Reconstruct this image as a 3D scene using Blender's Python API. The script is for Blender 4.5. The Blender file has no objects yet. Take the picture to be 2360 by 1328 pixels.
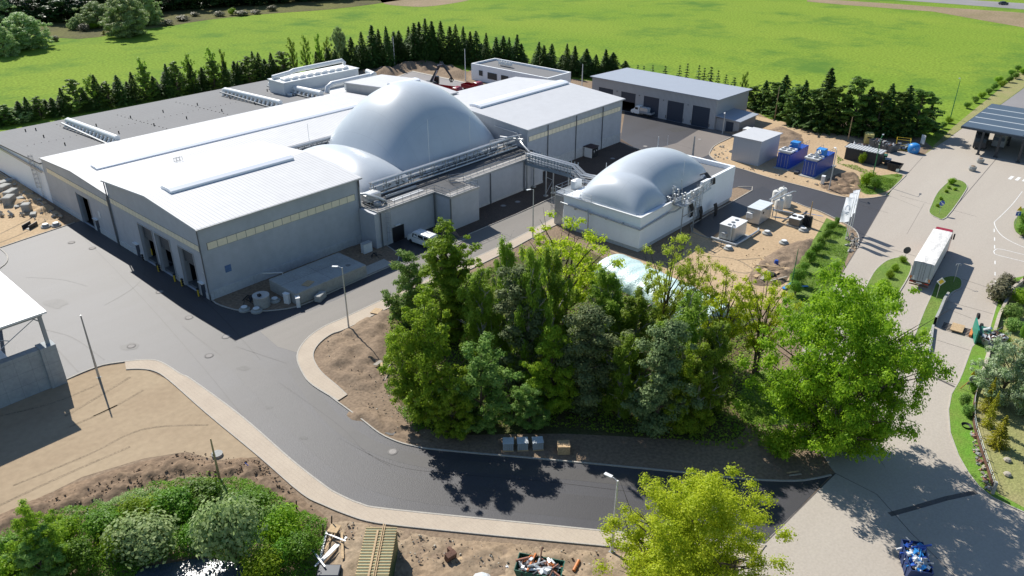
import bpy, math, random
import numpy as np
from mathutils import Vector, Matrix
from mathutils.geometry import tessellate_polygon
random.seed(7); R = math.radians
scene = bpy.context.scene; COL = scene.collection
# ------------------------------------------------------------------ camera
CH, FPX = 50.0, 1794.0
TH, HD = R(27.65), R(41.8)
FV = Vector((math.cos(HD)*math.cos(TH), math.sin(HD)*math.cos(TH), -math.sin(TH)))
RV = Vector((math.sin(HD), -math.cos(HD), 0)); UV = RV.cross(FV)
cam = bpy.data.cameras.new('camera'); camo = bpy.data.objects.new('camera', cam); COL.objects.link(camo)
camo.location = (0, 0, CH); camo.rotation_euler = FV.to_track_quat('-Z', 'Y').to_euler()
cam.sensor_width = 36; cam.lens = FPX/2360*36; cam.clip_end = 9000; cam.clip_start = .5
scene.camera = camo
# ------------------------------------------------------------------ light
SUN_AZ, SUN_EL = 75.0, 42.0
w = bpy.data.worlds.new('World'); scene.world = w; w.use_nodes = True
nt = w.node_tree; nt.nodes.clear()
sk = nt.nodes.new('ShaderNodeTexSky'); sk.sky_type = 'NISHITA'; sk.sun_disc = False
sk.sun_elevation = R(SUN_EL); sk.sun_rotation = R(90-SUN_AZ); sk.dust_density = .2; sk.air_density = 1.1; sk.ozone_density = 3.5
bg = nt.nodes.new('ShaderNodeBackground'); bg.inputs[1].default_value = .088
wo = nt.nodes.new('ShaderNodeOutputWorld'); nt.links.new(sk.outputs[0], bg.inputs[0]); nt.links.new(bg.outputs[0], wo.inputs[0])
sl = bpy.data.lights.new('sun', 'SUN'); sl.energy = 4.8; sl.angle = R(.5); sl.color = (1, .955, .88)
slo = bpy.data.objects.new('sun', sl); COL.objects.link(slo); slo.location = (0, 0, 80)
sd = Vector((math.cos(R(SUN_AZ))*math.cos(R(SUN_EL)), math.sin(R(SUN_AZ))*math.cos(R(SUN_EL)), math.sin(R(SUN_EL))))
slo.rotation_euler = sd.to_track_quat('Z', 'Y').to_euler()
scene.view_settings.view_transform = 'Standard'; scene.view_settings.look = 'None'
scene.view_settings.exposure = .48; scene.view_settings.gamma = 1
scene.cycles.max_bounces = 6; scene.cycles.transparent_max_bounces = 8

# ------------------------------------------------------------------ measuring: a pixel of the survey picture to a point on a level
def G(px, py, z=0.0):
    d = FV*FPX + RV*(px-1180) - UV*(py-664)
    t = (z-CH)/d.z
    return Vector((d.x*t, d.y*t, z))
def GL(pts, z=0.0): return [G(p[0], p[1], z) for p in pts]
def HG(px, py, ty):
    g = G(px, py); lo, hi = 0., CH
    for _ in range(40):
        m = (lo+hi)/2; v = Vector((g.x, g.y, m-CH)); y = 664-FPX*v.dot(UV)/v.dot(FV)
        if y > ty: lo = m
        else: hi = m
    return lo
def sm(p, n=5, closed=False):
    "smooth a polyline"
    p = [Vector(q) for q in p]; out = []; N = len(p)
    for i in range(N if closed else N-1):
        a, b, c, d = (p[(i-1) % N], p[i], p[(i+1) % N], p[(i+2) % N]) if closed else (p[max(i-1, 0)], p[i], p[i+1], p[min(i+2, N-1)])
        for k in range(n):
            t = k/n
            out.append(.5*((2*b)+(c-a)*t+(2*a-5*b+4*c-d)*t*t+(3*b-a-3*c+d)*t**3))
    if not closed: out.append(p[-1])
    return out

# ------------------------------------------------------------------ materials
MATS = {}
def node(nt, t, **k):
    n = nt.nodes.new(t)
    for a, b in k.items(): setattr(n, a, b)
    return n
def M(name, col, rough=.6, metal=0., var=.12, scale=1., fine=8., bump=0., col2=None, line=None, spec=.5, trans=0., obj=False, stretch=None, lines2=None, coat=0., sharp=.5, emit=0, pos=.5):
    """col2: second tint mixed in blotches; line: (axis, period, width, dark) seams; stretch: noise scale vector"""
    if name in MATS: return MATS[name]
    m = bpy.data.materials.new(name); m.use_nodes = True; nt = m.node_tree; L = nt.links
    b = nt.nodes['Principled BSDF']; MATS[name] = m
    b.inputs['Roughness'].default_value = rough; b.inputs['Metallic'].default_value = metal
    b.inputs['Specular IOR Level'].default_value = spec
    if coat: b.inputs['Coat Weight'].default_value = coat
    if obj:
        tc = node(nt, 'ShaderNodeTexCoord'); P = tc.outputs['Object']
    else:
        ge = node(nt, 'ShaderNodeNewGeometry'); P = ge.outputs['Position']
    if stretch:
        mp = node(nt, 'ShaderNodeMapping'); mp.inputs['Rotation'].default_value = (0, 0, stretch[3] if len(stretch) > 3 else 0)
        mp.inputs['Scale'].default_value = stretch[:3]; L.new(P, mp.inputs[0]); PS = mp.outputs[0]
    else: PS = P
    n1 = node(nt, 'ShaderNodeTexNoise'); n1.inputs['Scale'].default_value = scale*.35; n1.inputs['Detail'].default_value = 5; n1.inputs['Roughness'].default_value = .6
    L.new(PS, n1.inputs['Vector'])
    rp = node(nt, 'ShaderNodeMapRange'); rp.inputs[1].default_value = pos-sharp*.35; rp.inputs[2].default_value = pos+sharp*.35
    L.new(n1.outputs[0], rp.inputs[0])
    mx = node(nt, 'ShaderNodeMix', data_type='RGBA'); L.new(rp.outputs[0], mx.inputs[0])
    c2 = col2 or tuple(max(0, c*(1-var)) for c in col)
    mx.inputs[6].default_value = (*col, 1); mx.inputs[7].default_value = (*c2, 1)
    n2 = node(nt, 'ShaderNodeTexNoise'); n2.inputs['Scale'].default_value = fine; n2.inputs['Detail'].default_value = 4
    L.new(P, n2.inputs['Vector'])
    r2 = node(nt, 'ShaderNodeMapRange'); r2.inputs[1].default_value = .3; r2.inputs[2].default_value = .7; r2.inputs[3].default_value = 1-var; r2.inputs[4].default_value = 1+var
    L.new(n2.outputs[0], r2.inputs[0])
    mu = node(nt, 'ShaderNodeVectorMath', operation='SCALE'); L.new(mx.outputs[2], mu.inputs[0]); L.new(r2.outputs[0], mu.inputs['Scale'])
    out = mu.outputs[0]; hgt = n2.outputs[0]
    for ln in ([line] if line else [])+(lines2 or []):
        ax, per, wid, dark = ln
        sp = node(nt, 'ShaderNodeSeparateXYZ'); L.new(P, sp.inputs[0])
        dv = node(nt, 'ShaderNodeMath', operation='DIVIDE'); L.new(sp.outputs['XYZ'.index(ax)], dv.inputs[0]); dv.inputs[1].default_value = per
        fr = node(nt, 'ShaderNodeMath', operation='FRACT'); L.new(dv.outputs[0], fr.inputs[0])
        lt = node(nt, 'ShaderNodeMath', operation='LESS_THAN'); L.new(fr.outputs[0], lt.inputs[0]); lt.inputs[1].default_value = wid/per
        ml = node(nt, 'ShaderNodeMath', operation='MULTIPLY_ADD'); L.new(lt.outputs[0], ml.inputs[0]); ml.inputs[1].default_value = -dark; ml.inputs[2].default_value = 1
        v = node(nt, 'ShaderNodeVectorMath', operation='SCALE'); L.new(out, v.inputs[0]); L.new(ml.outputs[0], v.inputs['Scale']); out = v.outputs[0]
    L.new(out, b.inputs['Base Color'])
    if bump:
        bp = node(nt, 'ShaderNodeBump'); bp.inputs['Strength'].default_value = min(1, bump); bp.inputs['Distance'].default_value = .05*max(1, bump)
        L.new(hgt, bp.inputs['Height']); L.new(bp.outputs[0], b.inputs['Normal'])
    if emit: b.inputs['Emission Color'].default_value = (*col, 1); b.inputs['Emission Strength'].default_value = emit
    if trans:
        tr = node(nt, 'ShaderNodeBsdfTranslucent'); L.new(out, tr.inputs[0])
        ms = node(nt, 'ShaderNodeMixShader'); ms.inputs[0].default_value = trans
        o = nt.nodes['Material Output']; L.new(b.outputs[0], ms.inputs[1]); L.new(tr.outputs[0], ms.inputs[2]); L.new(ms.outputs[0], o.inputs[0])
    return m
def leafmat(name, col, col2, trans=.35, rough=.5, hue=.0):
    if name in MATS: return MATS[name]
    m = bpy.data.materials.new(name); m.use_nodes = True; nt = m.node_tree; L = nt.links; MATS[name] = m
    b = nt.nodes['Principled BSDF']; b.inputs['Roughness'].default_value = rough; b.inputs['Specular IOR Level'].default_value = .18
    g = node(nt, 'ShaderNodeNewGeometry'); oi = node(nt, 'ShaderNodeObjectInfo')
    tc = node(nt, 'ShaderNodeTexCoord')
    n = node(nt, 'ShaderNodeTexNoise'); n.inputs['Scale'].default_value = .8; n.inputs['Detail'].default_value = 2; L.new(tc.outputs['Object'], n.inputs[0])
    a = node(nt, 'ShaderNodeMath', operation='MULTIPLY_ADD'); L.new(g.outputs['Random Per Island'], a.inputs[0]); a.inputs[1].default_value = .5
    s = node(nt, 'ShaderNodeMath', operation='MULTIPLY_ADD'); L.new(n.outputs[0], s.inputs[0]); s.inputs[1].default_value = 1.6; s.inputs[2].default_value = -.55
    L.new(s.outputs[0], a.inputs[2])
    mx = node(nt, 'ShaderNodeMix', data_type='RGBA', clamp_factor=True); L.new(a.outputs[0], mx.inputs[0])
    mx.inputs[6].default_value = (*col, 1); mx.inputs[7].default_value = (*col2, 1)
    hs = node(nt, 'ShaderNodeHueSaturation'); L.new(mx.outputs[2], hs.inputs['Color'])
    mr = node(nt, 'ShaderNodeMapRange'); L.new(oi.outputs['Random'], mr.inputs[0]); mr.inputs[3].default_value = .8; mr.inputs[4].default_value = 1.2
    L.new(mr.outputs[0], hs.inputs['Value'])
    mh = node(nt, 'ShaderNodeMapRange'); L.new(oi.outputs['Random'], mh.inputs[0]); mh.inputs[3].default_value = .488; mh.inputs[4].default_value = .512
    L.new(mh.outputs[0], hs.inputs['Hue'])
    L.new(hs.outputs[0], b.inputs['Base Color'])
    tr = node(nt, 'ShaderNodeBsdfTranslucent'); L.new(hs.outputs[0], tr.inputs[0])
    ms = node(nt, 'ShaderNodeMixShader'); ms.inputs[0].default_value = trans
    L.new(b.outputs[0], ms.inputs[1]); L.new(tr.outputs[0], ms.inputs[2]); L.new(ms.outputs[0], nt.nodes['Material Output'].inputs[0])
    return m

# ------------------------------------------------------------------ mesh builder
class MB:
    def __init__(s, o=(0, 0, 0)): s.v = []; s.f = []; s.mi = []; s.o = Vector(o); s.T = None
    def add(s, vs, fs, mi=0):
        k = len(s.v)
        for p in vs:
            p = Vector(p)
            if s.T: p = s.T @ p
            s.v.append(p-s.o)
        s.f += [[i+k for i in f] for f in fs]; s.mi += [mi]*len(fs); return s
    def box(s, x0, x1, y0, y1, z0, z1, mi=0):
        return s.add([(x0, y0, z0), (x1, y0, z0), (x1, y1, z0), (x0, y1, z0), (x0, y0, z1), (x1, y0, z1), (x1, y1, z1), (x0, y1, z1)],
              [(0, 3, 2, 1), (4, 5, 6, 7), (0, 1, 5, 4), (1, 2, 6, 5), (2, 3, 7, 6), (3, 0, 4, 7)], mi)
    def bbox(s, x0, x1, y0, y1, z0, z1, c=.04, mi=0):
        "box with chamfered vertical and top edges"
        p = [(x0+c, y0), (x1-c, y0), (x1, y0+c), (x1, y1-c), (x1-c, y1), (x0+c, y1), (x0, y1-c), (x0, y0+c)]
        q = [(min(max(a, x0+2*c), x1-2*c), min(max(b, y0+2*c), y1-2*c)) for a, b in p]
        vs = [(a, b, z0) for a, b in p]+[(a, b, z1-c) for a, b in p]+[(a, b, z1) for a, b in q]
        fs = [tuple(range(7, -1, -1)), tuple(range(16, 24))]
        for r in (0, 8): fs += [(r+i, r+(i+1) % 8, r+8+(i+1) % 8, r+8+i) for i in range(8)]
        return s.add(vs, fs, mi)
    def ob(s, c, d, rz=0, rx=0, ry=0, mi=0):
        "box of size d about c, turned"
        m = Matrix.Translation(c) @ Matrix.Rotation(rz, 4, 'Z') @ Matrix.Rotation(ry, 4, 'Y') @ Matrix.Rotation(rx, 4, 'X')
        h = [x/2 for x in d]; vs = [m @ Vector((a*h[0], b*h[1], e*h[2])) for e in (-1, 1) for a, b in ((-1, -1), (1, -1), (1, 1), (-1, 1))]
        return s.add(vs, [(0, 3, 2, 1), (4, 5, 6, 7), (0, 1, 5, 4), (1, 2, 6, 5), (2, 3, 7, 6), (3, 0, 4, 7)], mi)
    def prism(s, pts, z0, z1, mi=0):
        n = len(pts); vs = [(p[0], p[1], z0) for p in pts]+[(p[0], p[1], z1) for p in pts]
        ar = sum(pts[i][0]*pts[(i+1) % n][1]-pts[(i+1) % n][0]*pts[i][1] for i in range(n))
        fs = [tuple(range(n-1, -1, -1)), tuple(range(n, 2*n))]+[(i, (i+1) % n, (i+1) % n+n, i+n) for i in range(n)]
        if ar < 0: fs = [f[::-1] for f in fs]
        return s.add(vs, fs, mi)
    def ext(s, prof, axis, a, b, mi=0):
        "profile in the plane across the axis, pushed from a to b"
        n = len(prof)
        f = (lambda t, p: (t, p[0], p[1])) if axis == 'x' else (lambda t, p: (p[0], t, p[1]))
        vs = [f(a, p) for p in prof]+[f(b, p) for p in prof]
        fs = [tuple(range(n-1, -1, -1)), tuple(range(n, 2*n))]+[(i, (i+1) % n, (i+1) % n+n, i+n) for i in range(n)]
        ar = sum(prof[i][0]*prof[(i+1) % n][1]-prof[(i+1) % n][0]*prof[i][1] for i in range(n))
        if (ar < 0) == (axis == 'x'): fs = [q[::-1] for q in fs]
        return s.add(vs, fs, mi)
    def tube(s, pts, r, n=6, mi=0):
        pts = [Vector(p) for p in pts]; k = len(pts); rs = r if isinstance(r, (list, tuple)) else [r]*k
        vs = []; fs = []; up = None
        for i, p in enumerate(pts):
            d = (pts[min(i+1, k-1)]-pts[max(i-1, 0)]).normalized()
            if up is None: up = Vector((0, 0, 1)) if abs(d.z) < .9 else Vector((1, 0, 0))
            a = d.cross(up).normalized(); b = d.cross(a).normalized(); up = a.cross(d)*1.0 if False else up
            for j in range(n):
                t = 2*math.pi*j/n; vs.append(p+(a*math.cos(t)+b*math.sin(t))*rs[i])
        for i in range(k-1): fs += [(i*n+j, i*n+(j+1) % n, (i+1)*n+(j+1) % n, (i+1)*n+j) for j in range(n)]
        fs += [tuple(range(n-1, -1, -1)), tuple(range((k-1)*n, k*n))]
        return s.add(vs, [f[::-1] for f in fs], mi)
    def lathe(s, prof, c=(0, 0, 0), n=16, mi=0):
        c = Vector(c); vs = []; fs = []; k = len(prof)
        for r, z in prof:
            for j in range(n): t = 2*math.pi*j/n; vs.append(c+Vector((r*math.cos(t), r*math.sin(t), z)))
        for i in range(k-1): fs += [(i*n+j, i*n+(j+1) % n, (i+1)*n+(j+1) % n, (i+1)*n+j) for j in range(n)]
        fs += [tuple(range(n-1, -1, -1)), tuple(range((k-1)*n, k*n))]
        return s.add(vs, fs, mi)
    def build(s, name, mats, parent=None, smooth=False):
        me = bpy.data.meshes.new(name); me.from_pydata([tuple(p) for p in s.v], [], s.f)
        for m in (mats if isinstance(mats, (list, tuple)) else [mats]): me.materials.append(m)
        if any(s.mi): me.polygons.foreach_set('material_index', s.mi)
        if smooth:
            me.polygons.foreach_set('use_smooth', [True]*len(me.polygons))
            if smooth != 'all': me.set_sharp_from_angle(angle=R(40))
        me.update(); o = bpy.data.objects.new(name, me); COL.objects.link(o)
        if parent: o.parent = parent
        return o
def tag(o, label=None, cat=None, group=None, kind=None):
    for k, v in (('label', label), ('category', cat), ('group', group), ('kind', kind)):
        if v: o[k] = v
    return o
def thing(name, label, cat, loc=(0, 0, 0), rz=0., group=None):
    o = bpy.data.objects.new(name, None); COL.objects.link(o); o.location = loc; o.rotation_euler = (0, 0, rz); o.empty_display_size = .3
    return tag(o, label, cat, group)
def dup(root, loc, rz=None, label=None, group=None, sc=None):
    kids = {}
    for o in root.children_recursive: kids.setdefault(o.parent, []).append(o)
    def cp(o, par):
        c = o.copy(); COL.objects.link(c); c.parent = par
        for ch in kids.get(o, []): cp(ch, c)
        return c
    r = cp(root, None); r.location = loc
    if rz is not None: r.rotation_euler = (0, 0, rz)
    if sc is not None: r.scale = sc if isinstance(sc, (tuple, list)) else (sc,)*3
    if label: r['label'] = label
    if group: r['group'] = group
    return r
def struct(name, mb, mat, smooth=False, kind='structure'): return tag(mb.build(name, mat, None, smooth), kind=kind)
def sheet(name, pts, z, mat, kind='structure'):
    pts = [Vector((p[0], p[1], z)) for p in pts]
    me = bpy.data.meshes.new(name); tris = tessellate_polygon([pts])
    tris = [t if (pts[t[1]]-pts[t[0]]).cross(pts[t[2]]-pts[t[0]]).z > 0 else t[::-1] for t in tris]
    me.from_pydata([tuple(p) for p in pts], [], tris); me.materials.append(mat)
    o = bpy.data.objects.new(name, me); COL.objects.link(o); return tag(o, kind=kind)
def strip(mb, pts, w, z0, z1, mi=0, closed=False):
    "a kerb: a bar of width w swept along the points"
    n = len(pts); k = len(mb.v); pts = [Vector((p[0], p[1], 0)) for p in pts]
    vs = []; fs = []
    for i, p in enumerate(pts):
        a = pts[(i-1) % n] if closed or i else p; b = pts[(i+1) % n] if closed or i < n-1 else p
        d = (b-a).normalized(); nn = Vector((-d.y, d.x, 0))*w/2
        vs += [(p.x+nn.x, p.y+nn.y, z0), (p.x+nn.x, p.y+nn.y, z1), (p.x-nn.x, p.y-nn.y, z1), (p.x-nn.x, p.y-nn.y, z0)]
    for i in range(n if closed else n-1):
        j = (i+1) % n
        fs += [(4*i+q, 4*i+(q+1) % 4, 4*j+(q+1) % 4, 4*j+q)[::-1] for q in range(4)]
    return mb.add(vs, fs, mi)
# ------------------------------------------------------------------ ground materials
m_field = M('field_grass', (.135, .235, .028), .95, spec=.04, col2=(.215, .285, .04), scale=.06, fine=1.3, var=.30, bump=1.0, sharp=.9, stretch=(1, .4, 1, .2))
# darker lush patches on the meadow
nt = m_field.node_tree; L = nt.links; b_ = nt.nodes['Principled BSDF']; src = b_.inputs['Base Color'].links[0].from_socket
ge = [n for n in nt.nodes if n.type == 'NEW_GEOMETRY'][0]
n9 = node(nt, 'ShaderNodeTexNoise'); n9.inputs['Scale'].default_value = .035; n9.inputs['Detail'].default_value = 8; n9.inputs['Roughness'].default_value = .7; L.new(ge.outputs['Position'], n9.inputs[0])
r9 = node(nt, 'ShaderNodeMapRange'); r9.inputs[1].default_value = .50; r9.inputs[2].default_value = .66; r9.inputs[4].default_value = .9; L.new(n9.outputs[0], r9.inputs[0])
x9 = node(nt, 'ShaderNodeMix', data_type='RGBA'); L.new(r9.outputs[0], x9.inputs[0]); L.new(src, x9.inputs[6]); x9.inputs[7].default_value = (.085, .175, .03, 1); L.new(x9.outputs[2], b_.inputs['Base Color'])
m_dirt = M('dirt', spec=.1, col=(.285, .213, .148), rough=.95, col2=(.19, .14, .098), scale=.25, fine=3, var=.22, bump=1.1, sharp=.9)
m_soil = M('dark_soil', spec=.1, col=(.15, .108, .078), rough=.95, col2=(.26, .185, .12), scale=.5, fine=2.5, var=.28, bump=1.3, sharp=.8)
m_sand = M('sand', spec=.1, col=(.50, .375, .235), rough=.95, col2=(.38, .27, .165), scale=.3, fine=2.5, var=.13, bump=1.1, sharp=.8)
m_tan = M('compacted_sand', spec=.1, col=(.41, .325, .22), rough=.95, col2=(.30, .225, .15), scale=.22, fine=1.5, var=.07, bump=.5, sharp=1.0, stretch=(1, 2.2, 1, .5))
m_asph = M('asphalt', (.052, .052, .059), .58, col2=(.040, .038, .041), scale=.18, fine=14, var=.12, spec=.5, bump=.35, sharp=.5, stretch=(.22, 1.9, 1, .0))
m_new = M('new_asphalt', (.020, .020, .024), .55, col2=(.028, .027, .030), scale=.3, fine=20, var=.10, spec=.75, bump=.3, stretch=(.3, 1.8, 1, .15), sharp=.9)
m_conc = M('concrete_road', (.43, .388, .33), .85, col2=(.37, .325, .275), scale=.16, fine=5, var=.07, spec=.15, stretch=(.3, 1.8, 1, .1), sharp=.9)
m_oldroad = M('old_asphalt', (.25, .235, .23), .8, col2=(.2, .19, .19), scale=.2, fine=6, var=.08)
m_pave = M('paving', spec=.1, col=(.50, .425, .335), rough=.9, col2=(.43, .36, .285), scale=1.2, fine=6, var=.06, line=('X', .4, .03, .12), lines2=[('Y', .2, .02, .08)], sharp=.8)
m_kerb = M('kerb_concrete', (.42, .39, .34), .85, var=.12, scale=2, fine=5)
m_verge = M('verge_grass', spec=.1, col=(.10, .20, .03), rough=.9, col2=(.17, .21, .055), scale=.7, fine=5, var=.3, bump=1.3, sharp=.9)
m_lawn = M('dry_lawn', spec=.1, col=(.22, .25, .08), rough=.9, col2=(.32, .27, .14), scale=.5, fine=5, var=.25, bump=1.1, sharp=.8)
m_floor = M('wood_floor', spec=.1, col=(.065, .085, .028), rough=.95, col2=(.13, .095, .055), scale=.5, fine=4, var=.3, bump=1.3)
m_strip = M('dark_gravel', spec=.1, col=(.115, .088, .070), rough=.95, col2=(.085, .066, .055), scale=.5, fine=6, var=.2, bump=1.0)
m_white = M('road_paint', (.75, .75, .72), .7, var=.15, scale=3, fine=12)
m_track = M('dirt_track', spec=.1, col=(.30, .225, .15), rough=.95, col2=(.22, .18, .10), scale=.15, fine=1.2, var=.2, bump=1.0)
m_seam = M('tar_seam', (.035, .033, .035), .6, var=.2, scale=2)

ter = MB(); ter.add([(-3000, -3000, 0), (4000, -3000, 0), (4000, 4000, 0), (-3000, 4000, 0)], [(0, 1, 2, 3)])
struct('ground', ter, m_field)
sheet('dirt_ground', [(-80, -40), (98, -40), (98, 5), (112, 14), (140, 40), (170, 34), (186, 46), (190, 60), (172, 66), (176, 76), (182, 84), (182, 120), (172, 160), (160, 182), (146, 196), (120, 178), (60, 177), (-80, 177)], .02, m_dirt)
sheet('sand_ground', GL([(-300, 380), (0, 398), (60, 440), (120, 490), (170, 516), (155, 521), (0, 572), (-300, 720)]), .03, m_sand)
sheet('sand_pit', GL([(1560, 620), (1597, 523), (1640, 553), (1700, 505), (1800, 455), (1850, 470), (1950, 520), (1900, 560), (1840, 620), (1800, 700), (1700, 720), (1400, 575), (1470, 600)]), .032, m_sand)
sheet('sand_island', GL(sm([(1648, 336), (1638, 348), (1636, 360), (1660, 376), (1717, 393), (1774, 411), (1832, 426), (1889, 441), (1927, 452), (1965, 458), (2003, 458), (2040, 451), (2060, 432), (2088, 405)], 3)+[Vector(q) for q in ((2040, 379), (2045, 340), (1900, 300), (1790, 278), (1745, 268), (1730, 300))]), .036, m_sand)
sheet('compacted_yard', GL([(152, 878), (237, 846), (288, 838), (330, 850), (383, 874), (475, 953), (545, 1010), (597, 1054), (500, 1062), (430, 1042), (330, 1058), (190, 1100), (90, 1150), (0, 1195), (-300, 1300), (-400, 1000), (0, 935)]), .03, m_tan)
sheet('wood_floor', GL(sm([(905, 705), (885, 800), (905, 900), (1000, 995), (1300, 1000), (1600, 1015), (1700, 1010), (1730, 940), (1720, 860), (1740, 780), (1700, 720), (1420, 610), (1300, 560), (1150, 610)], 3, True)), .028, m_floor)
sheet('grass_patch', GL(sm([(1700, 950), (1740, 860), (1850, 870), (1860, 960), (1780, 980)], 4, True)), .033, m_verge)
sheet('grass_patch', GL(sm([(955, 155), (1010, 135), (1075, 150), (1080, 165), (1040, 160)], 4, True)), .033, m_field)

# asphalt: one traced yard-and-road shape
woodkerb = [(722, 890), (752, 908), (780, 929), (831, 966), (875, 1000), (915, 1019), (956, 1030), (1017, 1039), (1288, 1063), (1580, 1091), (1720, 1106), (1830, 1110), (1880, 1104), (1915, 1096)]
walkin = [(288, 835), (339, 831), (373, 837), (417, 864), (444, 878), (559, 963), (671, 1061), (749, 1122), (780, 1141), (831, 1163), (899, 1176), (1255, 1212), (1424, 1229), (1600, 1244), (1765, 1258)]
walkout = [(291, 853), (322, 852), (356, 857), (390, 878), (475, 953), (597, 1054), (695, 1139), (746, 1166), (800, 1188), (848, 1203), (915, 1213), (1119, 1234), (1424, 1263), (1600, 1279), (1740, 1292)]
pathin = [(1290, 498), (1270, 508), (1139, 575), (915, 677), (800, 731), (746, 755), (705, 785), (685, 822), (698, 862), (722, 890), (780, 925)]
pathout = [(1298, 515), (1270, 525), (1150, 590), (925, 697), (800, 758), (763, 772), (733, 796), (722, 823), (739, 857), (780, 893), (800, 912)]
roadnorth = [(1441, 252), (1640, 296), (1735, 302), (1685, 317), (1648, 336), (1638, 348), (1636, 360), (1660, 376), (1717, 393), (1774, 411), (1832, 426), (1889, 441), (1927, 452), (1965, 458), (2003, 458), (2047, 451)]
roadsand = [(1976, 573), (1979, 556), (1976, 539), (1961, 524), (1931, 508), (1892, 489), (1858, 478), (1834, 468), (1800, 455), (1700, 505), (1635, 550), (1592, 521), (1733, 440), (1700, 432)]
asph = ([(-500, 900), (-100, 608), (0, 572), (155, 520), (192, 508), (480, 640), (860, 560), (1000, 515), (1060, 548), (1196, 492), (1290, 448), (1480, 352), (1430, 320)] + roadnorth + roadsand + [(1500, 470), (1320, 485)] +
        [tuple(q) for q in sm(pathin[:-1], 4)] + [tuple(q) for q in sm(woodkerb, 3)] + [(1760, 1256)] + [tuple(q) for q in sm(walkin, 4)][::-1] + [(237, 843), (152, 877), (-300, 1010)])
sheet('asphalt_yard', GL(asph), .04, m_asph)
sheet('new_pad', GL([(1592, 521), (1733, 440), (1760, 430), (1800, 455), (1700, 505), (1635, 550)]), .046, m_new)
sheet('new_pad', GL([(890, 566), (1000, 520), (1055, 545), (1075, 560), (985, 600), (918, 612), (919, 597), (912, 582)]), .046, m_new)
sheet('loading_road', GL([(600, 765), (780, 690), (918, 618), (1078, 542), (1196, 492), (1290, 452), (1290, 498), (1139, 575), (915, 677), (800, 731), (746, 755), (700, 790), (690, 815), (640, 800)]), .047, M('loading_asphalt', (.19, .172, .15), .7, col2=(.15, .137, .12), scale=.2, fine=10, var=.08, spec=.5, stretch=(.25, 2, 1, 0)))
sheet('north_yard', GL([(1480, 352), (1560, 330), (1610, 300), (1640, 296), (1735, 302), (1685, 317), (1648, 336), (1636, 356), (1600, 372), (1560, 362)]), .047, M('brown_asphalt', (.19, .165, .145), .75, col2=(.15, .13, .115), scale=.2, fine=10, var=.1, spec=.5))
# seams and tyre marks
sb = MB()
for pl, wd in (([(345, 500+60), (420, 650), (500, 720), (600, 830)], .10), ([(190, 545), (330, 690), (470, 850), (560, 960)], .08), ([(240, 705), (300, 670), (330, 640), (335, 615)], .12), ([(60, 640), (140, 645), (200, 660)], .10),
               ([(545, 800), (660, 838)], .07), ([(420, 752), (508, 820)], .1), ([(780, 1010), (900, 1070), (1010, 1090), (1250, 1110), (1500, 1140)], .06), ([(640, 880), (780, 980), (840, 1040), (900, 1075)], .08),
               ([(240, 560), (420, 700), (545, 790)], .06), ([(1480, 310), (1600, 345)], .05), ([(100, 760), (170, 780), (240, 830)], .15), ([(118, 790), (180, 858)], .22), ([(1150, 535), (1210, 560)], .05),
               ([(2047, 451), (2120, 480)], .05), ([(1900, 470), (1990, 540)], .05)):
    strip(sb, GL([tuple(q) for q in sm(pl, 5)]), wd*.8, .0485, .0525)
struct('asphalt_seams', sb, m_seam)
# laid lanes of slightly different asphalt, rutted wheel tracks, mud spilled from the site
lb = MB(); lanes = [([(200, 520), (330, 640), (470, 760), (600, 880), (720, 1000), (830, 1085), (960, 1130), (1250, 1160), (1700, 1205)], 3.0),]
for pl, wd in lanes: strip(lb, GL([tuple(q) for q in sm(pl, 6)]), wd, .0425, .0445)
struct('asphalt_lane', lb, M('asphalt_lane', (.050, .048, .051), .58, spec=.5, col2=(.038, .037, .040), scale=.2, fine=14, var=.12, sharp=.6, bump=.35, stretch=(.2, 1.8, 1, .2)))
lb = MB()
for pl, wd in (([(680, 850), (760, 960), (860, 1030), (1010, 1070), (1280, 1090), (1600, 1125)], 1.6),): strip(lb, GL([tuple(q) for q in sm(pl, 6)]), wd, .0447, .0466)
struct('asphalt_lane', lb, M('dusty_lane', (.066, .062, .060), .6, spec=.48, col2=(.046, .044, .044), scale=.5, fine=10, var=.15, sharp=.5, stretch=(.3, 1.6, 1, .2)))
tb = MB(); rt = random.Random(9)
for pl, wd in (([(150, 960), (210, 925), (300, 870)], .35), ([(160, 985), (250, 945), (330, 900)], .3), ([(0, 900+60), (120, 930), (230, 885)], .3), ([(215, 960), (270, 935)], .2), ([(30, 1120), (200, 1050), (330, 990), (480, 980)], .25), ([(0, 1165), (150, 1095), (300, 1030)], .3),
               ([(0, 560), (60, 535), (120, 500)], .3), ([(0, 540), (80, 500)], .25), ([(1700, 600), (1790, 590), (1850, 560)], .3), ([(1640, 610), (1720, 630), (1800, 600)], .3), ([(1620, 590), (1700, 600), (1760, 640)], .25)):
    strip(tb, GL([tuple(q) for q in sm(pl, 5)]), wd, .034, .0385)
struct('wheel_tracks', tb, M('track_soil', (.32, .25, .17), .95, spec=.1, var=.25, scale=1, fine=5))

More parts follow.
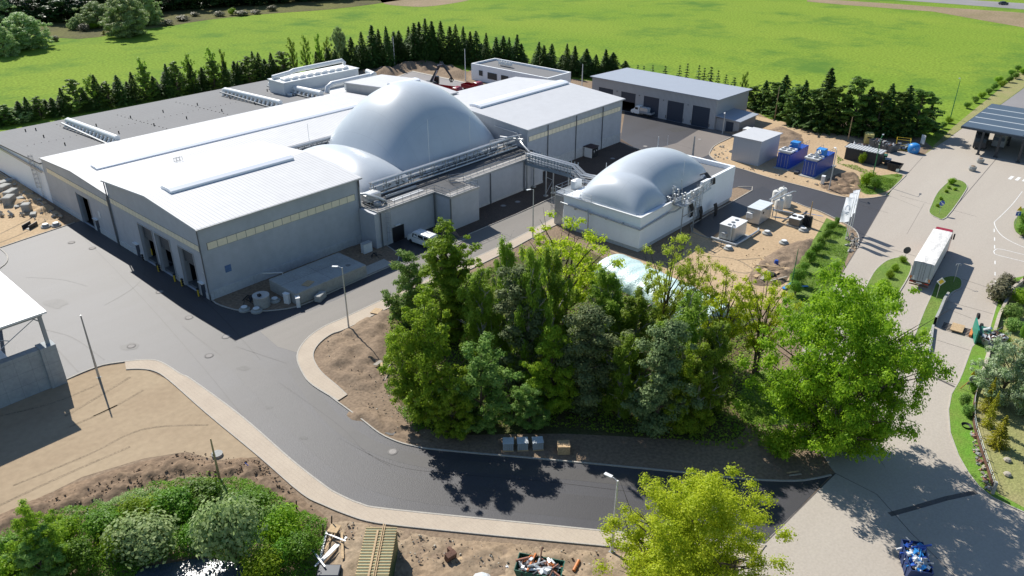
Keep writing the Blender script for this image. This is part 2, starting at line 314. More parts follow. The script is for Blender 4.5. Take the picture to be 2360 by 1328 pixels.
pb = MB(); rp_ = random.Random(4)
for x, y, a, b_ in ((300, 800, 26, 9), (560, 850, 18, 6), (905, 1000, 20, 5), (1450, 1190, 30, 5), (1130, 1130, 22, 5), (700, 1010, 12, 6), (130, 700, 30, 12), (1560, 300, 26, 6), (1700, 350, 20, 6), (620, 940, 9, 4)):
    p = [(x+a*math.cos(t*.7)*rp_.uniform(.6, 1.1), y+b_*math.sin(t*.7)*rp_.uniform(.6, 1.1)) for t in range(9)]
    q = GL([tuple(v) for v in sm(p, 3, True)]); pb.add([(v.x, v.y, .0535) for v in q], [tuple(range(len(q)))[::-1]])
struct('asphalt_stains', pb, M('damp_stain', (.040, .039, .040), .6, spec=.45, col2=(.055, .053, .053), var=.2, scale=1.5, sharp=.4))
# concrete road system
conc = [(2047, 451), (1976, 573), (1933, 642), (1885, 722), (1850, 800), (1840, 900), (1870, 1010), (1915, 1080), (1925, 1092), (1760, 1252), (1690, 1320), (1560, 1480), (2700, 1480), (2700, 150), (2420, 160), (2308, 241), (2214, 299), (2181, 323), (2129, 358), (2088, 351), (2050, 347), (2039, 379), (2078, 405), (2088, 405), (2060, 432)]
sheet('concrete_road', GL(conc), .05, m_conc)
sheet('old_road', GL([(2308, 241), (2420, 160), (2800, 60), (2800, 260), (2360, 262), (2260, 266)]), .056, m_oldroad)
jb = MB()
for pl, wd in (([(2180, 503), (2300, 362)], .10), ([(1978, 471), (2047, 492)], .05), ([(2047, 451), (1976, 573), (1933, 642)], .12), ([(1960, 548), (2140, 600)], .05), ([(2205, 640), (2290, 668)], .06), ([(2181, 695), (2290, 725)], .05), ([(2075, 452), (2250, 500)], .04),
               ([(2180, 712), (2240, 735)], .05), ([(2160, 785), (2240, 810)], .05), ([(2110, 850), (2200, 893)], .3), ([(2130, 866), (2260, 905)], .06), ([(2050, 1187), (2105, 1172), (2180, 1150), (2250, 1135)], .5), ([(1925, 1092), (1760, 1256)], .10), ([(2096, 636), (2060, 695)], .12),
               ([(1560, 1300), (1780, 1330)], .06), ([(1940, 580), (1900, 620)], .04), ([(2088, 405), (2127, 362)], .06), ([(2130, 470), (2090, 540)], .03), ([(1925, 1092), (2020, 1140), (2100, 1230), (2200, 1328)], .05)):
    strip(jb, GL(pl), wd, .055, .0605)
struct('road_joints', jb, M('joint_tar', (.10, .09, .085), .8, var=.2, scale=1))
# painted lines
pm = MB()
for pl, wd in (([(2356, 442), (2330, 475), (2291, 513)], .10), ([(2291, 513), (2296, 528), (2310, 545), (2335, 560), (2370, 575)], .12), ([(2360, 588), (2305, 575), (2292, 578), (2291, 583), (2300, 589), (2365, 605)], .12)):
    strip(pm, GL([tuple(q) for q in sm(pl, 5)]), wd, .056, .062)
for a in ((2291, 528), (2292, 548), (2292, 566), (2293, 602), (2293, 628), (2294, 648)): strip(pm, GL([a, (a[0], a[1]+8)]), .14, .056, .062)
for k in range(6): x = 2326+k*16; strip(pm, GL([(x, 414+k*2.5), (x+8, 407+k*2.5)]), .55, .056, .062)
struct('road_markings', pm, m_white)

# pavements with kerbs
def walk(name, a, bb, z=.13):
    pa = [tuple(q) for q in sm(a, 4)]; pb = [tuple(q) for q in sm(bb, 4)]
    sheet(name, GL(pa)+GL(pb)[::-1], z, m_pave)
    k = MB(); strip(k, GL(pa), .16, 0, .15); strip(k, GL(pb), .1, 0, .14); struct('kerb', k, m_kerb)
walk('pavement', walkin, walkout); walk('pavement', pathin, pathout)
k = MB()
for pl in (woodkerb, [(152, 877), (190, 860), (237, 843), (288, 835)], roadnorth[3:], roadsand[:8], [(1635, 550), (1592, 521), (1733, 440), (1700, 432)],
           [(490, 694), (508, 705), (560, 718), (640, 716), (700, 703), (770, 672), (860, 632), (905, 612), (919, 597), (912, 582), (890, 566)],
           [(1078, 542), (1196, 492), (1290, 448), (1420, 390), (1480, 352), (1455, 340), (1430, 329)], [(-100, 610), (0, 572), (155, 520), (170, 514)], [(0, 574), (14, 586), (18, 598), (10, 612), (-20, 632)],
           [(0, 398), (60, 440), (120, 490), (145, 503)], [(2088, 405), (2060, 432), (2040, 451)], [(1078, 550), (1010, 580), (985, 592)]):
    strip(k, GL([tuple(q) for q in sm(pl, 3)]), .15, .02, .14)
struct('kerb', k, m_kerb)
sheet('wall_strip', GL([(1060, 546), (1078, 541), (1196, 491), (1290, 447), (1420, 389), (1480, 352), (1428, 320), (1290, 370), (1110, 440), (1040, 520)]), .07, m_strip)
sheet('bunker_ground', GL([tuple(q) for q in sm([(490, 693), (508, 704), (560, 717), (640, 715), (700, 702), (770, 671), (860, 631), (905, 611), (918, 597), (911, 582), (889, 567)], 3)]+[(860, 560), (640, 600)]), .10, m_dirt)
sheet('path_slabs', GL([(690, 702), (770, 668), (905, 610), (885, 598), (750, 655), (690, 680)]), .106, m_kerb)
sheet('side_ditch', GL([(-100, 350), (0, 392), (125, 471), (190, 508), (150, 520), (60, 440), (0, 400), (-100, 372)]), .05, m_soil)
sheet('back_yard', GL([(905, 182), (950, 165), (1080, 193), (1200, 240), (1000, 240)]), .05, m_oldroad)
kb = MB(); strip(kb, GL([(905, 182), (950, 165), (1080, 193)]), .9, .03, .12); struct('kerb', kb, m_kerb)
# grass islands and verges
ki = MB()
for nm, pl in (('grass_island', [(2141, 491), (2146, 474), (2157, 450), (2170, 434), (2190, 418), (2212, 417), (2228, 428), (2222, 446), (2180, 503), (2158, 503)]),
               ('grass_island', [(2068, 595), (2082, 597), (2097, 609), (2100, 620), (2090, 645), (2060, 695), (2000, 800), (1955, 800), (1975, 710), (1994, 665), (2011, 633), (2024, 617), (2044, 602)]),
               ('grass_island', [(2160, 650), (2190, 638), (2214, 645), (2214, 665), (2195, 675), (2181, 695), (2165, 725), (2152, 750), (2130, 790), (2105, 790), (2125, 729), (2147, 679)])):
    p = [tuple(q) for q in sm(pl, 3, True)]; sheet(nm, GL(p), .14, m_verge); strip(ki, GL(p), .14, .03, .155, closed=True)
vr = [(2310, 648), (2298, 653), (2282, 692), (2298, 698), (2280, 759), (2239, 802), (2218, 860), (2208, 883), (2192, 910), (2185, 947), (2189, 999), (2208, 1052), (2231, 1092), (2255, 1123), (2284, 1147), (2326, 1168), (2400, 1200)]
strip(ki, GL(vr), .12, .03, .14)
struct('kerb', ki, m_kerb)
sheet('road_verge', GL(vr+[(2900, 1450), (2900, 560), (2400, 630)]), .12, M('green_verge', spec=.1, col=(.12, .26, .03), rough=.9, col2=(.16, .23, .045), scale=1, fine=6, var=.25, bump=1.1))
sheet('garden_lawn', GL([(2330, 660), (2300, 760), (2262, 860), (2245, 900), (2248, 960), (2262, 1040), (2280, 1100), (2300, 1140), (2400, 1195), (2900, 1430), (2900, 600)]), .128, m_lawn)
sheet('hedge_island', GL(sm([(2336, 520), (2345, 500), (2380, 476), (2600, 470), (2600, 590), (2420, 565), (2350, 543)], 3, True)), .14, m_verge)
sheet('flag_verge', GL([(1905, 503), (1950, 524), (1960, 560), (1955, 585), (1933, 642), (1888, 715), (1855, 780), (1830, 745), (1812, 690), (1821, 629), (1853, 585), (1880, 545)]), .06, m_verge)
sheet('island_green', GL(sm([(1975, 430), (1990, 410), (2030, 405), (2080, 403), (2058, 432), (2030, 446), (1995, 448)], 3, True)), .06, m_verge)
sheet('shoulder', GL([(2129, 358), (2200, 290), (2360, 160), (2500, 60), (2500, 110), (2420, 158), (2308, 240), (2214, 298), (2181, 322)]), .04, m_lawn)
sheet('scrub_ground', GL(sm([(-200, 70), (0, 75), (180, 90), (300, 72), (380, 62), (480, 46), (620, 32), (760, 22), (900, 4), (1000, -20), (800, -60), (0, -40), (-300, 0)], 3, True)), .03, M('scrub_soil', (.10, .095, .05), .95, spec=.05, col2=(.15, .15, .05), scale=.15, fine=1, var=.3))
# far edge of the meadow
sheet('dirt_track', GL([(1860, -4), (2030, 7), (2200, 19), (2360, 30), (2700, 55), (2700, 100), (2420, 80), (2350, 62), (2280, 50), (2150, 27), (1950, 12), (1860, 4)]), .03, m_track)
sheet('far_road', GL([(2060, -10), (2360, 8), (2600, 22), (2600, 40), (2360, 22), (2200, 10), (2060, 0)]), .04, m_oldroad)
sheet('ploughed_patch', GL(sm([(880, 6), (940, 15), (1000, 14), (1090, -2), (1100, -25), (900, -25)], 4, True)), .03, m_track)
# trenches where the wood edge meets the shade
from mathutils import noise
def inside(x, y, P):
    c = False; j = len(P)-1
    for i in range(len(P)):
        if (P[i][1] > y) != (P[j][1] > y) and x < (P[j][0]-P[i][0])*(y-P[i][1])/(P[j][1]-P[i][1])+P[i][0]: c = not c
        j = i
    return c
def edist(x, y, P):
    d = 1e9
    for i in range(len(P)):
        a, b = P[i], P[(i+1) % len(P)]; vx, vy = b[0]-a[0], b[1]-a[1]; l = vx*vx+vy*vy or 1
        t = max(0, min(1, ((x-a[0])*vx+(y-a[1])*vy)/l)); d = min(d, math.hypot(x-a[0]-t*vx, y-a[1]-t*vy))
    return d
def rough(name, poly, mat, step=.4, h=.6, amp=.3, fq=.6, edge=1.5, z0=.0, kind='structure'):
    "lumpy heaped ground inside the outline"
    P = [(p[0], p[1]) for p in poly]; x0, x1 = min(p[0] for p in P), max(p[0] for p in P); y0, y1 = min(p[1] for p in P), max(p[1] for p in P)
    nx, ny = int((x1-x0)/step)+2, int((y1-y0)/step)+2; idx = {}; vs = []; fs = []
    def vert(i, j):
        if (i, j) in idx: return idx[i, j]
        x, y = x0+i*step, y0+j*step; d = edist(x, y, P) if inside(x, y, P) else 0
        e = min(1, d/edge); e = e*e*(3-2*e)
        z = z0-.12+.12*min(1, d/.3)+e*h+e*amp*(noise.fractal(Vector((x*fq, y*fq, h)), 1., 2., 4))*1.6
        idx[i, j] = len(vs); vs.append((x+noise.noise(Vector((x, y, 3.)))*step*.5, y+noise.noise(Vector((x, y, 9.)))*step*.5, z)); return idx[i, j]
    for i in range(nx):
        for j in range(ny):
            if inside(x0+(i+.5)*step, y0+(j+.5)*step, P): fs.append((vert(i, j), vert(i+1, j), vert(i+1, j+1), vert(i, j+1)))
    me = bpy.data.meshes.new(name); me.from_pydata(vs, [], fs); me.materials.append(mat); me.polygons.foreach_set('use_smooth', [True]*len(fs))
    o = bpy.data.objects.new(name, me); COL.objects.link(o); return tag(o, kind=kind)
rough('soil_bank', GL(sm([(-150, 1250), (0, 1182), (120, 1130), (210, 1098), (330, 1060), (430, 1044), (500, 1062), (560, 1050), (600, 1062), (650, 1110), (745, 1180), (770, 1230), (700, 1250), (560, 1130), (420, 1100), (260, 1160), (100, 1200), (0, 1250), (-150, 1330)], 2, True)), m_soil, .22, .3, .24, .8, 1.4, .02)
rough('dirt_heap', GL([(1640, 300-2), (1760, 300), (1800, 290), (1850, 310), (1860, 345), (1800, 360), (1750, 330)]), m_dirt, .6, .6, .5, .3, 2.5, .03)
rough('dirt_mound', GL([(840, 175), (870, 158), (930, 150), (1000, 142), (1080, 165), (1080, 187), (950, 162), (900, 180)]), m_dirt, .8, 1.0, .8, .2, 3, .02)
rough('dirt_heap', GL(sm([(1720, 640), (1750, 600), (1820, 560), (1880, 550), (1850, 600), (1822, 640), (1800, 660), (1740, 660)], 3, True)), m_dirt, .3, .25, .3, .7, 1.2, .03)
rough('dirt_heap', GL(sm([(1890, 425), (1930, 400), (1975, 400), (1990, 440), (1950, 450), (1900, 440)], 3, True)), m_soil, .3, .3, .35, .7, 1.2, .03)
rough('dirt_heap', GL(sm([(790, 960), (850, 935), (960, 990), (1010, 1020), (960, 1025), (880, 1000)], 3, True)), m_dirt, .3, .15, .2, .7, 1.2, .02)
rough('dirt_heap', GL(sm([(730, 800), (790, 760), (900, 705), (900, 800), (880, 900), (800, 900), (740, 850)], 3, True)), m_dirt, .35, .35, .3, .5, 1.8, .02)
rough('dirt_heap', GL([(740, 1200), (800, 1195), (1000, 1230), (1420, 1270), (1700, 1300), (1700, 1420), (700, 1420), (740, 1260)]), M('pale_dirt', spec=.1, col=(.36, .285, .20), rough=.95, col2=(.26, .185, .12), scale=.45, fine=3, var=.2, bump=1.1, sharp=.8), .25, .12, .22, .6, 1.5, .02)
rough('sand_heap', GL([(20, 405), (60, 425), (150, 495), (120, 510), (60, 500), (0, 470), (-40, 430)]), m_sand, .4, .25, .35, .5, 1.5, .02)
ORDC = ['first', 'second', 'third', 'fourth', 'last']
# ------------------------------------------------------------------ building materials
m_wall = M('grey_cladding', (.47, .49, .52), .5, col2=(.40, .42, .45), sharp=.8, stretch=(1, 1, .12), var=.05, scale=1.2, fine=1.2, line=('Z', .25, .025, .10), spec=.6)
m_wallL = M('pale_cladding', (.42, .42, .42), .42, var=.05, scale=.5, fine=1.2, line=('Z', .25, .025, .08), spec=.6)
m_plinth = M('plinth_concrete', (.50, .51, .51), .8, var=.1, scale=.6, fine=3, lines2=[('X', 6, .05, .3), ('Y', 6, .05, .3)])
m_roof = M('white_roof', (.58, .58, .58), .55, var=.03, scale=.4, fine=.6, line=('X', .6, .11, .26), spec=.12)
m_roofy = M('white_roof_far', (.53, .535, .545), .55, var=.03, scale=.4, fine=.6, line=('X', .5, .07, .12), spec=.12)
m_groof = M('grey_roof', (.20, .20, .20), .8, spec=.2, col2=(.17, .17, .172), scale=.2, fine=3, var=.05, line=('X', 1.1, .06, .12), sharp=.8)
m_skyl = M('skylight_white', (.80, .82, .86), .3, var=.02, spec=.6)
m_edge = M('grey_flashing', (.42, .43, .44), .4, metal=.3, var=.05)
m_dark = M('dark_inside', (.015, .016, .018), .8, var=.2)
m_door = M('dark_blue_door', (.022, .036, .062), .5, var=.08, line=('Z', .5, .04, .35))
m_shut = M('grey_shutter', (.085, .092, .10), .5, var=.08, line=('Z', .45, .04, .4))
m_pane = M('cream_panel', (.92, .80, .58), .45, var=.05, scale=2, fine=2)
m_panef = M('pane_frame', (.20, .19, .17), .5, var=.05)
m_gut = M('gutter_grey', (.16, .17, .18), .4, metal=.4, var=.05)
m_steel = M('galvanised_steel', (.40, .42, .43), .42, metal=.55, var=.12, scale=2, fine=5)
m_yel = M('yellow_paint', (.65, .45, .03), .5, var=.1)
m_mem = M('dome_membrane', (.50, .54, .57), .36, col2=(.44, .48, .52), var=.02, scale=.8, fine=.5, spec=.55, line=('X', 3.0, .05, .10), lines2=[('Y', 6.2, .05, .10)], stretch=(1, 1, .15), sharp=1.2)
m_wwall = M('white_render', (.86, .89, .91), .7, col2=(.78, .81, .83), sharp=.8, stretch=(1, 1, .15), var=.02, scale=1.2, fine=2)
m_white_p = M('white_paint', (.74, .75, .74), .4, var=.04, scale=1, fine=4)
m_black = M('black_rubber', (.018, .018, .02), .6, var=.2)
m_wood = M('raw_timber', (.48, .34, .19), .8, var=.2, scale=2, fine=5)

def pane_row(root, par, axis, c, a, b, z0, z1, out, n):
    "a window strip: cream panels in a frame, lying just proud of the wall"
    f = MB(par); g = MB(par); st = (b-a)/n; o = .05*out
    def bx(mb, u0, u1, zz0, zz1, d0, d1):
        lo, hi = sorted((c+d0*out, c+d1*out))
        if axis == 'y': mb.box(u0, u1, lo, hi, zz0, zz1)
        else: mb.box(lo, hi, u0, u1, zz0, zz1)
    bx(f, a-.05, b+.05, z0-.05, z1+.05, -.1, .03)
    wn = f.build('window_strip', m_panef, root)
    for i in range(n): bx(g, a+i*st+.04, a+(i+1)*st-.04, z0, z1, .03, .06)
    g.build('pane', m_pane, wn)
def front(root, o, x, y0, y1, zt, opens, mat, thick=.3, inward=1):
    "wall facing -x with openings [(ya,yb,za,zb)]"
    mb = MB(o); ys = y0; ops = sorted(opens)
    for ya, yb, za, zb in ops:
        if ya > ys: mb.box(x, x+thick, ys, ya, 0, zt)
        if za > 0: mb.box(x, x+thick, ya, yb, 0, za)
        mb.box(x, x+thick, ya, yb, zb, zt); ys = yb
    mb.box(x, x+thick, ys, y1, 0, zt); return mb
def gable_roof(root, o, x0, x1, y0, yr, y1, ze0, zr, ze1, mat, t=.22, ov=.35, name='roof'):
    r = MB(o); s0 = (zr-ze0)/(yr-y0); s1 = (zr-ze1)/(y1-yr)
    r.ext([(y0-ov, ze0-ov*s0), (yr, zr), (yr, zr+t), (y0-ov, ze0-ov*s0+t)], 'x', x0-ov, x1+ov)
    r.ext([(yr, zr), (y1+ov, ze1-ov*s1), (y1+ov, ze1-ov*s1+t), (yr, zr+t)], 'x', x0-ov, x1+ov)
    rf = r.build(name, mat, root)
    e = MB(o); e.box(x0-ov-.04, x1+ov+.04, y0-ov-.14, y0-ov-.003, ze0-ov*s0-.02, ze0-ov*s0+t*.8); e.box(x0-ov-.04, x1+ov+.04, y1+ov+.003, y1+ov+.14, ze1-ov*s1-.02, ze1-ov*s1+t*.8)
    e.build('gutter', m_edge, root); return rf
def skylight(root, o, x0, x1, yr, zr, w=1.5, h=.55):
    s = MB(o); z = zr; s.ext([(yr-w, z-.05), (yr-w, z+.28), (yr-w*.5, z+h), (yr+w*.5, z+h), (yr+w, z+.28), (yr+w, z-.05)], 'x', x0, x1)
    s.build('ridge_skylight', m_skyl, root)
def pipe_v(root, o, x, y, z1, name='downpipe', r=.09): MB(o).tube([(x, y, .05), (x, y, z1)], r, 8).build(name, m_gut, root)
def bollards(pts, label, grp):
    for i, p in enumerate(pts):
        o = MB().lathe([(.11, 0), (.11, .9), (.08, 1.0), (.02, 1.02)], (0, 0, 0), 10)
        ob = o.build('bollard', m_yel); ob.location = p; tag(ob, label(i), 'bollard', grp)

# ---------------- hall A: front hall with three loading gates
oA = (54, 105, 0); A = thing('loading_hall', 'front gabled hall with three open loading gates and a white roof', 'hall', oA)
gates = [(93.9, 97.9), (100.4, 104.6), (105.5, 109.7)]
wl = front(A, oA, 41.5, 91.2, 118.35, 9.0, [(a, b, .05, 6.1) for a, b in gates], m_wall)
wl.ext([(91.2, 9.0), (118.35, 9.0), (118.35, 10.4), (104.5, 11.5), (91.2, 10.4)], 'x', 41.5, 41.8)
wl.box(41.8, 67.5, 91.2, 91.5, 0, 10.4); wl.box(41.8, 67.5, 118.05, 118.35, 0, 10.4)
wl.box(67.2, 67.5, 91.5, 118.05, 0, 9.0); wl.ext([(91.2, 9.0), (118.35, 9.0), (118.35, 10.4), (104.5, 11.5), (91.2, 10.4)], 'x', 67.2, 67.5)
wl.build('wall', m_wall, A)
pl = MB(oA); pl.box(41.43, 67.5, 91.13, 91.2, 0, 1.35)
ys = 91.13
for a, b in gates+[(118.35, 118.35)]: pl.box(41.43, 41.5, ys, a, 0, .95); ys = b
pl.build('plinth', m_plinth, A)
gable_roof(A, oA, 41.5, 67.4, 91.2, 104.5, 118.35, 10.35, 11.45, 10.35, m_roof)
skylight(A, oA, 44.2, 64.2, 104.3, 11.6)
pane_row(A, oA, 'y', 91.2, 42.4, 66.4, 7.2, 8.15, -1, 17); pane_row(A, oA, 'x', 41.5, 91.7, 118.0, 7.05, 7.85, -1, 25)
for a, b in gates:
    g = MB(oA); g.box(42.0, 42.1, a, b, 3.7, 6.1); gt = g.build('loading_gate', m_shut, A)
    f = MB(oA); f.box(41.4, 42.5, a-.12, a-.004, 0, 6.22); f.box(41.4, 42.5, b+.004, b+.12, 0, 6.22); f.box(41.4, 42.5, a, b, 6.104, 6.22); f.build('gate_frame', m_edge, gt)
    d = MB(oA); d.box(41.8, 43.4, a, b, .06, .45); d.build('dock', m_gut, gt)
    k = MB(oA)
    for yy in (a-.15, b+.15):
        for zz in (.25, .6, .95): k.box(40.95, 41.2, yy-.16, yy+.16, zz, zz+.22)
    k.build('dock_bumper', [m_black], gt)
fl = MB(oA); fl.box(42, 67, 91.6, 118, .04, .06); fl.build('floor', m_dark, A)
for ya, yb in ((92.3, 93.35), (111.3, 112.4)):
    d = MB(oA); d.box(41.42, 41.5, ya, yb, .05, 2.15); dd = d.build('door', m_door, A); MB(oA).box(41.1, 41.5, ya-.1, yb+.1, 2.2, 2.3).build('canopy', m_white_p, dd)
for x, y in ((41.3, 91.05), (41.35, 118.45), (67.1, 91.02)): pipe_v(A, oA, x, y, 10.2)
s = MB(oA); s.box(41.40, 41.44, 91.6, 92.0, 4.0, 4.12); s.box(41.40, 41.44, 91.74, 91.86, 3.86, 4.26); s.build('wall_mark', m_white_p, A)
s = MB(oA); s.box(44.2, 45.1, 91.16, 91.2, 3.2, 4.2); s.build('blue_sticker', M('faded_blue', (.10, .18, .34), .6, var=.2), A)
bollards([(41.0, y, 0) for y in (93.6, 98.15, 100.15, 104.95)]+[(42.3, 109.2, .9)], lambda i: ['yellow bollard beside the right hand loading gate', 'yellow bollard left of the last loading gate', 'yellow bollard right of the middle gate', 'yellow bollard between the two neighbouring gates', 'yellow bollard standing inside the leftmost loading gate'][i], 'yellow bollards at the loading gates')

# ---------------- hall B: long hall behind it
oB = (70, 131, 0); B = thing('long_hall', 'long white-roofed hall behind the front hall with one tall open gate', 'hall', oB)
wl = front(B, oB, 41.5, 118.4, 144.4, 6.6, [(127.2, 131.8, .05, 5.15)], m_wall)
gp = [(118.4, 6.6), (144.4, 6.6), (144.4, 8.05), (131.6, 8.75), (118.4, 8.05)]
wl.ext(gp, 'x', 41.5, 41.8); wl.box(41.8, 104, 118.4, 118.7, 0, 8.0); wl.box(41.8, 104, 144.1, 144.4, 0, 8.0); wl.box(103.7, 104, 118.7, 144.1, 0, 6.6); wl.ext(gp, 'x', 103.7, 104)
wl.build('wall', m_wall, B)
gable_roof(B, oB, 41.5, 104.5, 118.75, 131.6, 144.7, 8.0, 8.7, 8.0, m_roof, ov=.1)
skylight(B, oB, 44.6, 98, 130.4, 8.72, 1.2, .5)
pane_row(B, oB, 'x', 41.5, 119.2, 142.8, 6.1, 6.9, -1, 22)
pl = MB(oB); pl.box(41.43, 41.5, 118.5, 127.2, 0, .95); pl.box(41.43, 41.5, 131.8, 144.4, 0, .95); pl.build('plinth', m_plinth, B)
g = MB(oB); g.box(42.3, 42.4, 127.2, 131.8, 4.4, 5.15); gt = g.build('loading_gate', m_shut, B)
f = MB(oB); f.box(41.4, 42.3, 127.08, 127.196, 0, 5.3); f.box(41.4, 42.3, 131.804, 131.92, 0, 5.3); f.build('gate_frame', m_edge, gt)
MB(oB).box(42, 103, 119, 144, .04, .06).build('floor', m_dark, B)
d = MB(oB).box(41.42, 41.5, 125.2, 126.4, .05, 2.2); dd = d.build('door', m_door, B); MB(oB).box(41.1, 41.5, 125.1, 126.5, 2.25, 2.35).build('canopy', m_white_p, dd)
pipe_v(B, oB, 41.35, 118.75, 7.8)
MB(oB).box(41.45, 41.49, 123.6, 124.3, 3.0, 4.1).build('notice', m_white_p, B)

# ---------------- flat roofed composting building
oW = (70, 160, 0); W = thing('flat_roofed_building', 'long low building with pale walls and a dark grey flat roof', 'building', oW)
wl = MB(oW); wl.ext([(144.45, 0), (174.2, 0), (174.2, 6.0), (144.45, 7.1)], 'x', 41.45, 104); wl.build('wall', M('pale_blue_cladding', (.86, .89, .92), .5, var=.03, scale=.5, line=('Z', .5, .03, .08)), W)
r = MB(oW); r.ext([(144.75, 7.11), (174.6, 6.02), (174.6, 6.27), (144.75, 7.36)], 'x', 41.2, 104.2); r.build('roof', m_groof, W)
e = MB(oW); e.box(41.06, 41.195, 144.75, 174.6, 5.6, 6.0); e.build('roof_edge', m_edge, W)
for k, (px, py) in enumerate([(101, 316), (151, 338), (222, 290), (275, 311), (301, 271), (356, 293), (376, 258), (431, 277), (455, 242), (512, 260), (530, 227), (588, 244), (616, 210), (676, 224), (58, 299), (82, 297)]):
    p = G(px, py, 6.8); zr = 7.36-(p.y-144.75)*.0365
    MB(oW).tube([(p.x, p.y, zr-.1), (p.x, p.y, zr+.55)], .11, 6).build('roof_vent', m_black, W)
rv = MB(oW)
for a in ((130, 283, 235, 335), (270, 262, 385, 302), (405, 232, 525, 268)):
    for k in range(14):
        t = k/13; p = G(a[0]+(a[2]-a[0])*t, a[1]+(a[3]-a[1])*t, 6.8); zr = 7.36-(p.y-144.75)*.0365; rv.box(p.x-.08, p.x+.08, p.y-.08, p.y+.08, zr, zr+.1)
for k in range(44):
    p = (44+k*1.25, 158.5+math.sin(k)*.2); zr = 7.36-(p[1]-144.75)*.0365; rv.box(p[0]-.06, p[0]+.06, p[1]-.06, p[1]+.06, zr, zr+.08)
rv.build('roof_fasteners', m_black, W)
def ladder(name, label, x, y, z1, face, cage=True, grp=None):
    "caged ladder on a wall; face = outward direction (dx,dy)"
    o = thing(name, label, 'ladder', (x, y, 0), 0, grp); dx, dy = face; px, py = -dy, dx; l = MB()
    for s in (-.25, .25): l.tube([(px*s+dx*.2, py*s+dy*.2, .3), (px*s+dx*.2, py*s+dy*.2, z1+1.1)], .03, 4)
    z = .5
    while z < z1+.2: l.tube([(px*-.25+dx*.2, py*-.25+dy*.2, z), (px*.25+dx*.2, py*.25+dy*.2, z)], .022, 4); z += .3
    l.build('rungs', m_steel, o)
    if cage:
        c = MB(); z = 2.4; hoop = []
        for t in range(-2, 9): a = math.pi*(t/6); hoop.append((px*.38*math.cos(a)+dx*(.25+.62*max(0, math.sin(a))), py*.38*math.cos(a)+dy*(.25+.62*max(0, math.sin(a)))))
        hoop = hoop[2:9]
        while z < z1+1.2: c.tube([(q[0], q[1], z) for q in hoop], .03, 4); z += .8
        for q in hoop[1:6]: c.tube([(q[0], q[1], 2.4), (q[0], q[1], z1+1.1)], .02, 4)
        c.build('cage', m_steel, o)
    return o
ladder('caged_ladder', 'caged ladder on the pale wall left of the long hall', 41.4, 147.6, 7.2, (-1, 0))

# ---------------- hall C: right-hand hall
oC = (122, 106, 0); C = thing('right_hall', 'wide white-roofed hall right of the big dome with a cream window band', 'hall', oC)
wl = MB(oC); gp = [(91.5, 0), (121.5, 0), (121.5, 9.2), (106.8, 10.3), (91.5, 9.2)]; wl.ext(gp, 'x', 106.6, 137.2); wl.build('wall', m_wall, C)
gable_roof(C, oC, 106.6, 137.2, 91.5, 106.8, 121.5, 9.2, 10.3, 9.2, m_roofy)
skylight(C, oC, 108.6, 136.6, 106.9, 10.5, 1.5, .5)
pane_row(C, oC, 'y', 91.5, 107.0, 136.6, 6.95, 7.85, -1, 26)
MB(oC).box(106.53, 137.27, 91.43, 91.5, 0, 2.1).build('plinth', m_plinth, C)
for x in (112.5, 121.3, 130.2): pipe_v(C, oC, x, 91.35, 9.0)
# ---------------- hall E: small raised hall behind the dome
oE = (111, 132, 0); E = thing('rear_hall', 'small white raised hall behind the big dome', 'hall', oE)
wl = MB(oE); wl.ext([(119.6, 0), (144.6, 0), (144.6, 9.8), (132, 10.7), (119.6, 9.8)], 'x', 106, 116.2); wl.build('wall', m_wallL, E)
gable_roof(E, oE, 106, 116.2, 119.9, 132, 144.6, 9.8, 10.7, 9.8, m_roofy, ov=.3)
skylight(E, oE, 108, 115.5, 131.5, 10.9, 1.2, .45)
# ---------------- white office
oF = (163, 143, 0); F = thing('white_office', 'white flat-roofed office with parapet and dark windows behind the right hall', 'building', oF)
wl = MB(oF); wl.box(158.4, 168.2, 129.2, 157.0, 0, 3.9); wl.box(158.4, 158.8, 129.2, 157, 3.9, 4.5); wl.box(167.8, 168.2, 129.2, 157, 3.9, 4.5); wl.box(158.8, 167.8, 129.2, 129.6, 3.9, 4.5); wl.box(158.8, 167.8, 156.6, 157, 3.9, 4.5)
wl.build('wall', m_wwall, F); MB(oF).box(158.8, 167.8, 129.6, 156.6, 3.9, 3.96).build('roof', m_groof, F)
for a, b, z0, z1 in ((152.6, 153.9, 1.6, 3.0), (147.2, 150.6, 1.2, 2.9), (143, 145.5, 1.2, 2.9)):
    wn = MB(oF).box(158.34, 158.4, a, b, z0, z1).build('window', M('dark_glass', (.02, .025, .03), .15, var=.05), F)
    MB(oF).box(158.3, 158.345, a-.06, a, z0, z1).box(158.3, 158.345, b, b+.06, z0, z1).box(158.3, 158.345, a, b, z1, z1+.06).build('frame', m_gut, wn)
for k in range(5):
    p = (163.5, 150.6-k*.95); c = thing('chiller', f'grey rooftop chiller, {ORDC[k]} along the row on the white office', 'chiller', (p[0], p[1], 3.96), 0, 'chillers on the office roof')
    q = MB(); q.box(-.4, .4, -.35, .35, .5, 1.3)
    q.build('casing', m_white_p, c); MB().lathe([(.3, 1.3), (.3, 1.38), (.1, 1.38)], n=10).build('fan', m_gut, c)
    l = MB(); [l.box(a-.03, a+.03, b-.03, b+.03, 0, .5) for a in (-.35, .35) for b in (-.3, .3)]; l.build('leg_frame', m_steel, c)
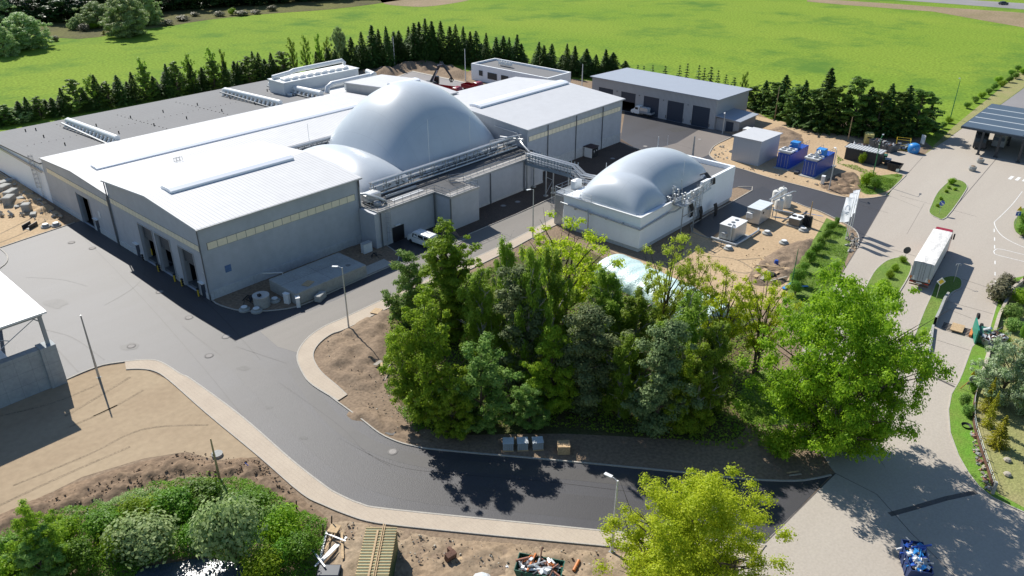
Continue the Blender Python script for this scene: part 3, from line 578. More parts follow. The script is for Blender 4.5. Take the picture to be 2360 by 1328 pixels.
# ---------------- garage with five gates
oD = (167, 98, 0); D = thing('garage_building', 'long ribbed grey garage with five dark blue gates', 'garage', oD)
m_rib = M('ribbed_cladding', (.40, .41, .425), .5, var=.05, line=('Y', .32, .09, .40), lines2=[('X', .32, .09, .12)])
gt5 = [(82.4, 86.8), (89.1, 93.4), (95.7, 100.0), (102.3, 106.5), (108.9, 113.2)]
wl = front(D, oD, 158.9, 80.9, 115.3, 6.75, [(a, b, .05, 4.65) for a, b in gt5], m_rib)
wl.add([(159.2, 80.9, 0), (174.2, 80.9, 0), (174.2, 80.9, 6.3), (159.2, 80.9, 6.75), (159.2, 81.2, 0), (174.2, 81.2, 0), (174.2, 81.2, 6.3), (159.2, 81.2, 6.75)], [(0, 1, 2, 3), (7, 6, 5, 4), (1, 5, 6, 2), (3, 2, 6, 7)])
wl.box(159.2, 174.2, 115, 115.3, 0, 6.3); wl.box(173.9, 174.2, 81.2, 115, 0, 6.3); wl.build('wall', m_rib, D)
r = MB(oD); r.add([(158.4, 80.3, 6.82), (174.7, 80.3, 6.34), (174.7, 115.7, 6.34), (158.4, 115.7, 6.82), (158.4, 80.3, 7.0), (174.7, 80.3, 6.52), (174.7, 115.7, 6.52), (158.4, 115.7, 7.0)], [(0, 3, 2, 1), (4, 5, 6, 7), (0, 1, 5, 4), (1, 2, 6, 5), (2, 3, 7, 6), (3, 0, 4, 7)])
r.build('roof', M('pale_blue_roof', (.33, .36, .41), .5, spec=.3, var=.03, line=('Y', .5, .06, .12)), D)
for i, (a, b) in enumerate(gt5):
    q = MB(oD); q.box(159.0, 159.08, a, b, 2.4 if i == 3 else .05, 4.65); q.build('garage_gate', m_door, D)
MB(oD).box(159.3, 173.8, 81.3, 114.9, .04, .07).build('floor', m_dark, D)
for y in (88, 94.5, 101.2, 107.7): MB(oD).box(158.7, 158.9, y-.12, y+.12, 4.4, 4.6).build('wall_lamp', m_gut, D)
bb = MB(oD)
for y in (82.2, 87, 88.9, 93.6):
    for z in (.5, .75, 1.0): bb.box(158.75, 158.9, y-.08, y+.08, z, z+.12)
bb.build('warning_strips', m_black, D)
oN = (164, 78, 0); N = thing('garage_annex', 'low lean-to annex with a dark door at the end of the garage', 'annex', oN)
q = MB(oN); q.box(159.4, 167.2, 75.2, 80.85, 0, 2.75); q.build('wall', m_rib, N)
r = MB(oN); r.add([(158.9, 74.8, 2.8), (167.8, 74.8, 2.8), (167.8, 80.88, 3.1), (158.9, 80.88, 3.1), (158.9, 74.8, 2.95), (167.8, 74.8, 2.95), (167.8, 80.88, 3.25), (158.9, 80.88, 3.25)], [(0, 3, 2, 1), (4, 5, 6, 7), (0, 1, 5, 4), (1, 2, 6, 5), (2, 3, 7, 6), (3, 0, 4, 7)])
r.build('roof', MATS['pale_blue_roof'], N); MB(oN).box(159.33, 159.4, 76.6, 78.35, .05, 2.4).build('door', m_door, N)
# ---------------- tall filter building W with ducts
oX = (107, 158, 0); X = thing('filter_building', 'white box-shaped filter building with thick ducts on the grey roof', 'building', oX)
q = MB(oX); q.box(97, 118.0, 155.5, 161.5, 0, 9.6); q.box(104.3, 121, 144.6, 155.4, 0, 6.8); q.box(97.4, 117.6, 153.4, 155.45, 6.9, 7.4); q.build('wall', M('filter_white', (.60, .62, .62), .5, var=.03), X)
q = MB(oX); q.box(96.8, 118.2, 155.3, 161.7, 9.6, 9.75); q.build('roof', m_white_p, X)
q = MB(oX)
for k in range(9): q.bbox(98+k*2.05, 99.6+k*2.05, 156.4, 158.4, 9.75, 10.35, .15)
q.build('filter_lids', m_white_p, X)
q = MB(oX); q.tube([(97.5, 157, 7.8), (97.5, 160, 8.6), (97.5, 160.3, 10.2), (102, 160.3, 10.5), (103, 160.3, 10.8), (117, 160.3, 11.0), (117.6, 160.3, 10.3), (117.6, 160.3, 9.6)], .5, 10, 0)
q.build('roof_duct', m_white_p, X, True)
q = MB(oX); q.tube([(104.5, 150, 7), (104.8, 150, 8.2), (106, 150, 8.8), (117, 150, 8.9), (118.5, 150, 8.9), (119.5, 154, 8.9)], .6, 10); q.tube([(110, 150, 8.7), (110, 150, 6.8)], .5, 10); q.build('lower_duct', m_white_p, X, True)
# ducts lying on the grey roof
def duct(label, x, y0, y1, r=.55, zig=True):
    o = thing('ventilation_duct', label, 'duct', (x, (y0+y1)/2, 7), 0, 'ducts across the grey flat roof'); O = o.location
    z = lambda y: 7.36-(y-144.75)*.0365+1.15
    q = MB(O); q.tube([(x, y1, z(y1)-.9), (x, y1, z(y1)-.1), (x, y1-.5, z(y1))]+[(x, y, z(y)) for y in (y1-3, (y0+y1)/2, y0+1)]+[(x, y0, z(y0))], r, 12); q.build('main_pipe', m_white_p, o, True)
    n = int((y1-y0)/1.7)
    for i in range(n+1):
        y = y0+.8+i*(y1-y0-1.6)/n
        MB(O).tube([(x-.2, y, z(y)-.2), (x-.9, y-.2, z(y)-.9), (x-1.0, y-.2, z(y)-1.2)], .24, 6).build('branch_pipe', m_white_p, o, True)
        MB(O).box(x-.75, x+.1, y-.05, y+.05, z(y)-1.15, z(y)-.3).build('support', m_steel, o)
    MB(O).box(x-1.5, x-1.15, y0, y1-.5, z(y0)-1.25, z(y0)-1.05).build('cable_tray', m_gut, o); return o
# positions of the three ducts
pa = G(150, 270, 8.2); pb = G(283, 325, 8.2); duct('white roof duct with side branches nearest the left end of the grey roof', (pa.x+pb.x)/2, 145.4, min(pa.y, 173), .5)
pa = G(512, 201, 8.2); pb = G(655, 240, 8.2); duct('white roof duct with side branches crossing the middle of the grey roof', (pa.x+pb.x)/2, 145.4, min(pa.y, 173), .5)
pa = G(618, 188, 8.2); pb = G(760, 213, 8.2); duct('thick white roof duct beside the filter building', (pa.x+pb.x)/2-1, 145.4, min(pa.y, 173.2), .62)

# ---------------- tank block under the big dome
oT = (87, 104, 0); T = thing('tank_block', 'grey-clad concrete tank block carrying the big dome', 'tank', oT)
q = MB(oT); q.box(67.6, 106.4, 87.5, 118.35, 0, 5.75); q.box(79.3, 85.7, 83.9, 87.5, 0, 5.75); q.build('wall', m_wall, T)
q = MB(oT)
for a in ((67.6, 106.4, 87.42, 87.5), ): q.box(a[0], 79.2, a[2], a[3], 5.5, 5.9); q.box(85.8, a[1], a[2], a[3], 5.5, 5.9)
q.box(79.22, 85.78, 83.82, 83.9, 5.5, 5.9); q.box(79.22, 79.3, 83.9, 87.5, 5.5, 5.9); q.box(85.7, 85.78, 83.9, 87.5, 5.5, 5.9); q.box(67.52, 67.6, 87.42, 91.1, 5.5, 5.9)
q.build('roof_edge', m_steel, T)
MB(oT).box(67.7, 106.3, 87.6, 118.3, 5.75, 5.8).box(79.4, 85.6, 84.0, 87.59, 5.75, 5.8).build('deck', M('concrete_deck', (.40, .385, .36), .85, col2=(.22, .21, .20), scale=.5, var=.1, fine=3), T)
MB(oT).box(66.9, 67.6, 87.45, 91.1, 0, 5.7).build('side_bay', m_wall, T)
MB(oT).box(67.6, 106.45, 87.44, 87.5, 0, .5).build('plinth', m_plinth, T)
for x in (68.0, 79.0, 92.2, 101): pipe_v(T, oT, x, 87.33, 5.6)
pipe_v(T, oT, 79.2, 83.8, 5.6, r=.13)
d = MB(oT).box(70.1, 72.4, 87.38, 87.44, .02, 2.5).build('door', M('black_door', (.012, .012, .016), .5), T)
MB(oT).box(70.6, 71.6, 87.1, 87.4, 2.75, 2.85).build('lamp', m_white_p, d)
ladder('caged_ladder', 'caged ladder on the tank wall left of the dark door', 69.1, 87.4, 5.8, (0, -1))

MB(oT).box(67.9, 106.2, 89.3, 95.4, 5.8, 5.83).box(79.8, 85.2, 85.6, 89.3, 5.8, 5.83).build('wet_shaded_roof', M('wet_deck_shade', (.035, .037, .042), .45, col2=(.07, .07, .07), var=.2, scale=.6), T)  # dark water on the inner deck, with the deck's shade put into the colour
# heightfield domes
def dome(name, label, bumps, x0, x1, y0, y1, zb, step, crease=0., sk=.5):
    nx = int((x1-x0)/step)+1; ny = int((y1-y0)/step)+1; Z = np.zeros((nx+1, ny+1))
    xs = np.linspace(x0, x1, nx+1)[:, None]; ys = np.linspace(y0, y1, ny+1)[None, :]
    for (a, b, c, d, h, p, q, e_) in bumps:
        u = np.clip((xs-(a+b)/2)/((b-a)/2), -1, 1); v = np.clip((ys-(c+d)/2)/((d-c)/2), -1, 1)
        r4 = (np.abs(u)**e_+np.abs(v)**e_)**(1/e_); w4 = np.clip(r4, 0, 1)**2; r_ = np.minimum(1, np.sqrt(u*u+v*v)*(1-w4)+r4*w4); z = h*np.maximum(1-r_**p, 0)**q
        Z = np.where(Z*z > 0, np.maximum(Z, z)+sk*np.exp(-np.abs(Z-z)/1.0)*np.minimum(1, np.minimum(Z, z)/1.5), np.maximum(Z, z))
    vs = [(x0+(x1-x0)*i/nx, y0+(y1-y0)*j/ny, zb+Z[i, j]) for i in range(nx+1) for j in range(ny+1)]
    fs = []
    for i in range(nx):
        for j in range(ny):
            c = [(i, j), (i+1, j), (i+1, j+1), (i, j+1)]
            if max(Z[k] for k in c) > 0: fs.append([k[0]*(ny+1)+k[1] for k in c])
    me = bpy.data.meshes.new(name); me.from_pydata(vs, [], fs); me.materials.append(m_mem); me.polygons.foreach_set('use_smooth', [True]*len(fs))
    bmx = __import__('bmesh').new(); bmx.from_mesh(me); __import__('bmesh').ops.delete(bmx, geom=[v for v in bmx.verts if not v.link_faces], context='VERTS'); bmx.to_mesh(me); bmx.free()
    o = bpy.data.objects.new(name, me); COL.objects.link(o); return tag(o, label, 'dome', 'inflated gas domes')
dome('gas_dome', 'huge silver-white inflated dome on the grey tank block', [(78.8, 106.6, 95.2, 121, 12.0, 2.1, .72, 4)], 78.8, 106.6, 95.2, 121, 5.78, .45)
dome('gas_dome', 'low silver-white membrane lobe in front of the huge dome', [(70.0, 81.5, 94.2, 118, 3.9, 2.4, .60, 6)], 70.0, 81.5, 94.2, 118, 5.78, .4)
dome('gas_dome', 'smaller silver-white inflated dome on the white building', [(92.9, 102.0, 57.8, 69.6, 3.9, 2.3, .6, 9), (94.0, 118.2, 59.0, 71.0, 5.3, 2.2, .60, 5)], 92.9, 118.2, 57.8, 71.0, 5.5, .3, sk=.25)
# ---------------- white digester building
oY = (107, 65, 0); Y = thing('white_tank_building', 'white rendered building carrying the smaller dome', 'building', oY)
q = MB(oY); q.box(92.4, 121.6, 57.0, 71.5, .7, 5.55)
q.box(110.5, 121.6, 57.0, 57.5, 5.55, 6.35); q.box(121.1, 121.6, 57.5, 71.0, 5.55, 6.35); q.box(110.5, 121.6, 71.0, 71.5, 5.55, 6.35); q.build('wall', m_wwall, Y)
q = MB(oY); q.box(92.6, 121.4, 57.15, 71.3, 0, .7); q.build('plinth', m_plinth, Y)
MB(oY).box(100.5, 121.0, 57.6, 70.9, 5.56, 5.62).build('roof', m_groof, Y)
q = MB(oY); q.box(92.3, 110.45, 56.93, 57.25, 5.55, 5.75); q.box(92.3, 92.62, 57.26, 71.6, 5.55, 5.75); q.build('roof_edge', m_white_p, Y)
q = MB(oY)
q.tube([(92.1, 71.9, 4.4), (92.1, 56.8, 3.9), (100, 56.7, 4.3), (101, 56.2, 4.4), (108, 56.2, 5.0)], .13, 8)
for yy in (60, 63, 66, 69): q.box(92.0, 92.4, yy-.12, yy+.12, 3.9, 4.15)
q.tube([(92.1, 66.5, 4.6), (91.9, 66.2, 3.6), (91.9, 66.2, .3)], .1, 6); q.build('wall_pipe', m_steel, Y)
# ------------------------------------------------------------------ plants
rng = np.random.default_rng(11)
m_bark = M('bark', (.12, .09, .065), .9, var=.3, scale=3, fine=6, obj=True)
m_bbark = M('pale_bark', (.40, .37, .33), .85, var=.3, scale=3, fine=4, obj=True)
LM = dict(
    spruce=leafmat('spruce_needles', (.045, .10, .025), (.10, .18, .035), .25, .6),
    oak=leafmat('oak_leaves', (.125, .27, .012), (.38, .53, .03), .5),
    maple=leafmat('maple_leaves', (.17, .34, .03), (.36, .52, .05), .54),
    lime=leafmat('lime_leaves', (.17, .30, .02), (.38, .50, .04), .5),
    acacia=leafmat('acacia_leaves', (.36, .50, .02), (.64, .74, .05), .55),
    olive=leafmat('olive_leaves', (.30, .36, .03), (.50, .54, .07), .52),
    birch=leafmat('birch_leaves', (.17, .30, .03), (.36, .50, .06), .55),
    pine=leafmat('pine_needles', (.11, .165, .06), (.24, .30, .12), .3, .6),
    alder=leafmat('grey_green_leaves', (.13, .27, .05), (.32, .46, .11), .5),
    willow=leafmat('willow_leaves', (.22, .34, .10), (.46, .56, .25), .45),
    wood=leafmat('dark_wood_leaves', (.02, .05, .014), (.05, .09, .02), .2),
    white=leafmat('blossom_leaves', (.12, .25, .05), (.55, .62, .42), .3),
    yellow=leafmat('yellow_conifer', (.22, .25, .012), (.50, .48, .03), .25),
    hedge=leafmat('hedge_leaves', (.07, .18, .015), (.19, .34, .025), .38),
    brown=leafmat('brown_twigs', (.13, .13, .07), (.24, .22, .13), .2),
    grove=leafmat('grove_leaves', (.09, .17, .03), (.20, .31, .05), .42),
    under=leafmat('undergrowth_leaves', (.09, .22, .012), (.24, .42, .03), .4))
def leaves(name, mat, C, N, size, parent=None, jit=.35, asp=.6, hang=None):
    "a crown mesh of small diamond leaves: C centres, N normals, size"
    n = len(C); C = np.asarray(C, float); N = np.asarray(N, float)+rng.normal(0, jit, (n, 3)); N /= np.linalg.norm(N, axis=1)[:, None]+1e-9
    t = rng.normal(0, 1, (n, 3)) if hang is None else np.asarray(hang)+rng.normal(0, .25, (n, 3))
    t -= N*np.sum(t*N, axis=1)[:, None]; t /= np.linalg.norm(t, axis=1)[:, None]+1e-9; b = np.cross(N, t)
    s = (np.asarray(size)*rng.uniform(.6, 1.35, n))[:, None]
    V = np.stack([C+t*s, C+b*s*asp, C-t*s*.9, C-b*s*asp], 1).reshape(-1, 3)
    me = bpy.data.meshes.new(name); me.vertices.add(4*n); me.vertices.foreach_set('co', V.ravel()); me.loops.add(4*n)
    me.loops.foreach_set('vertex_index', np.arange(4*n, dtype=np.int32)); me.polygons.add(n)
    me.polygons.foreach_set('loop_start', np.arange(0, 4*n, 4, dtype=np.int32)); me.polygons.foreach_set('loop_total', np.full(n, 4, dtype=np.int32))
    me.materials.append(mat); me.update(); me.validate()
    o = bpy.data.objects.new(name, me); COL.objects.link(o)
    if parent: o.parent = parent
    return o
def blob(c, r, n, flat=.75):
    "points on the shell of a leaf clump with outward normals"
    d = rng.normal(0, 1, (n, 3)); d /= np.linalg.norm(d, axis=1)[:, None]; k = rng.uniform(.15, 1.18, n)[:, None]
    P = d*k*np.array([r, r, r*flat]); return P+np.asarray(c), d*np.array([1, 1, 1])+np.array([0, 0, .5])
def broad(kind, H=14., W=9., base=.2, ncl=70, nl=170, ls=.2, seed=0, top=.55, bark=None, clr=.12, shape=2.0, ntr=1, inner=.4, drop=False, cname='crown', limbs=60, rise=.7, spread=1.):
    "broadleaf tree: trunk, limbs, clumps of leaves filling an uneven envelope. top = relative height of widest point"
    global rng; rng = np.random.default_rng(100+seed); root = thing('tree', 'x', 'tree')
    cl = []; lob = rng.uniform(0, 6.28, 3); nlimb = max(8, ncl//5); lim = []
    for i in range(nlimb):
        z = min(1, max(.02, (i+rng.uniform(.1, .9))/nlimb)); zz = (z-top)/(1-top) if z > top else (top-z)/top
        R0 = W/2*max(.03, 1-abs(zz)**shape)**.5; a = i*2.4+rng.normal(0, .4); R0 *= 1+(rng.uniform(.72, 1.18)-1)*spread
        ez = H*(base+(1-base)*z)-.02*H; e = np.array([R0*math.cos(a), R0*math.sin(a), ez]); s0 = np.array([0, 0, max(H*base*.5, ez-rise*R0-.05*H)])
        m = max(2, int(round(ncl/nlimb*(.6+.8*R0/(W/2))))); lim.append((s0, e, R0))
        for k in range(m):
            t = inner+(1.02-inner)*(k+rng.uniform(.2, .8))/m; p = s0+(e-s0)*t; p[2] += .06*H*math.sin(t*3.14)*.5
            cl.append((p+rng.normal(0, .055*W*(.5+t), 3)*np.array([1, 1, .8]), 1.15-.35*t))
    P = []; Nn = []
    for c, f in cl:
        rr = W*clr*rng.uniform(.6, 1.45)*f; n = int(nl*(rr/(W*clr))**1.6)+8
        if drop: p, d = blob(c, rr*.8, n, 1.0); p[:, 2] -= rng.uniform(0, 1, n)**1.5*rr*2.4
        else: p, d = blob(c, rr, n, .6)
        P.append(p); Nn.append(d)
    P = np.vstack(P); Nn = np.vstack(Nn); P[:, 2] = np.maximum(P[:, 2], .1)
    leaves(cname, LM[kind], P, Nn, ls, root, asp=.45 if drop else .62, hang=np.tile([0, 0, -1.], (len(P), 1)) if drop else None)
    tm = MB(); r0 = H*.016+.05
    for k in range(ntr):
        ox = (k-(ntr-1)/2)*.6; lean = rng.normal(0, .03, 2)*H
        pts = [(ox+lean[0]*t, lean[1]*t, H*t*.86) for t in (0, .15, .35, .6, .8, 1)]
        tm.tube(pts, [r0*1.35, r0, r0*.8, r0*.5, r0*.28, r0*.08], 7)
    for s0, e, R0 in lim[:limbs]:
        q = r0*min(.5, .2+.3*R0/W*2); mid = s0+(e-s0)*.5; mid[2] += .03*H; tm.tube([s0, mid, e], [q, q*.6, q*.12], 5)
        for k in range(2):
            p = s0+(e-s0)*rng.uniform(.4, .8); tm.tube([p, p+rng.normal(0, .1*W, 3)+np.array([0, 0, .06*H])], [q*.35, q*.06], 4)
    tm.build('trunk', bark or m_bark, root, True); return root
def spruce(H=10., W=4., nl=1500, seed=0, ls=.24, kind='spruce', levels=26, bare=.03, gap=.0):
    global rng; rng = np.random.default_rng(300+seed); root = thing('spruce', 'x', 'tree'); P = []; Nn = []; Hg = []
    for i in range(levels):
        t = i/(levels-1); z = H*(bare+(.97-bare)*t); r = W/2*(1-t)**.85*rng.uniform(.82, 1.15)+.08; nb = max(4, int(9*(1-t)+4)); a0 = rng.uniform(0, 6.28)
        for b in range(nb):
            a = a0+6.283*b/nb+rng.normal(0, .15); rb = r*rng.uniform(.65, 1.18); n = max(5, int(nl/levels/nb*(1.7-1.3*t)))
            s = rng.uniform(.12, 1, n)**.7; side = rng.normal(0, .13, n)*rb*(1.1-s)
            x = np.cos(a)*s*rb-np.sin(a)*side; y = np.sin(a)*s*rb+np.cos(a)*side; zz = z-s*rb*.30+.10*rb*s*s+rng.normal(0, .07, n)*H/10
            P.append(np.stack([x, y, zz], 1)); Nn.append(np.tile([np.cos(a)*.35, np.sin(a)*.35, 1], (n, 1))); Hg.append(np.tile([np.cos(a), np.sin(a), -.25], (n, 1)))
    leaves('crown', LM[kind], np.vstack(P), np.vstack(Nn), ls, root, asp=.42, hang=np.vstack(Hg), jit=.45)
    MB().tube([(0, 0, 0), (0, 0, H*.5), (0, 0, H*.98)], [H*.014+.04, H*.009, .02], 6).build('trunk', m_bark, root, True); return root
def bush(kind, W=2., H=1.5, n=900, ls=.1, seed=0, name='shrub', ncl=9):
    global rng; rng = np.random.default_rng(600+seed); root = thing(name, 'x', 'shrub'); P = []; Nn = []
    for i in range(ncl):
        a = rng.uniform(0, 6.28); r = W*.30*rng.uniform(.1, 1); c = (r*math.cos(a), r*math.sin(a), H*rng.uniform(.35, .72)); p, d = blob(c, W*.24, n//ncl, .9); P.append(p); Nn.append(d)
    P = np.vstack(P); P[:, 2] = np.maximum(P[:, 2], .03)
    leaves('foliage', LM[kind], P, np.vstack(Nn), ls, root)
    t = MB()
    for k in range(5): a = k*1.25; t.tube([(0, 0, 0), (W*.2*math.cos(a), W*.2*math.sin(a), H*.6)], [.04, .01], 4)
    t.build('stems', m_bark, root); return root
TPL = {}
def place(key, bx, by, ty=None, wpx=None, label='', group=None, name=None, cat=None, H=None, Wm=None, rz=None, g=None):
    root, H0, W0 = TPL[key][:3]; g = g or G(bx, by); H = H or HG(bx, by, ty)
    dep = (Vector((g.x, g.y, H*.55-CH))).dot(FV); Wm = Wm or (wpx*dep/FPX if wpx else W0*H/H0)
    sc = (Wm/W0, Wm/W0, H/H0); rz = random.uniform(0, 6.28) if rz is None else rz
    if 'used' not in TPL[key][3:]:
        TPL[key] = (root, H0, W0, 'used'); r = root; r.location = (g.x, g.y, 0); r.rotation_euler = (0, 0, rz); r.scale = sc; r['label'] = label
        if group: r['group'] = group
    else: r = dup(root, (g.x, g.y, 0), rz, label, group, sc)
    if name: r.name = name
    if cat: r['category'] = cat
    if name != 'young_maple' and H > 3.5: r.rotation_euler = (random.gauss(0, .025), random.gauss(0, .025), rz)
    if not group and 'group' in r: del r['group']
    return r
ORD = 'first second third fourth fifth sixth seventh eighth ninth tenth eleventh twelfth thirteenth fourteenth fifteenth sixteenth seventeenth eighteenth nineteenth twentieth'.split()
def nth(i):
    i += 1
    if i <= 20: return ORD[i-1]
    t = {2: 'twenty', 3: 'thirty', 4: 'forty', 5: 'fifty', 6: 'sixty', 7: 'seventy'}[i//10]; return t+'-'+ORD[i % 10-1] if i % 10 else t[:-1]+'ieth'

TPL['oak'] = (broad('oak', 18, 19, .12, 400, 230, .16, 1, .5, clr=.066, shape=2.8, inner=.30, rise=.5, spread=.45), 18, 19)
TPL['maple'] = (broad('maple', 16, 7, .06, 240, 200, .14, 2, .36, clr=.085, shape=1.7, inner=.12, rise=1.0), 16, 7)
TPL['lime'] = (broad('lime', 12, 9, .05, 190, 240, .13, 3, .42, clr=.08, inner=.35, rise=.9), 12, 9)
TPL['alder'] = (broad('alder', 12, 7.5, .05, 150, 210, .14, 4, .38, clr=.09, shape=1.6, inner=.3, rise=.8), 12, 7.5)
TPL['acacia'] = (broad('acacia', 14, 10, .36, 105, 105, .13, 5, .62, clr=.075, inner=.35, ntr=2, rise=1.3), 14, 10)
TPL['acacia_near'] = (broad('acacia', 14, 11, .04, 460, 230, .085, 6, .46, clr=.068, inner=.25, ntr=2, rise=.6, spread=.5), 14, 11)
TPL['olive'] = (broad('olive', 14, 10, .40, 100, 95, .12, 7, .62, clr=.075, inner=.35, ntr=2, rise=1.3), 14, 10)
TPL['birch'] = (broad('birch', 15, 6, .12, 130, 220, .13, 8, .42, bark=m_bbark, clr=.085, shape=1.4, inner=.25, drop=True, rise=1.2), 15, 6)
TPL['birch2'] = (broad('birch', 14, 5.4, .1, 110, 220, .13, 9, .35, bark=m_bbark, clr=.095, shape=1.3, inner=.25, drop=True, rise=1.2), 14, 5.4)
TPL['pine'] = (broad('pine', 13, 6, .06, 140, 240, .13, 10, .22, clr=.12, shape=1.1, inner=.2, rise=.2), 13, 6)
TPL['pine2'] = (broad('pine', 14, 5.4, .12, 130, 240, .13, 11, .25, clr=.12, shape=1.05, inner=.2, rise=.25), 14, 5.4)
TPL['fbirch'] = (broad('birch', 10, 4, .06, 80, 45, .17, 12, .4, clr=.09, inner=.2, shape=1.4, drop=True, rise=1.2), 10, 4)
TPL['willow'] = (broad('willow', 13, 14, .0, 230, 170, .26, 13, .42, clr=.085, shape=2.4, inner=.55, rise=.6), 13, 14)
TPL['wood'] = (broad('wood', 14, 12, .02, 90, 90, .42, 14, .45, clr=.12, shape=2.4, inner=.4), 14, 12)
TPL['grove'] = (broad('grove', 13, 7, .02, 120, 120, .22, 15, .22, clr=.09, shape=1.1, inner=.3, rise=.3), 13, 7)
TPL['grove2'] = (broad('grove', 13, 6, .02, 110, 120, .22, 21, .3, clr=.10, shape=1.2, inner=.3, rise=.8), 13, 6)
TPL['blossom'] = (broad('white', 9, 9, .12, 150, 150, .12, 16, .5, clr=.08, inner=.3), 9, 9)
TPL['spruceA'] = (spruce(10, 4.2, 3600, 1), 10, 4.2); TPL['spruceB'] = (spruce(10, 3.4, 3200, 2, levels=26), 10, 3.4); TPL['spruceC'] = (spruce(10, 5, 4000, 3), 10, 5)
TPL['young'] = (spruce(6, 2.2, 500, 4, .2, levels=13), 6, 2.2)
TPL['yellowcon'] = (spruce(6, 3.6, 5000, 5, .12, 'yellow', 20), 6, 3.6)
TPL['ball'] = (bush('hedge', 2, 1.7, 5200, .055, 1, ncl=14), 1.7, 2); TPL['lump'] = (bush('alder', 2.4, 1.5, 2400, .1, 2), 1.5, 2.4)
TPL['limeb'] = (bush('oak', 2.4, 1.8, 5200, .065, 3, ncl=14), 1.8, 2.4); TPL['brownb'] = (bush('brown', 2.6, 1.6, 1200, .14, 4), 1.6, 2.6); TPL['willowb'] = (bush('willow', 4.5, 3.4, 6000, .13, 5, ncl=18), 3.4, 4.5)

# back rows
row1 = [(0, 250), (22, 262), (90, 247), (112, 235), (145, 228), (200, 213), (245, 195), (272, 190), (300, 187), (365, 178), (385, 165), (402, 168), (423, 165), (470, 160), (495, 172), (545, 140), (562, 143), (592, 117), (615, 135), (635, 137), (657, 137), (735, 118), (757, 108), (775, 115), (800, 110)]
for i, (x, t) in enumerate(row1):
    by = 300-x*.172 if x < 650 else 186-(x-650)*.06
    b = G(x, by-14); place(['spruceA', 'spruceB', 'spruceC'][i % 3], x, by-14, t, None, f'dark spruce, {nth(i)} from the left in the row beyond the grey flat roof', 'spruces beyond the grey flat roof', H=max(4, HG(x, by-14, t)), Wm=random.uniform(4.2, 5.6))
for i, (k, x, t, wd) in enumerate([('willow', 50, 248, 60), ('fbirch', 222, 172, 52), ('fbirch', 342, 132, 42), ('fbirch', 447, 124, 44), ('fbirch', 498, 108, 40), ('fbirch', 522, 112, 30), ('fbirch', 680, 84, 30), ('fbirch', 708, 80, 30), ('fbirch', 740, 76, 28), ('willow', 786, 70, 40), ('fbirch', 760, 84, 26)]):
    by = (300-x*.172 if x < 650 else 180-(x-650)*.06)-12
    lb = ['low pale shrubby tree at the left end of the spruce row', 'pale rounded birch standing between spruces near the left of the row', 'loose tall birch above the small spruces, left of the middle', 'loose birch between spruces beyond the first wide stretch of grey roof', 'tallest birch of the group beyond the grey roof', 'slim birch pressed against the tallest birch', 'slim birch at the left start of the dense spruces', 'second slim birch before the dense spruces', 'third slim birch before the dense spruces', 'pale round-topped tree among the spruces left of the flag-like pole', 'thin birch half hidden beside the pale round-topped tree'][i]
    place(k, x, by, t, wd, lb, 'birches in the spruce row')
for i in range(26):
    x = -6+i*26.5+random.uniform(-5, 5); by = (300-x*.172 if x < 650 else 186)-10
    place(['spruceC', 'grove2', 'spruceA'][i % 3], x, by, None, None, f'low dark conifer, {nth(i)} from the left filling the row beyond the grey flat roof', 'low conifers beyond the grey flat roof', H=random.uniform(5.5, 8.5) if x > 150 else random.uniform(4, 6), Wm=random.uniform(4.5, 6))
row2 = [(815, 85), (838, 72), (860, 57), (878, 66), (897, 60), (912, 72), (925, 70), (945, 60), (957, 52), (970, 50), (985, 42), (995, 48), (1005, 58), (1018, 47), (1038, 60), (1052, 55), (1068, 60), (1085, 72), (1100, 70), (1120, 75), (1140, 85), (1160, 82), (1171, 85), (1190, 78), (1203, 100), (1238, 96), (1252, 104), (1270, 100), (1305, 100), (1325, 105), (1350, 112), (1370, 125), (1395, 113), (1412, 120), (1440, 140)]
def b2(x): return float(np.interp(x, [800, 860, 950, 1050, 1120, 1190, 1300, 1440], [165, 155, 146, 148, 158, 168, 176, 178]))
for i, (x, t) in enumerate(row2):
    by = b2(x)+random.uniform(-3, 2); place(['spruceA', 'spruceC', 'spruceB'][i % 3], x, by, t, None, f'dense dark spruce, {nth(i)} from the left behind the dirt mound and office', 'dense spruces at the meadow edge', Wm=random.uniform(5, 8))
for i in range(26):
    x = 822+i*23.5+random.uniform(-8, 8)
    if 1206 < x < 1230: continue
    by = b2(x)-11; place(['spruceC', 'spruceA'][i % 2], x, by, b2(x)-62+random.uniform(-10, 10) if x < 1200 else b2(x)-50, None, f'dark spruce, {nth(i)} from the left in the hidden second row', 'spruces of the second row', Wm=random.uniform(5, 8.5))
for i, (x, t) in enumerate([(1462, 150), (1480, 152), (1500, 150), (1530, 152), (1560, 150), (1577, 146), (1605, 150), (1618, 156), (1632, 154), (1650, 162), (1668, 172), (1686, 178)]):
    place('young', x, 205+(x-1462)*.15, t, None, f'sparse young conifer, {nth(i)} from the left above the garage roof', 'young conifers behind the garage', Wm=random.uniform(3, 4.2), name='young_conifer')
place('fbirch', 1709, 242, 165, 28, 'slim grey-green tree just right of the garage roof', 'birches in the spruce row')
gv = [(1735, 250, 200, 40), (1757, 255, 190, 50), (1775, 262, 195, 45), (1800, 268, 172, 62), (1822, 285, 200, 50), (1845, 290, 187, 55), (1868, 295, 200, 50), (1892, 300, 160, 72), (1915, 305, 195, 55), (1938, 305, 200, 55), (1962, 308, 178, 68), (1990, 310, 195, 60), (2015, 312, 205, 55), (2032, 312, 190, 60), (2055, 312, 210, 55), (2075, 312, 203, 62), (2108, 308, 205, 78), (2135, 298, 240, 40)]
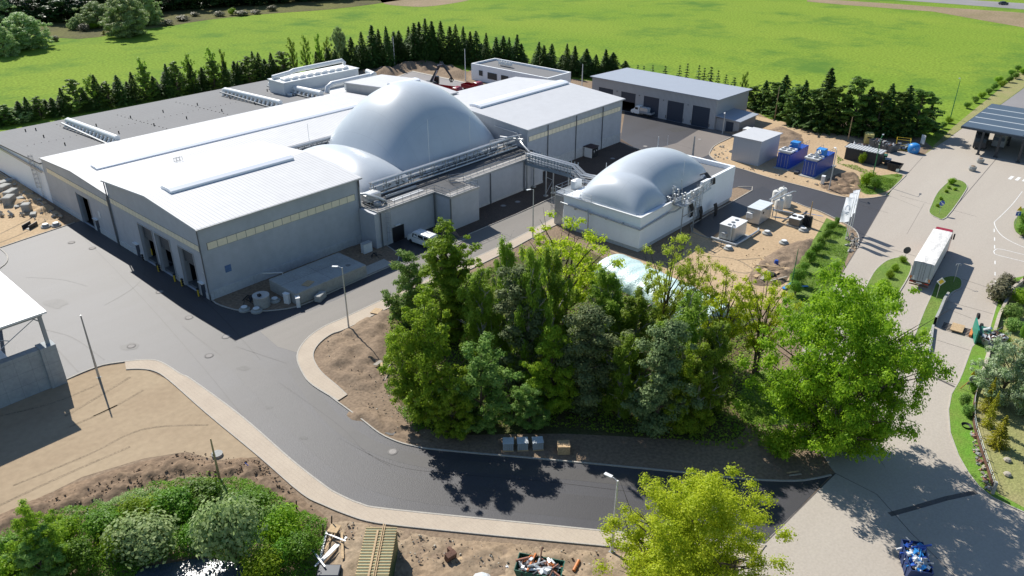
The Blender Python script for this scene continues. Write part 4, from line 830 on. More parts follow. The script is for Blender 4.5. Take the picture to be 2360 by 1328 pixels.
for i, (x, b, t, wd) in enumerate(gv):
    place(['grove', 'spruceC', 'grove2', 'spruceA'][i % 4], x, b, t-random.uniform(-4, 8), wd*1.35, f'dark bushy tree, {nth(i)} from the left in the grove behind the blue containers', 'grove behind the containers', name='grove_tree')
# meadow corner top left
for i, (k, x, b, t, wd, lb) in enumerate([('willow', 62, 112, 36, 100, 'round pale willow standing on the meadow at the far left'), ('willow', 12, 128, 60, 62, 'grey-green willow cut by the left picture edge'), ('willow', 226, 62, 8, 74, 'round willow against the dark wood'), ('willow', 296, 82, -4, 100, 'largest round willow on the meadow, throwing a dark shadow'), ('willow', 340, 58, -12, 66, 'willow pressed behind the largest round one'), ('willow', 22, 55, 4, 66, 'bright rounded tree at the far left wood edge'), ('willow', 175, 68, 42, 30, 'small pale bush-like willow between the round trees')]):
    place(k, x, b, t, wd, lb, 'round willows on the meadow', name='willow_tree')
n = 0
for i in range(16):
    for j in range(2):
        x = -40+i*62+j*30; b = float(np.interp(x, [-40, 250, 400, 620, 900], [52, 46, 22, 8, -14]))-j*16
        if x > 880: continue
        place('wood', x, b, b-random.uniform(62, 80), random.uniform(85, 105), f'dark wood-edge tree, {nth(n)} from the left along the top', 'dark trees of the wood edge', name='wood_tree'); n += 1
for i, (x, b, t, wd, k) in enumerate([(195, 72, 55, 30, 'brownb'), (240, 80, 70, 20, 'yellowcon'), (385, 58, 45, 34, 'brownb'), (420, 48, 36, 40, 'brownb'), (505, 38, 26, 30, 'brownb'), (535, 35, 17, 22, 'limeb'), (560, 36, 24, 40, 'brownb'), (630, 25, 12, 30, 'brownb'), (365, 40, 26, 24, 'limeb'), (215, 66, 50, 40, 'limeb'), (450, 38, 28, 26, 'brownb'), (590, 32, 22, 30, 'brownb'), (130, 95, 82, 22, 'brownb')]):
    place(k, x, b, t, wd, f'scrubby bush, {nth(i)} along the dark wood edge', 'bushes along the wood edge', name='scrub_bush', cat='bush')
for i, (x, b) in enumerate([(2358, 172), (2340, 182), (2325, 190), (2308, 200), (2290, 207), (2278, 218), (2262, 226), (2246, 237), (2228, 250), (2186, 284), (2172, 296), (2155, 302), (2140, 290), (2345, 165), (2330, 175), (2300, 190)]):
    place('ball' if i % 3 else 'limeb', x, b, b-16, 22, f'small roadside shrub, {nth(i)} counting from the far end of the verge', 'roadside shrubs beside the meadow', name='roadside_shrub')
# the wood in the middle
wl_ = [('maple', 1045, 790, 508, 150, 'tall bright green tree rising above the white van'), ('alder', 955, 745, 590, 110, 'short blue-green tree at the left tip of the wood'), ('lime', 985, 960, 690, 185, 'broad yellow-green tree at the lower left of the wood'),
    ('alder', 1110, 985, 790, 150, 'grey-green tree beside the yellow-green one'), ('birch', 1165, 830, 545, 110, 'drooping birch right of the tall bright tree'), ('birch2', 1120, 860, 620, 120, 'drooping birch in shade behind the grey-green tree'), ('pine2', 1200, 890, 615, 140, 'darkest blackish pine in the left half of the wood'),
    ('acacia', 1290, 770, 500, 225, 'large yellow-green acacia left of the white building corner'), ('birch', 1265, 850, 570, 125, 'birch below the large acacia'), ('birch2', 1215, 900, 560, 110, 'birch leaning behind the darkest pine'), ('pine', 1340, 950, 700, 150, 'grey-green pine in the middle of the wood'),
    ('birch', 1400, 830, 618, 150, 'bushy birch over the pale tent roof'), ('birch2', 1460, 860, 660, 130, 'birch in the middle of the pale tent roof'), ('olive', 1520, 800, 548, 150, 'thin olive-coloured tree before the pale tent'), ('olive', 1590, 800, 600-30, 100, 'thin olive-coloured tree right of its twin'),
    ('pine', 1510, 1000, 742, 140, 'grey-green pine with a pale pointed top'), ('birch', 1430, 960, 770, 130, 'drooping birch between the two grey-green pines'), ('birch', 1570, 930, 668, 150, 'wide drooping birch right of the pine'), ('birch2', 1632, 950, 740, 115, 'birch with thin trunks at the right end'),
    ('acacia', 1650, 850, 610, 150, 'yellow acacia over the right end of the tent'), ('acacia', 1740, 860, 622, 140, 'yellow acacia reaching towards the timber pile'), ('alder', 1220, 985, 890, 90, 'dark shrubby tree at the foot of the wood'),
    ('lime', 1045, 1005, 850, 110, 'dark green low tree at the lower left corner of the wood'), ('birch2', 1600, 990, 790, 120, 'low birch at the lower right of the wood'), ('lime', 1270, 950, 760, 130, 'leafy mid green tree low in the middle'),
    ('maple', 1110, 790, 640, 90, 'mid green tree tucked behind the tall bright one'), ('lime', 1570, 990, 800, 120, 'leafy low tree beside the birches')]
for k, bx, b, t, wd, lb in wl_: place(k, bx, b, t, wd, lb, 'trees of the small wood', name=('pine_tree' if k[:4] == 'pine' else 'birch_tree' if k[:5] == 'birch' else 'acacia_tree' if k in ('acacia', 'olive') else 'broadleaf_tree'))
place('oak', 1908, 1035, 662, 345, 'largest bright green oak beside the concrete road', name='oak_tree')
place('acacia_near', 1562, 1395, 1095, 350, 'bright yellow-green tree in front by the lamp post', name='acacia_tree')
# extra low limb of the oak
place('limeb', 1797, 1052, 985, 105, 'light green sapling at the foot of the oak', name='sapling')
# foreground left
place('lime', 118, 1320, 1170, 120, 'young maple in the lower left undergrowth', name='young_maple'); place('alder', 110, 1350, 1230, 110, 'dark shrubby tree under the young maple', name='shrub_tree')
for k, x, b, t, wd, lb in [('willowb', 345, 1280, 1195, 180, 'grey-green willow shrub at the pond edge'), ('willowb', 545, 1290, 1150, 170, 'tall grey-green willow shrub left of the bank corner'), ('limeb', 610, 1345, 1268, 110, 'bright green shrub at the right edge of the pond'), ('lump', 640, 1210, 1165, 90, 'green bramble heap near the soil bank corner')]:
    place(k, x, b, t, wd, lb, name='shrub')
for i, (x, b, r) in enumerate([(1927, 520, 20), (1914, 534, 26), (1903, 552, 27), (1890, 570, 24), (1881, 586, 30), (1866, 606, 30), (1853, 628, 26), (1838, 655, 40), (1832, 680, 36)]):
    place('ball', x, b, b-r, r*1.05, f'clipped round shrub, {nth(i)} from the flags down the hedge row', 'round shrubs below the flags', name='round_shrub')
for i, (x, b, r) in enumerate([(2080, 606, 18), (2062, 626, 18), (2050, 642, 20), (2040, 658, 16), (2192, 426, 18), (2180, 445, 9), (2168, 462, 9), (2160, 478, 9), (2186, 436, 9), (2200, 440, 9)]):
    place('limeb', x, b, b-r, r*1.2, f'low light green island shrub, {nth(i)} of those on the two grass islands', 'shrubs on the grass islands', name='island_shrub')
for k, x, b, t, wd, lb in [('brownb', 2300, 690, 645, 70, 'brownish shrub beside the road and garden wall'), ('brownb', 2322, 655, 635, 50, 'brownish shrub touching the red post'), ('limeb', 2350, 700, 665, 60, 'bright green garden shrub behind the wall'), ('lump', 2335, 735, 705, 60, 'grey-green garden shrub behind the wall'), ('lump', 2330, 765, 735, 50, 'darker grey garden shrub in front'), ('ball', 2358, 800, 740, 40, 'dark garden conifer at the picture edge'),
        ('blossom', 2300, 930, 785, 150, 'white-blossoming tree in the garden'), ('blossom', 2362, 960, 800, 110, 'second white-blossoming tree at the picture edge'), ('yellowcon', 2296, 1030, 958, 64, 'yellow-tipped conifer on the dry lawn'), ('yellowcon', 2275, 985, 900, 40, 'golden hedge conifer by the garden fence'), ('yellowcon', 2270, 950, 870, 40, 'golden hedge conifer under the blossom tree'), ('lump', 2218, 935, 905, 34, 'blue-grey shrub on the verge'), ('lump', 2228, 960, 935, 34, 'blue-grey shrub next to the black tub'), ('ball', 2240, 905, 880, 24, 'small shrub under the round sign'),
        ('ball', 2356, 520, 488, 34, 'dark clipped hedge at the road corner'), ('ball', 2356, 545, 515, 44, 'dark clipped hedge below the first'), ('limeb', 1997, 430, 390, 40, 'leafy shrub on the containers corner'), ('ball', 2015, 440, 405, 34, 'dark shrub at the kerb corner'), ('limeb', 1985, 378, 350, 20, 'sapling in front of the dark shed'), ('limeb', 2300, 790, 765, 60, 'yellow-green bush beneath the garden wall')]:
    place(k, x, b, t, wd, lb, name={'blossom': 'blossom_tree', 'yellowcon': 'golden_conifer'}.get(k, 'garden_shrub'))
for i, (x, b, w_, h_, k) in enumerate([(250, 1235, 120, 60, 'ball'), (410, 1195, 120, 60, 'ball'), (660, 1245, 110, 62, 'limeb'), (700, 1290, 100, 60, 'ball'), (45, 1300, 110, 60, 'ball'), (10, 1340, 100, 60, 'limeb'), (190, 1320, 110, 70, 'ball'), (285, 1275, 110, 60, 'limeb'), (470, 1160, 120, 46, 'ball'), (590, 1180, 110, 50, 'ball'), (330, 1200, 100, 50, 'limeb'), (640, 1310, 90, 60, 'ball'), (455, 1262, 90, 55, 'ball'), (150, 1250, 90, 50, 'limeb')]):
    place(k, x, b, b-h_, w_, f'bright green bramble mound, {nth(i)} of those merging in the lower left corner', 'bramble mounds in the lower left', name='bramble_mound', cat='bush')
# ground cover nobody could count
def cover(name, px, kind, n, ls, hmax, seed, thin=None):
    global rng; rng = np.random.default_rng(seed); P = [(p[0], p[1]) for p in GL(px)]; x0, x1 = min(p[0] for p in P), max(p[0] for p in P); y0, y1 = min(p[1] for p in P), max(p[1] for p in P); C = []
    while len(C) < n:
        x, y = rng.uniform(x0, x1), rng.uniform(y0, y1)
        if not inside(x, y, P): continue
        v = noise.noise(Vector((x*.35, y*.35, seed)))
        if thin and v < thin: continue
        h = hmax*(.35+.65*max(0, v+.4))*(.6+.4*noise.noise(Vector((x*1.4, y*1.4, 5.))))
        C.append((x, y, max(.03, h*rng.uniform(.5, 1.05)+.05)))
    o = leaves(name, LM[kind], C, np.tile([0, 0, 1.], (n, 1)), ls, None, .5); return tag(o, kind='stuff')
ug = [(-60, 1270), (30, 1232), (100, 1200), (165, 1178), (262, 1163), (300, 1140), (420, 1112), (560, 1112), (620, 1135), (700, 1182), (758, 1212), (742, 1270), (715, 1400), (570, 1400), (560, 1300), (460, 1288), (330, 1310), (250, 1400), (-100, 1400)]
cover('undergrowth', ug, 'under', 100000, .065, 1.6, 3)
cover('undergrowth', [(160, 1190), (300, 1150), (560, 1115), (620, 1150), (560, 1280), (460, 1285), (330, 1300), (200, 1300)], 'willow', 16000, .07, 2.0, 13, .05)
cover('undergrowth', [(900, 700), (890, 830), (930, 940), (1000, 1010), (1200, 985), (1300, 990), (1500, 1010), (1700, 1040), (1790, 980), (1740, 740), (1420, 620), (1150, 610)], 'birch', 26000, .16, .9, 4, .0)
cover('weeds', [(890, 770), (905, 900), (990, 1000), (960, 1000), (900, 930), (870, 850)], 'under', 1500, .09, .3, 8, .05)
cover('verge_weeds', [(1915, 512), (1950, 526), (1958, 560), (1950, 590), (1930, 640), (1885, 715), (1835, 740), (1822, 640), (1855, 588), (1885, 550)], 'under', 9000, .08, .4, 5, -.2)
cover('corner_weeds', [(1975, 432), (1990, 408), (2030, 402), (2075, 405), (2055, 432), (2030, 446), (1995, 448)], 'under', 4000, .09, .45, 6, -.2)
cover('oak_weeds', [(1690, 930), (1740, 860), (1850, 870), (1860, 960), (1800, 1040), (1740, 1030)], 'under', 5000, .09, .4, 7, -.1)
cover('shed_weeds', [(1928, 360), (1945, 370), (2000, 395), (1990, 400), (1930, 378)], 'under', 900, .09, .4, 9, -.3)
# ------------------------------------------------------------------ site objects
m_red = M('red_paint', (.30, .012, .02), .3, var=.06, spec=.6, coat=.3)
m_blue = M('container_blue', (.015, .075, .40), .4, var=.08, spec=.5, line=('X', .28, .08, .13), lines2=[('Y', .28, .08, .13)])
m_blue2 = M('bright_blue', (.03, .24, .60), .45, var=.1)
m_green = M('skip_green', (.012, .11, .07), .55, var=.2)
m_gpole = M('green_pole', (.03, .20, .07), .5, var=.1)
m_glass = M('dark_glass', (.02, .025, .03), .12, var=.05, spec=.8)
m_tyre = M('tyre', (.02, .02, .022), .85, var=.2)
m_conc = M('cast_concrete', (.36, .365, .345), .85, col2=(.29, .29, .27), var=.10, scale=1.2, fine=4, bump=1)
m_alu = M('brushed_aluminium', (.55, .56, .56), .35, metal=.4, var=.06, scale=1)
m_rust = M('rusty_brown', (.14, .07, .045), .85, var=.3)
m_grey = M('mid_grey_paint', (.30, .32, .34), .5, var=.06)
m_orange = M('orange_plastic', (.62, .20, .05), .5, var=.15)
m_dgrey = M('anthracite', (.035, .04, .048), .55, var=.1)
m_film = M('pale_film', (.62, .66, .68), .28, var=.1, scale=4, fine=8, bump=1)

def off(g, z=0): return (g.x, g.y, z)
def pole(px, py, ty, label, mat=None, r=.075, head='led', name='lamp_post', grp=None, hd=None, rb=1.6, H=None):
    g = G(px, py); H = H or HG(px, py, ty); o = thing(name, label, 'lamp post' if head else 'pole', off(g), 0, grp)
    MB().tube([(0, 0, 0), (0, 0, H*.5), (0, 0, H)], [r*rb, r*1.15, r*.8], 8).build('post', mat or m_alu, o, True)
    MB().box(-.22, .22, -.22, .22, 0, .05).build('base_plate', m_conc, o)
    if head:
        a = R(hd if hd is not None else 130); d = Vector((math.cos(a), math.sin(a), 0)); q = MB()
        L = .9 if head == 'led' else 2.0
        q.tube([(0, 0, H-.05), (d.x*L*.4, d.y*L*.4, H+.1), (d.x*L*.7, d.y*L*.7, H+.12)], .035, 6); q.build('arm', mat or m_alu, o)
        h = MB(); h.ob((d.x*L*.95, d.y*L*.95, H+.13), (.7, .3, .08), a); h.build('lamp_head', m_white_p if head == 'led' else m_grey, o)
    return o
pole(804, 757, 617, 'white lamp post standing on the pavement edge beside the bunker road', hd=128)
pole(1410, 1272, 1108, 'lamp post wrapped in white film next to the yellow-green tree', M('white_wrap', (.66, .66, .66), .4, var=.1, scale=6, bump=1), r=.10, hd=95)
pole(1228, 550, 437, 'slim lamp post beside the pipe bridge and the brown strip', hd=160)
pole(1665, 308, 260, 'lamp post in front of the garage annex', hd=200)
pole(1910, 439, 346, 'tall thin lamp post beside the right blue container', hd=40, r=.08)
pole(1596, 364, 337, 'short thick grey post in the north yard', m_steel, r=.16, head=None, name='bollard_post', H=4.5)
pole(2190, 273, 186, 'green lamp post on the verge by the meadow', m_gpole, head='arm', hd=20)
pole(2008, 420, 318, 'green lamp post in front of the dark shed', m_gpole, head='arm', hd=10)
pole(1823, 664, 574, 'dark green pole beside the round shrubs', m_gpole, head=None, name='pole', r=.06)
pole(228, 870, 727, 'bare grey pole at the edge of the yard by the concrete wall', m_steel, head=None, name='bare_pole', r=.09)
for x, y, t, l in ((910, 152, 84, 'white pole before the spruces left of the excavator'), (1073, 187, 113, 'white pole between the excavator and the office'), (1341, 200, 148, 'white pole between the office and the garage'), (1515, 350, 315, 'white pole rising behind the smaller dome')):
    pole(x, y, t, l, m_white_p, r=.10, head=None, name='white_pole', grp='white poles of the yard')
for x, y, t, l in ((1785, 275, 200, 'tall wooden pole at the end of the grove'), (1954, 323, 270, 'wooden pole before the dark grove'), (1866, 502, 465, 'wooden pole beside the black hose rack'), (1002, 132, 87, 'wooden pole among the dense spruces'), (1121, 148, 110, 'wooden pole left of the tallest office spruce'), (1243, 172, 133, 'wooden pole behind the office roof'), (507, 1108, 1011, 'weathered wooden post on the soil bank')):
    pole(x, y, t, l, m_wood, r=.09, head=None, name='wooden_pole', grp='wooden poles')
q = MB().tube([(0, 0, 0), (0, 0, .25)], .55, 14); rg = q.build('concrete_ring', m_conc); rg.location = off(G(501, 1050), .02); tag(rg, 'round concrete shaft ring behind the weathered post', 'ring')
# manhole covers
m_mh = M('manhole_ring', (.20, .19, .18), .9, spec=.1, var=.15); m_mhc = M('manhole_lid', (.33, .31, .29), .8, spec=.1, var=.15)
def manhole(px, py, label, r=.55, raised=.02):
    g = G(px, py); o = thing('manhole', label, 'manhole', off(g, .05), 0, 'manhole covers in the paving')
    MB().lathe([(r*1.25, 0), (r*1.25, raised), (r, raised+.004)], n=18).build('ring', m_mh, o); MB().lathe([(r*.9, raised+.006), (r*.9, raised+.012), (.05, raised+.014)], n=18).build('cover', m_mhc, o)
for i, (x, y, l) in enumerate([(165, 560, 'round manhole cover nearest the tall gate of the long hall'), (213, 573, 'manhole cover beside the shadow line near the long hall'), (368, 674, 'manhole cover left of the shadow before the three gates'), (436, 733, 'manhole cover at the edge of the big shadow'), (521, 777, 'manhole cover by the sharp tip of the hall shadow'), (303, 799, 'manhole cover near the bare grey pole'), (482, 821, 'yellowish manhole cover where the road leaves the yard'),
        (1160, 475, 'manhole on the brown strip right of the tank step'), (1193, 466, 'second manhole on the brown strip'), (1412, 366, 'manhole on the brown strip beside the black and white kiosk'), (1543, 346, 'manhole in the yard above the smaller dome'), (1487, 338, 'manhole near the kerb corner behind the smaller dome'), (1612, 322, 'manhole in the brown patch before the annex'), (905, 1042, 'dark gully at the inner bend of the road')]): manhole(x, y, l, .42)
# ---------------- railings, pipe rack and bridge
def rail(name, label, pts, h=1.1, sp=1.5, parent=None, mat=None):
    pts = [Vector(p) for p in pts]; o = parent or thing(name, label, 'railing', tuple(pts[0])); O = Vector(pts[0]) if not parent else parent.location
    b = MB(O); p = MB(O)
    for z in (h, h*.5, .1): b.tube([q+Vector((0, 0, z)) for q in pts], .04 if z > .2 else .06, 4)
    for a, c in zip(pts[:-1], pts[1:]):
        n = max(1, int((c-a).length/sp))
        for i in range(n+1): s = a+(c-a)*i/n; p.tube([s, s+Vector((0, 0, h))], .04, 4)
    b.build('handrail', mat or m_steel, o); p.build('posts', mat or m_steel, o); return o
rail('railing', 'galvanised railing along the front edge of the tank block, left of the step', [(67.8, 90.8, 5.85), (67.8, 87.65, 5.85), (79.4, 87.65, 5.85), (79.4, 84.05, 5.85), (85.6, 84.05, 5.85), (85.6, 87.3, 5.85), (83.6, 88.3, 5.85)])
rail('railing', 'galvanised railing along the tank edge between the step and the pipe bridge', [(84.2, 89.3, 5.85), (86.5, 88.2, 5.85), (101.2, 88.2, 5.85), (103.5, 88.2, 5.85)])
def rack(name, label, x0, x1, y, z0, h=2.1, sp=2.6, n=6):
    o = thing(name, label, 'pipe rack', (x0, y, z0)); O = o.location; f = MB(O); p = MB(O); x = x0
    while x <= x1+.01: f.tube([(x, y-.35, z0), (x, y-.35, z0+h)], .09, 5); f.tube([(x, y+.35, z0), (x, y+.35, z0+h)], .09, 5); f.tube([(x, y-.45, z0+h*.55), (x, y+.45, z0+h*.55)], .04, 4); f.tube([(x, y-.45, z0+h), (x, y+.45, z0+h)], .04, 4); x += sp
    f.build('frame', m_steel, o)
    for dy, z, r in ((-.3, h+.12, .2), (.05, h*.55+.12, .17), (.3, h*.62, .11), (-.35, h*.35, .11), (.25, h+.08, .12), (-.5, .2, .16)):
        MB(O).tube([(x0-.3, y+dy, z0+z), (x1+.3, y+dy, z0+z)], r, 8).build('pipe', m_alu, o, True)
    q = MB(O); rr = random.Random(3)
    for k in range(int((x1-x0)/1.3)):
        xx = x0+.6+k*1.3+rr.uniform(-.3, .3); q.tube([(xx, y-.3, z0+.1), (xx, y-.32, z0+h*rr.uniform(.4, 1))], .05, 5); q.ob((xx+.3, y-.35, z0+rr.uniform(.3, 1.2)), (.25, .2, .35)); q.lathe([(.14, 0), (.14, .08)], (xx, y-.42, z0+rr.uniform(.5, 1.4)), 8)
    q.build('valves', m_gut, o); return o
rack('pipe_rack', 'long rack of silver pipes and valves along the foot of the big dome', 71.5, 105, 93.4, 5.82)
o = thing('pump_set', 'silver pump and tank unit on the left corner of the tank block', 'pump', (69.5, 90.5, 5.82)); O = o.location
MB(O).bbox(68.6, 71.4, 91.0, 92.9, 6.1, 7.3, .15).build('tank', m_alu, o); MB(O).tube([(67.9, 92.6, 6), (67.9, 92.6, 7.4), (68.6, 91.4, 7.5), (69.6, 90, 7.0), (70.5, 89.6, 6.5), (71.2, 89.9, 6.0)], .22, 8).build('pipe', m_alu, o, True)
MB(O).lathe([(.55, 0), (.6, .3), (.55, .6), (.2, .7)], (69.4, 89.7, 5.85), 14).build('fan', m_grey, o, True)
MB(O).box(72.2, 78.6, 89.2, 90.1, 5.82, 5.9).box(72.2, 78.6, 91.0, 91.2, 5.9, 6.3).build('grating', m_alu, o)
o = thing('pipe_run', 'wide silver pipe loop between the tank block and the right hall', 'pipe', (104, 92, 5.8)); O = o.location
MB(O).tube([(103.5, 95.5, 7.9), (104.5, 91.8, 7.9), (104.8, 91.0, 8.0), (103.5, 90.5, 8.0), (102.9, 89.2, 7.6), (102.5, 87.5, 6.9)], .17, 8).build('pipe', m_alu, o, True)
MB(O).tube([(106.2, 99.5, 8.6), (106.2, 93.6, 8.3), (104.8, 91.4, 7.6)], .1, 6).build('pipe', m_alu, o, True); MB(O).tube([(98.5, 93.3, 7), (98.5, 93.3, 8.6), (101.5, 92.6, 8.6), (105.9, 92.4, 8.3)], .15, 8).build('pipe', m_alu, o, True)
# bridge
o = thing('pipe_bridge', 'galvanised pipe bridge on slender legs crossing from the tank block to the white building', 'bridge', (102.4, 82, 0)); O = o.location
f = MB(O); y0, y1 = 77.2, 87.4
for x in (101.4, 103.4):
    f.box(x-.08, x+.08, y0, y1, 4.8, 5.35); f.box(x-.05, x+.05, y0, y1, 6.5, 6.6); f.box(x-.04, x+.04, y0, y1, 5.9, 5.98)
    y = y0
    while y <= y1: f.box(x-.05, x+.05, y-.05, y+.05, 5.3, 7.0); y += .72
y = y0
while y <= y1: f.box(101.4, 103.4, y-.03, y+.03, 5.3, 5.38); f.box(101.4, 103.4, y-.03, y+.03, 6.5, 6.56); y += .72
f.build('truss', M('bridge_steel', (.27, .33, .38), .45, metal=.4, var=.1), o)
for dx, z, r in ((.3, 5.6, .14), (.75, 5.55, .1), (1.2, 5.6, .16), (1.65, 5.55, .09), (.4, 6.75, .13), (.85, 6.7, .08), (1.3, 6.72, .12), (1.7, 6.68, .07)):
    MB(O).tube([(101.4+dx, y1+.4, z), (101.4+dx, y0, z), (101.4+dx, y0-1.9, z-1.1+.0*dx), (101.4+dx-.2, 71.2, z-.9)], r, 7).build('pipe', m_alu, o, True)
for x, y in ((101.5, 87.1), (103.4, 87.1), (101.4, 82.6), (103.3, 82.5), (101.4, 77.6), (103.3, 77.6)):
    l = MB(O).box(x-.09, x+.09, y-.09, y+.09, .3, 4.9).build('leg', m_steel, o); MB(O).bbox(x-.35, x+.35, y-.35, y+.35, 0, .3, .05).build('footing', m_conc, l)
MB(O).tube([(101.5, 82.6, .6), (103.2, 82.5, 2.6)], .05, 4).tube([(103.2, 82.5, 2.6), (101.5, 82.6, 3.6)], .05, 4).build('brace', m_steel, o)
f = MB(O)
for x in (101.4, 103.4):
    f.tube([(x, y0, 6.5), (x, y0-2, 5.4), (x, 71.6, 5.8)], .05, 4); f.tube([(x, y0, 5.1), (x, y0-2, 4.2)], .12, 4)
    for k in range(5): f.tube([(x, y0-.4*k, 5.0-.2*k), (x, y0-.4*k, 6.5-.22*k)], .03, 4)
f.build('sloping_end', m_steel, o)
# white building attachments
ladder('caged_ladder', 'caged ladder at the left corner of the white building', 92.6, 73.2, 5.3, (-.7, .7))
o = rail('service_platform', 'steel platform with railings at the left corner of the white building', [(93.1, 73.8, 5.3), (92.8, 71.8, 5.3), (92.6, 68.5, 5.75), (92.5, 66.2, 5.75)]); tag(o, None, 'platform')
MB(o.location).box(93.0, 98.5, 71.55, 74.0, 5.2, 5.28).build('grating', m_steel, o); rail('', '', [(93.1, 73.9, 5.3), (98.5, 73.9, 5.3), (98.5, 72.3, 5.3)], parent=o)
MB(o.location).bbox(96.2, 98.0, 72.1, 73.3, 5.3, 6.8, .2).build('tank', m_white_p, o); MB(o.location).box(92.65, 92.8, 71.8, 73.6, .1, 5.2).build('support', m_steel, o)
o = thing('valve_platform', 'cluster of valves and pipes on a steel platform against the white building', 'platform', (103.5, 56, 0)); O = o.location
MB(O).box(101.2, 105.2, 55.0, 56.9, 5.2, 5.28).build('grating', m_steel, o)
for x, y in ((101.3, 55.1), (105.1, 55.1)): MB(O).box(x-.07, x+.07, y-.07, y+.07, .05, 5.2).build('leg', m_steel, o)
MB(O).box(101.3, 105.1, 55.03, 55.12, 3.6, 3.72).build('brace', m_steel, o)
rr = random.Random(5); q = MB(O); qq = MB(O)
for k in range(14):
    x, y = rr.uniform(101.3, 105.6), rr.uniform(55.2, 58.6); z = 5.3; h = rr.uniform(.5, 1.7)
    q.tube([(x, y, z), (x, y, z+h)], rr.uniform(.06, .18), 7); qq.lathe([(.22, 0), (.22, .08), (.1, .14)], (x, y, z+h), 9)
    if k % 3 == 0: q.tube([(x, y, z+h*.7), (x+rr.uniform(-1.4, 1.4), y+rr.uniform(-.6, .6), z+h*.6)], .1, 6)
q.tube([(105.4, 57.8, 5.6), (104.8, 57.8, 8.2)], .05, 6); q.tube([(102.5, 57.8, 5.6), (102.5, 57.8, 7.8)], .12, 6); q.tube([(102.1, 57.8, 7.4), (103.1, 57.8, 7.4)], .12, 6); q.tube([(102.1, 57.6, 6.8), (103.1, 57.9, 6.6)], .16, 6)
q.build('pipework', m_alu, o, True); qq.build('valves', m_steel, o); rail('', '', [(101.2, 56.9, 5.28), (101.2, 55.0, 5.28), (105.2, 55.0, 5.28), (112.6, 56.4, 5.6)], parent=o)
MB(O).tube([(105.3, 56.1, 4.7), (112.4, 56.5, 5.0)], .13, 6).build('pipe', m_alu, o)
ladder('caged_ladder', 'ladder on the right part of the white building wall', 108.6, 57, 5.6, (0, -1))
ladder('wall_ladder', 'plain steel ladder leaning by the black hoses', 110.2, 57, 5.6, (0, -1), False)
for i, (x, y, z, l) in enumerate([(106.9, 56.8, 2.6, 'black hose coil hanging on the white wall'), (112.9, 57.3, 6.2, 'bundle of black hoses draped over the white parapet'), (109.9, 56.7, 1.2, 'black hoses at the foot of the wall ladder'), (113.5, 55.9, .9, 'black hose heap on the pad edge')]):
    q = MB(); rr = random.Random(i)
    for k in range(6):
        a = k*.16
        if i == 1: q.tube([(a*1.3-.2, 1.6, .4), (a, .9, .75), (a, .2, .15), (a+.3, -.55, .0), (a+.3, -.62, -.9)], .09, 6)
        else: q.tube([(a-.4, 0, 1.2), (a-.3, -.25, .3), (a*.6-.2, -.3, -.8), (a-.1, -.1, -1.1)], .10, 6)
    b = q.build('black_hose', m_black, None, True); b.location = (x, y, z); tag(b, l, 'hose', 'black hoses on the white building')
# thin lightning rods
for i, (px, py, ty, zb, l) in enumerate([(991, 395, 275, 5.8, 'thin white rod in front of the big dome, left one'), (1084, 362, 268, 5.8, 'thin white rod in front of the big dome, right one'), (716, 350, 285, 8, 'thin rod on the roof edge left of the low dome lobe'), (1395, 420, 375, 5.5, 'thin rod left of the smaller dome'), (1572, 430, 370, 5.6, 'thin rod before the shaded side of the smaller dome'), (1537, 345, 312, 0, 'thin white rod behind the smaller dome')]):
    g = G(px, py, zb); lo, hi = zb, 40.
    for _ in range(40):
        m = (lo+hi)/2; v = Vector((g.x, g.y, m-CH)); y = 664-FPX*v.dot(UV)/v.dot(FV)
        if y > ty: lo = m
        else: hi = m
    b = MB().tube([(0, 0, 0), (0, 0, lo-zb)], .035, 5).build('lightning_rod', m_white_p); b.location = g; tag(b, l, 'rod', 'lightning rods')
rack('pipe_rack', 'dark row of pipes in the gap behind the low dome lobe', 68.5, 84, 117.6, 6.6, 1.6, 1.8)
o = thing('roof_ladder', 'small steel ladder frame on the roof step between the two gabled halls', 'ladder', (53.2, 118.9, 8.1)); q = MB()
for x in (-.5, 0, .5): q.tube([(x, 0, 0), (x, 0, 3.0), (x, -.8, 3.2), (x, -.8, 2.6)], .04, 5)
for z in (.4, .9, 1.4, 1.9, 2.4, 2.9): q.tube([(-.5, 0, z), (.5, 0, z)], .03, 4)
q.build('frame', m_steel, o)
# ---------------- bunker and shafts in front of hall A
o = thing('concrete_bunker', 'low concrete bunker with a stained flat top before the front hall', 'bunker', (54.3, 84.6, 0)); O = o.location
q = MB(O); q.bbox(48.4, 60.1, 81.4, 87.8, 0, 1.8, .05); q.build('walls', m_conc, o)
MB(O).tube([(50.5, 87.6, 1.7), (50.5, 87.6, 2.1), (48.3, 89.0, 2.3)], .1, 8).build('vent_pipe', m_alu, o, True)
MB(O).box(48.35, 60.15, 84.9, 84.94, 1.79, 1.81).box(54.2, 54.24, 81.35, 87.85, 1.79, 1.81).build('joint', m_gut, o)
MB(O).lathe([(.35, 1.8), (.35, 1.84), (.05, 1.84)], (58.3, 83.2, 0), 12).build('hatch', m_gut, o)
q = MB().ob((0, 0, 0), (1.5, 1.1, .06), .4).build('plywood_sheet', m_wood); q.location = (51.2, 82.7, 1.84); tag(q, 'brown plywood sheet lying on the concrete bunker', 'sheet')
def box_thing(name, label, cat, g, d, rz, mat, z=0, top=None, grp=None, part=None):
    o = thing(name, label, cat, off(g, z), rz, grp); MB().bbox(-d[0]/2, d[0]/2, -d[1]/2, d[1]/2, 0, d[2], min(d)*.06).build(part or 'casing', mat, o)
    if top: MB().box(-d[0]/2-.04, d[0]/2+.04, -d[1]/2-.04, d[1]/2+.04, d[2]+.002, d[2]+.07).build('lid', top, o)
    return o
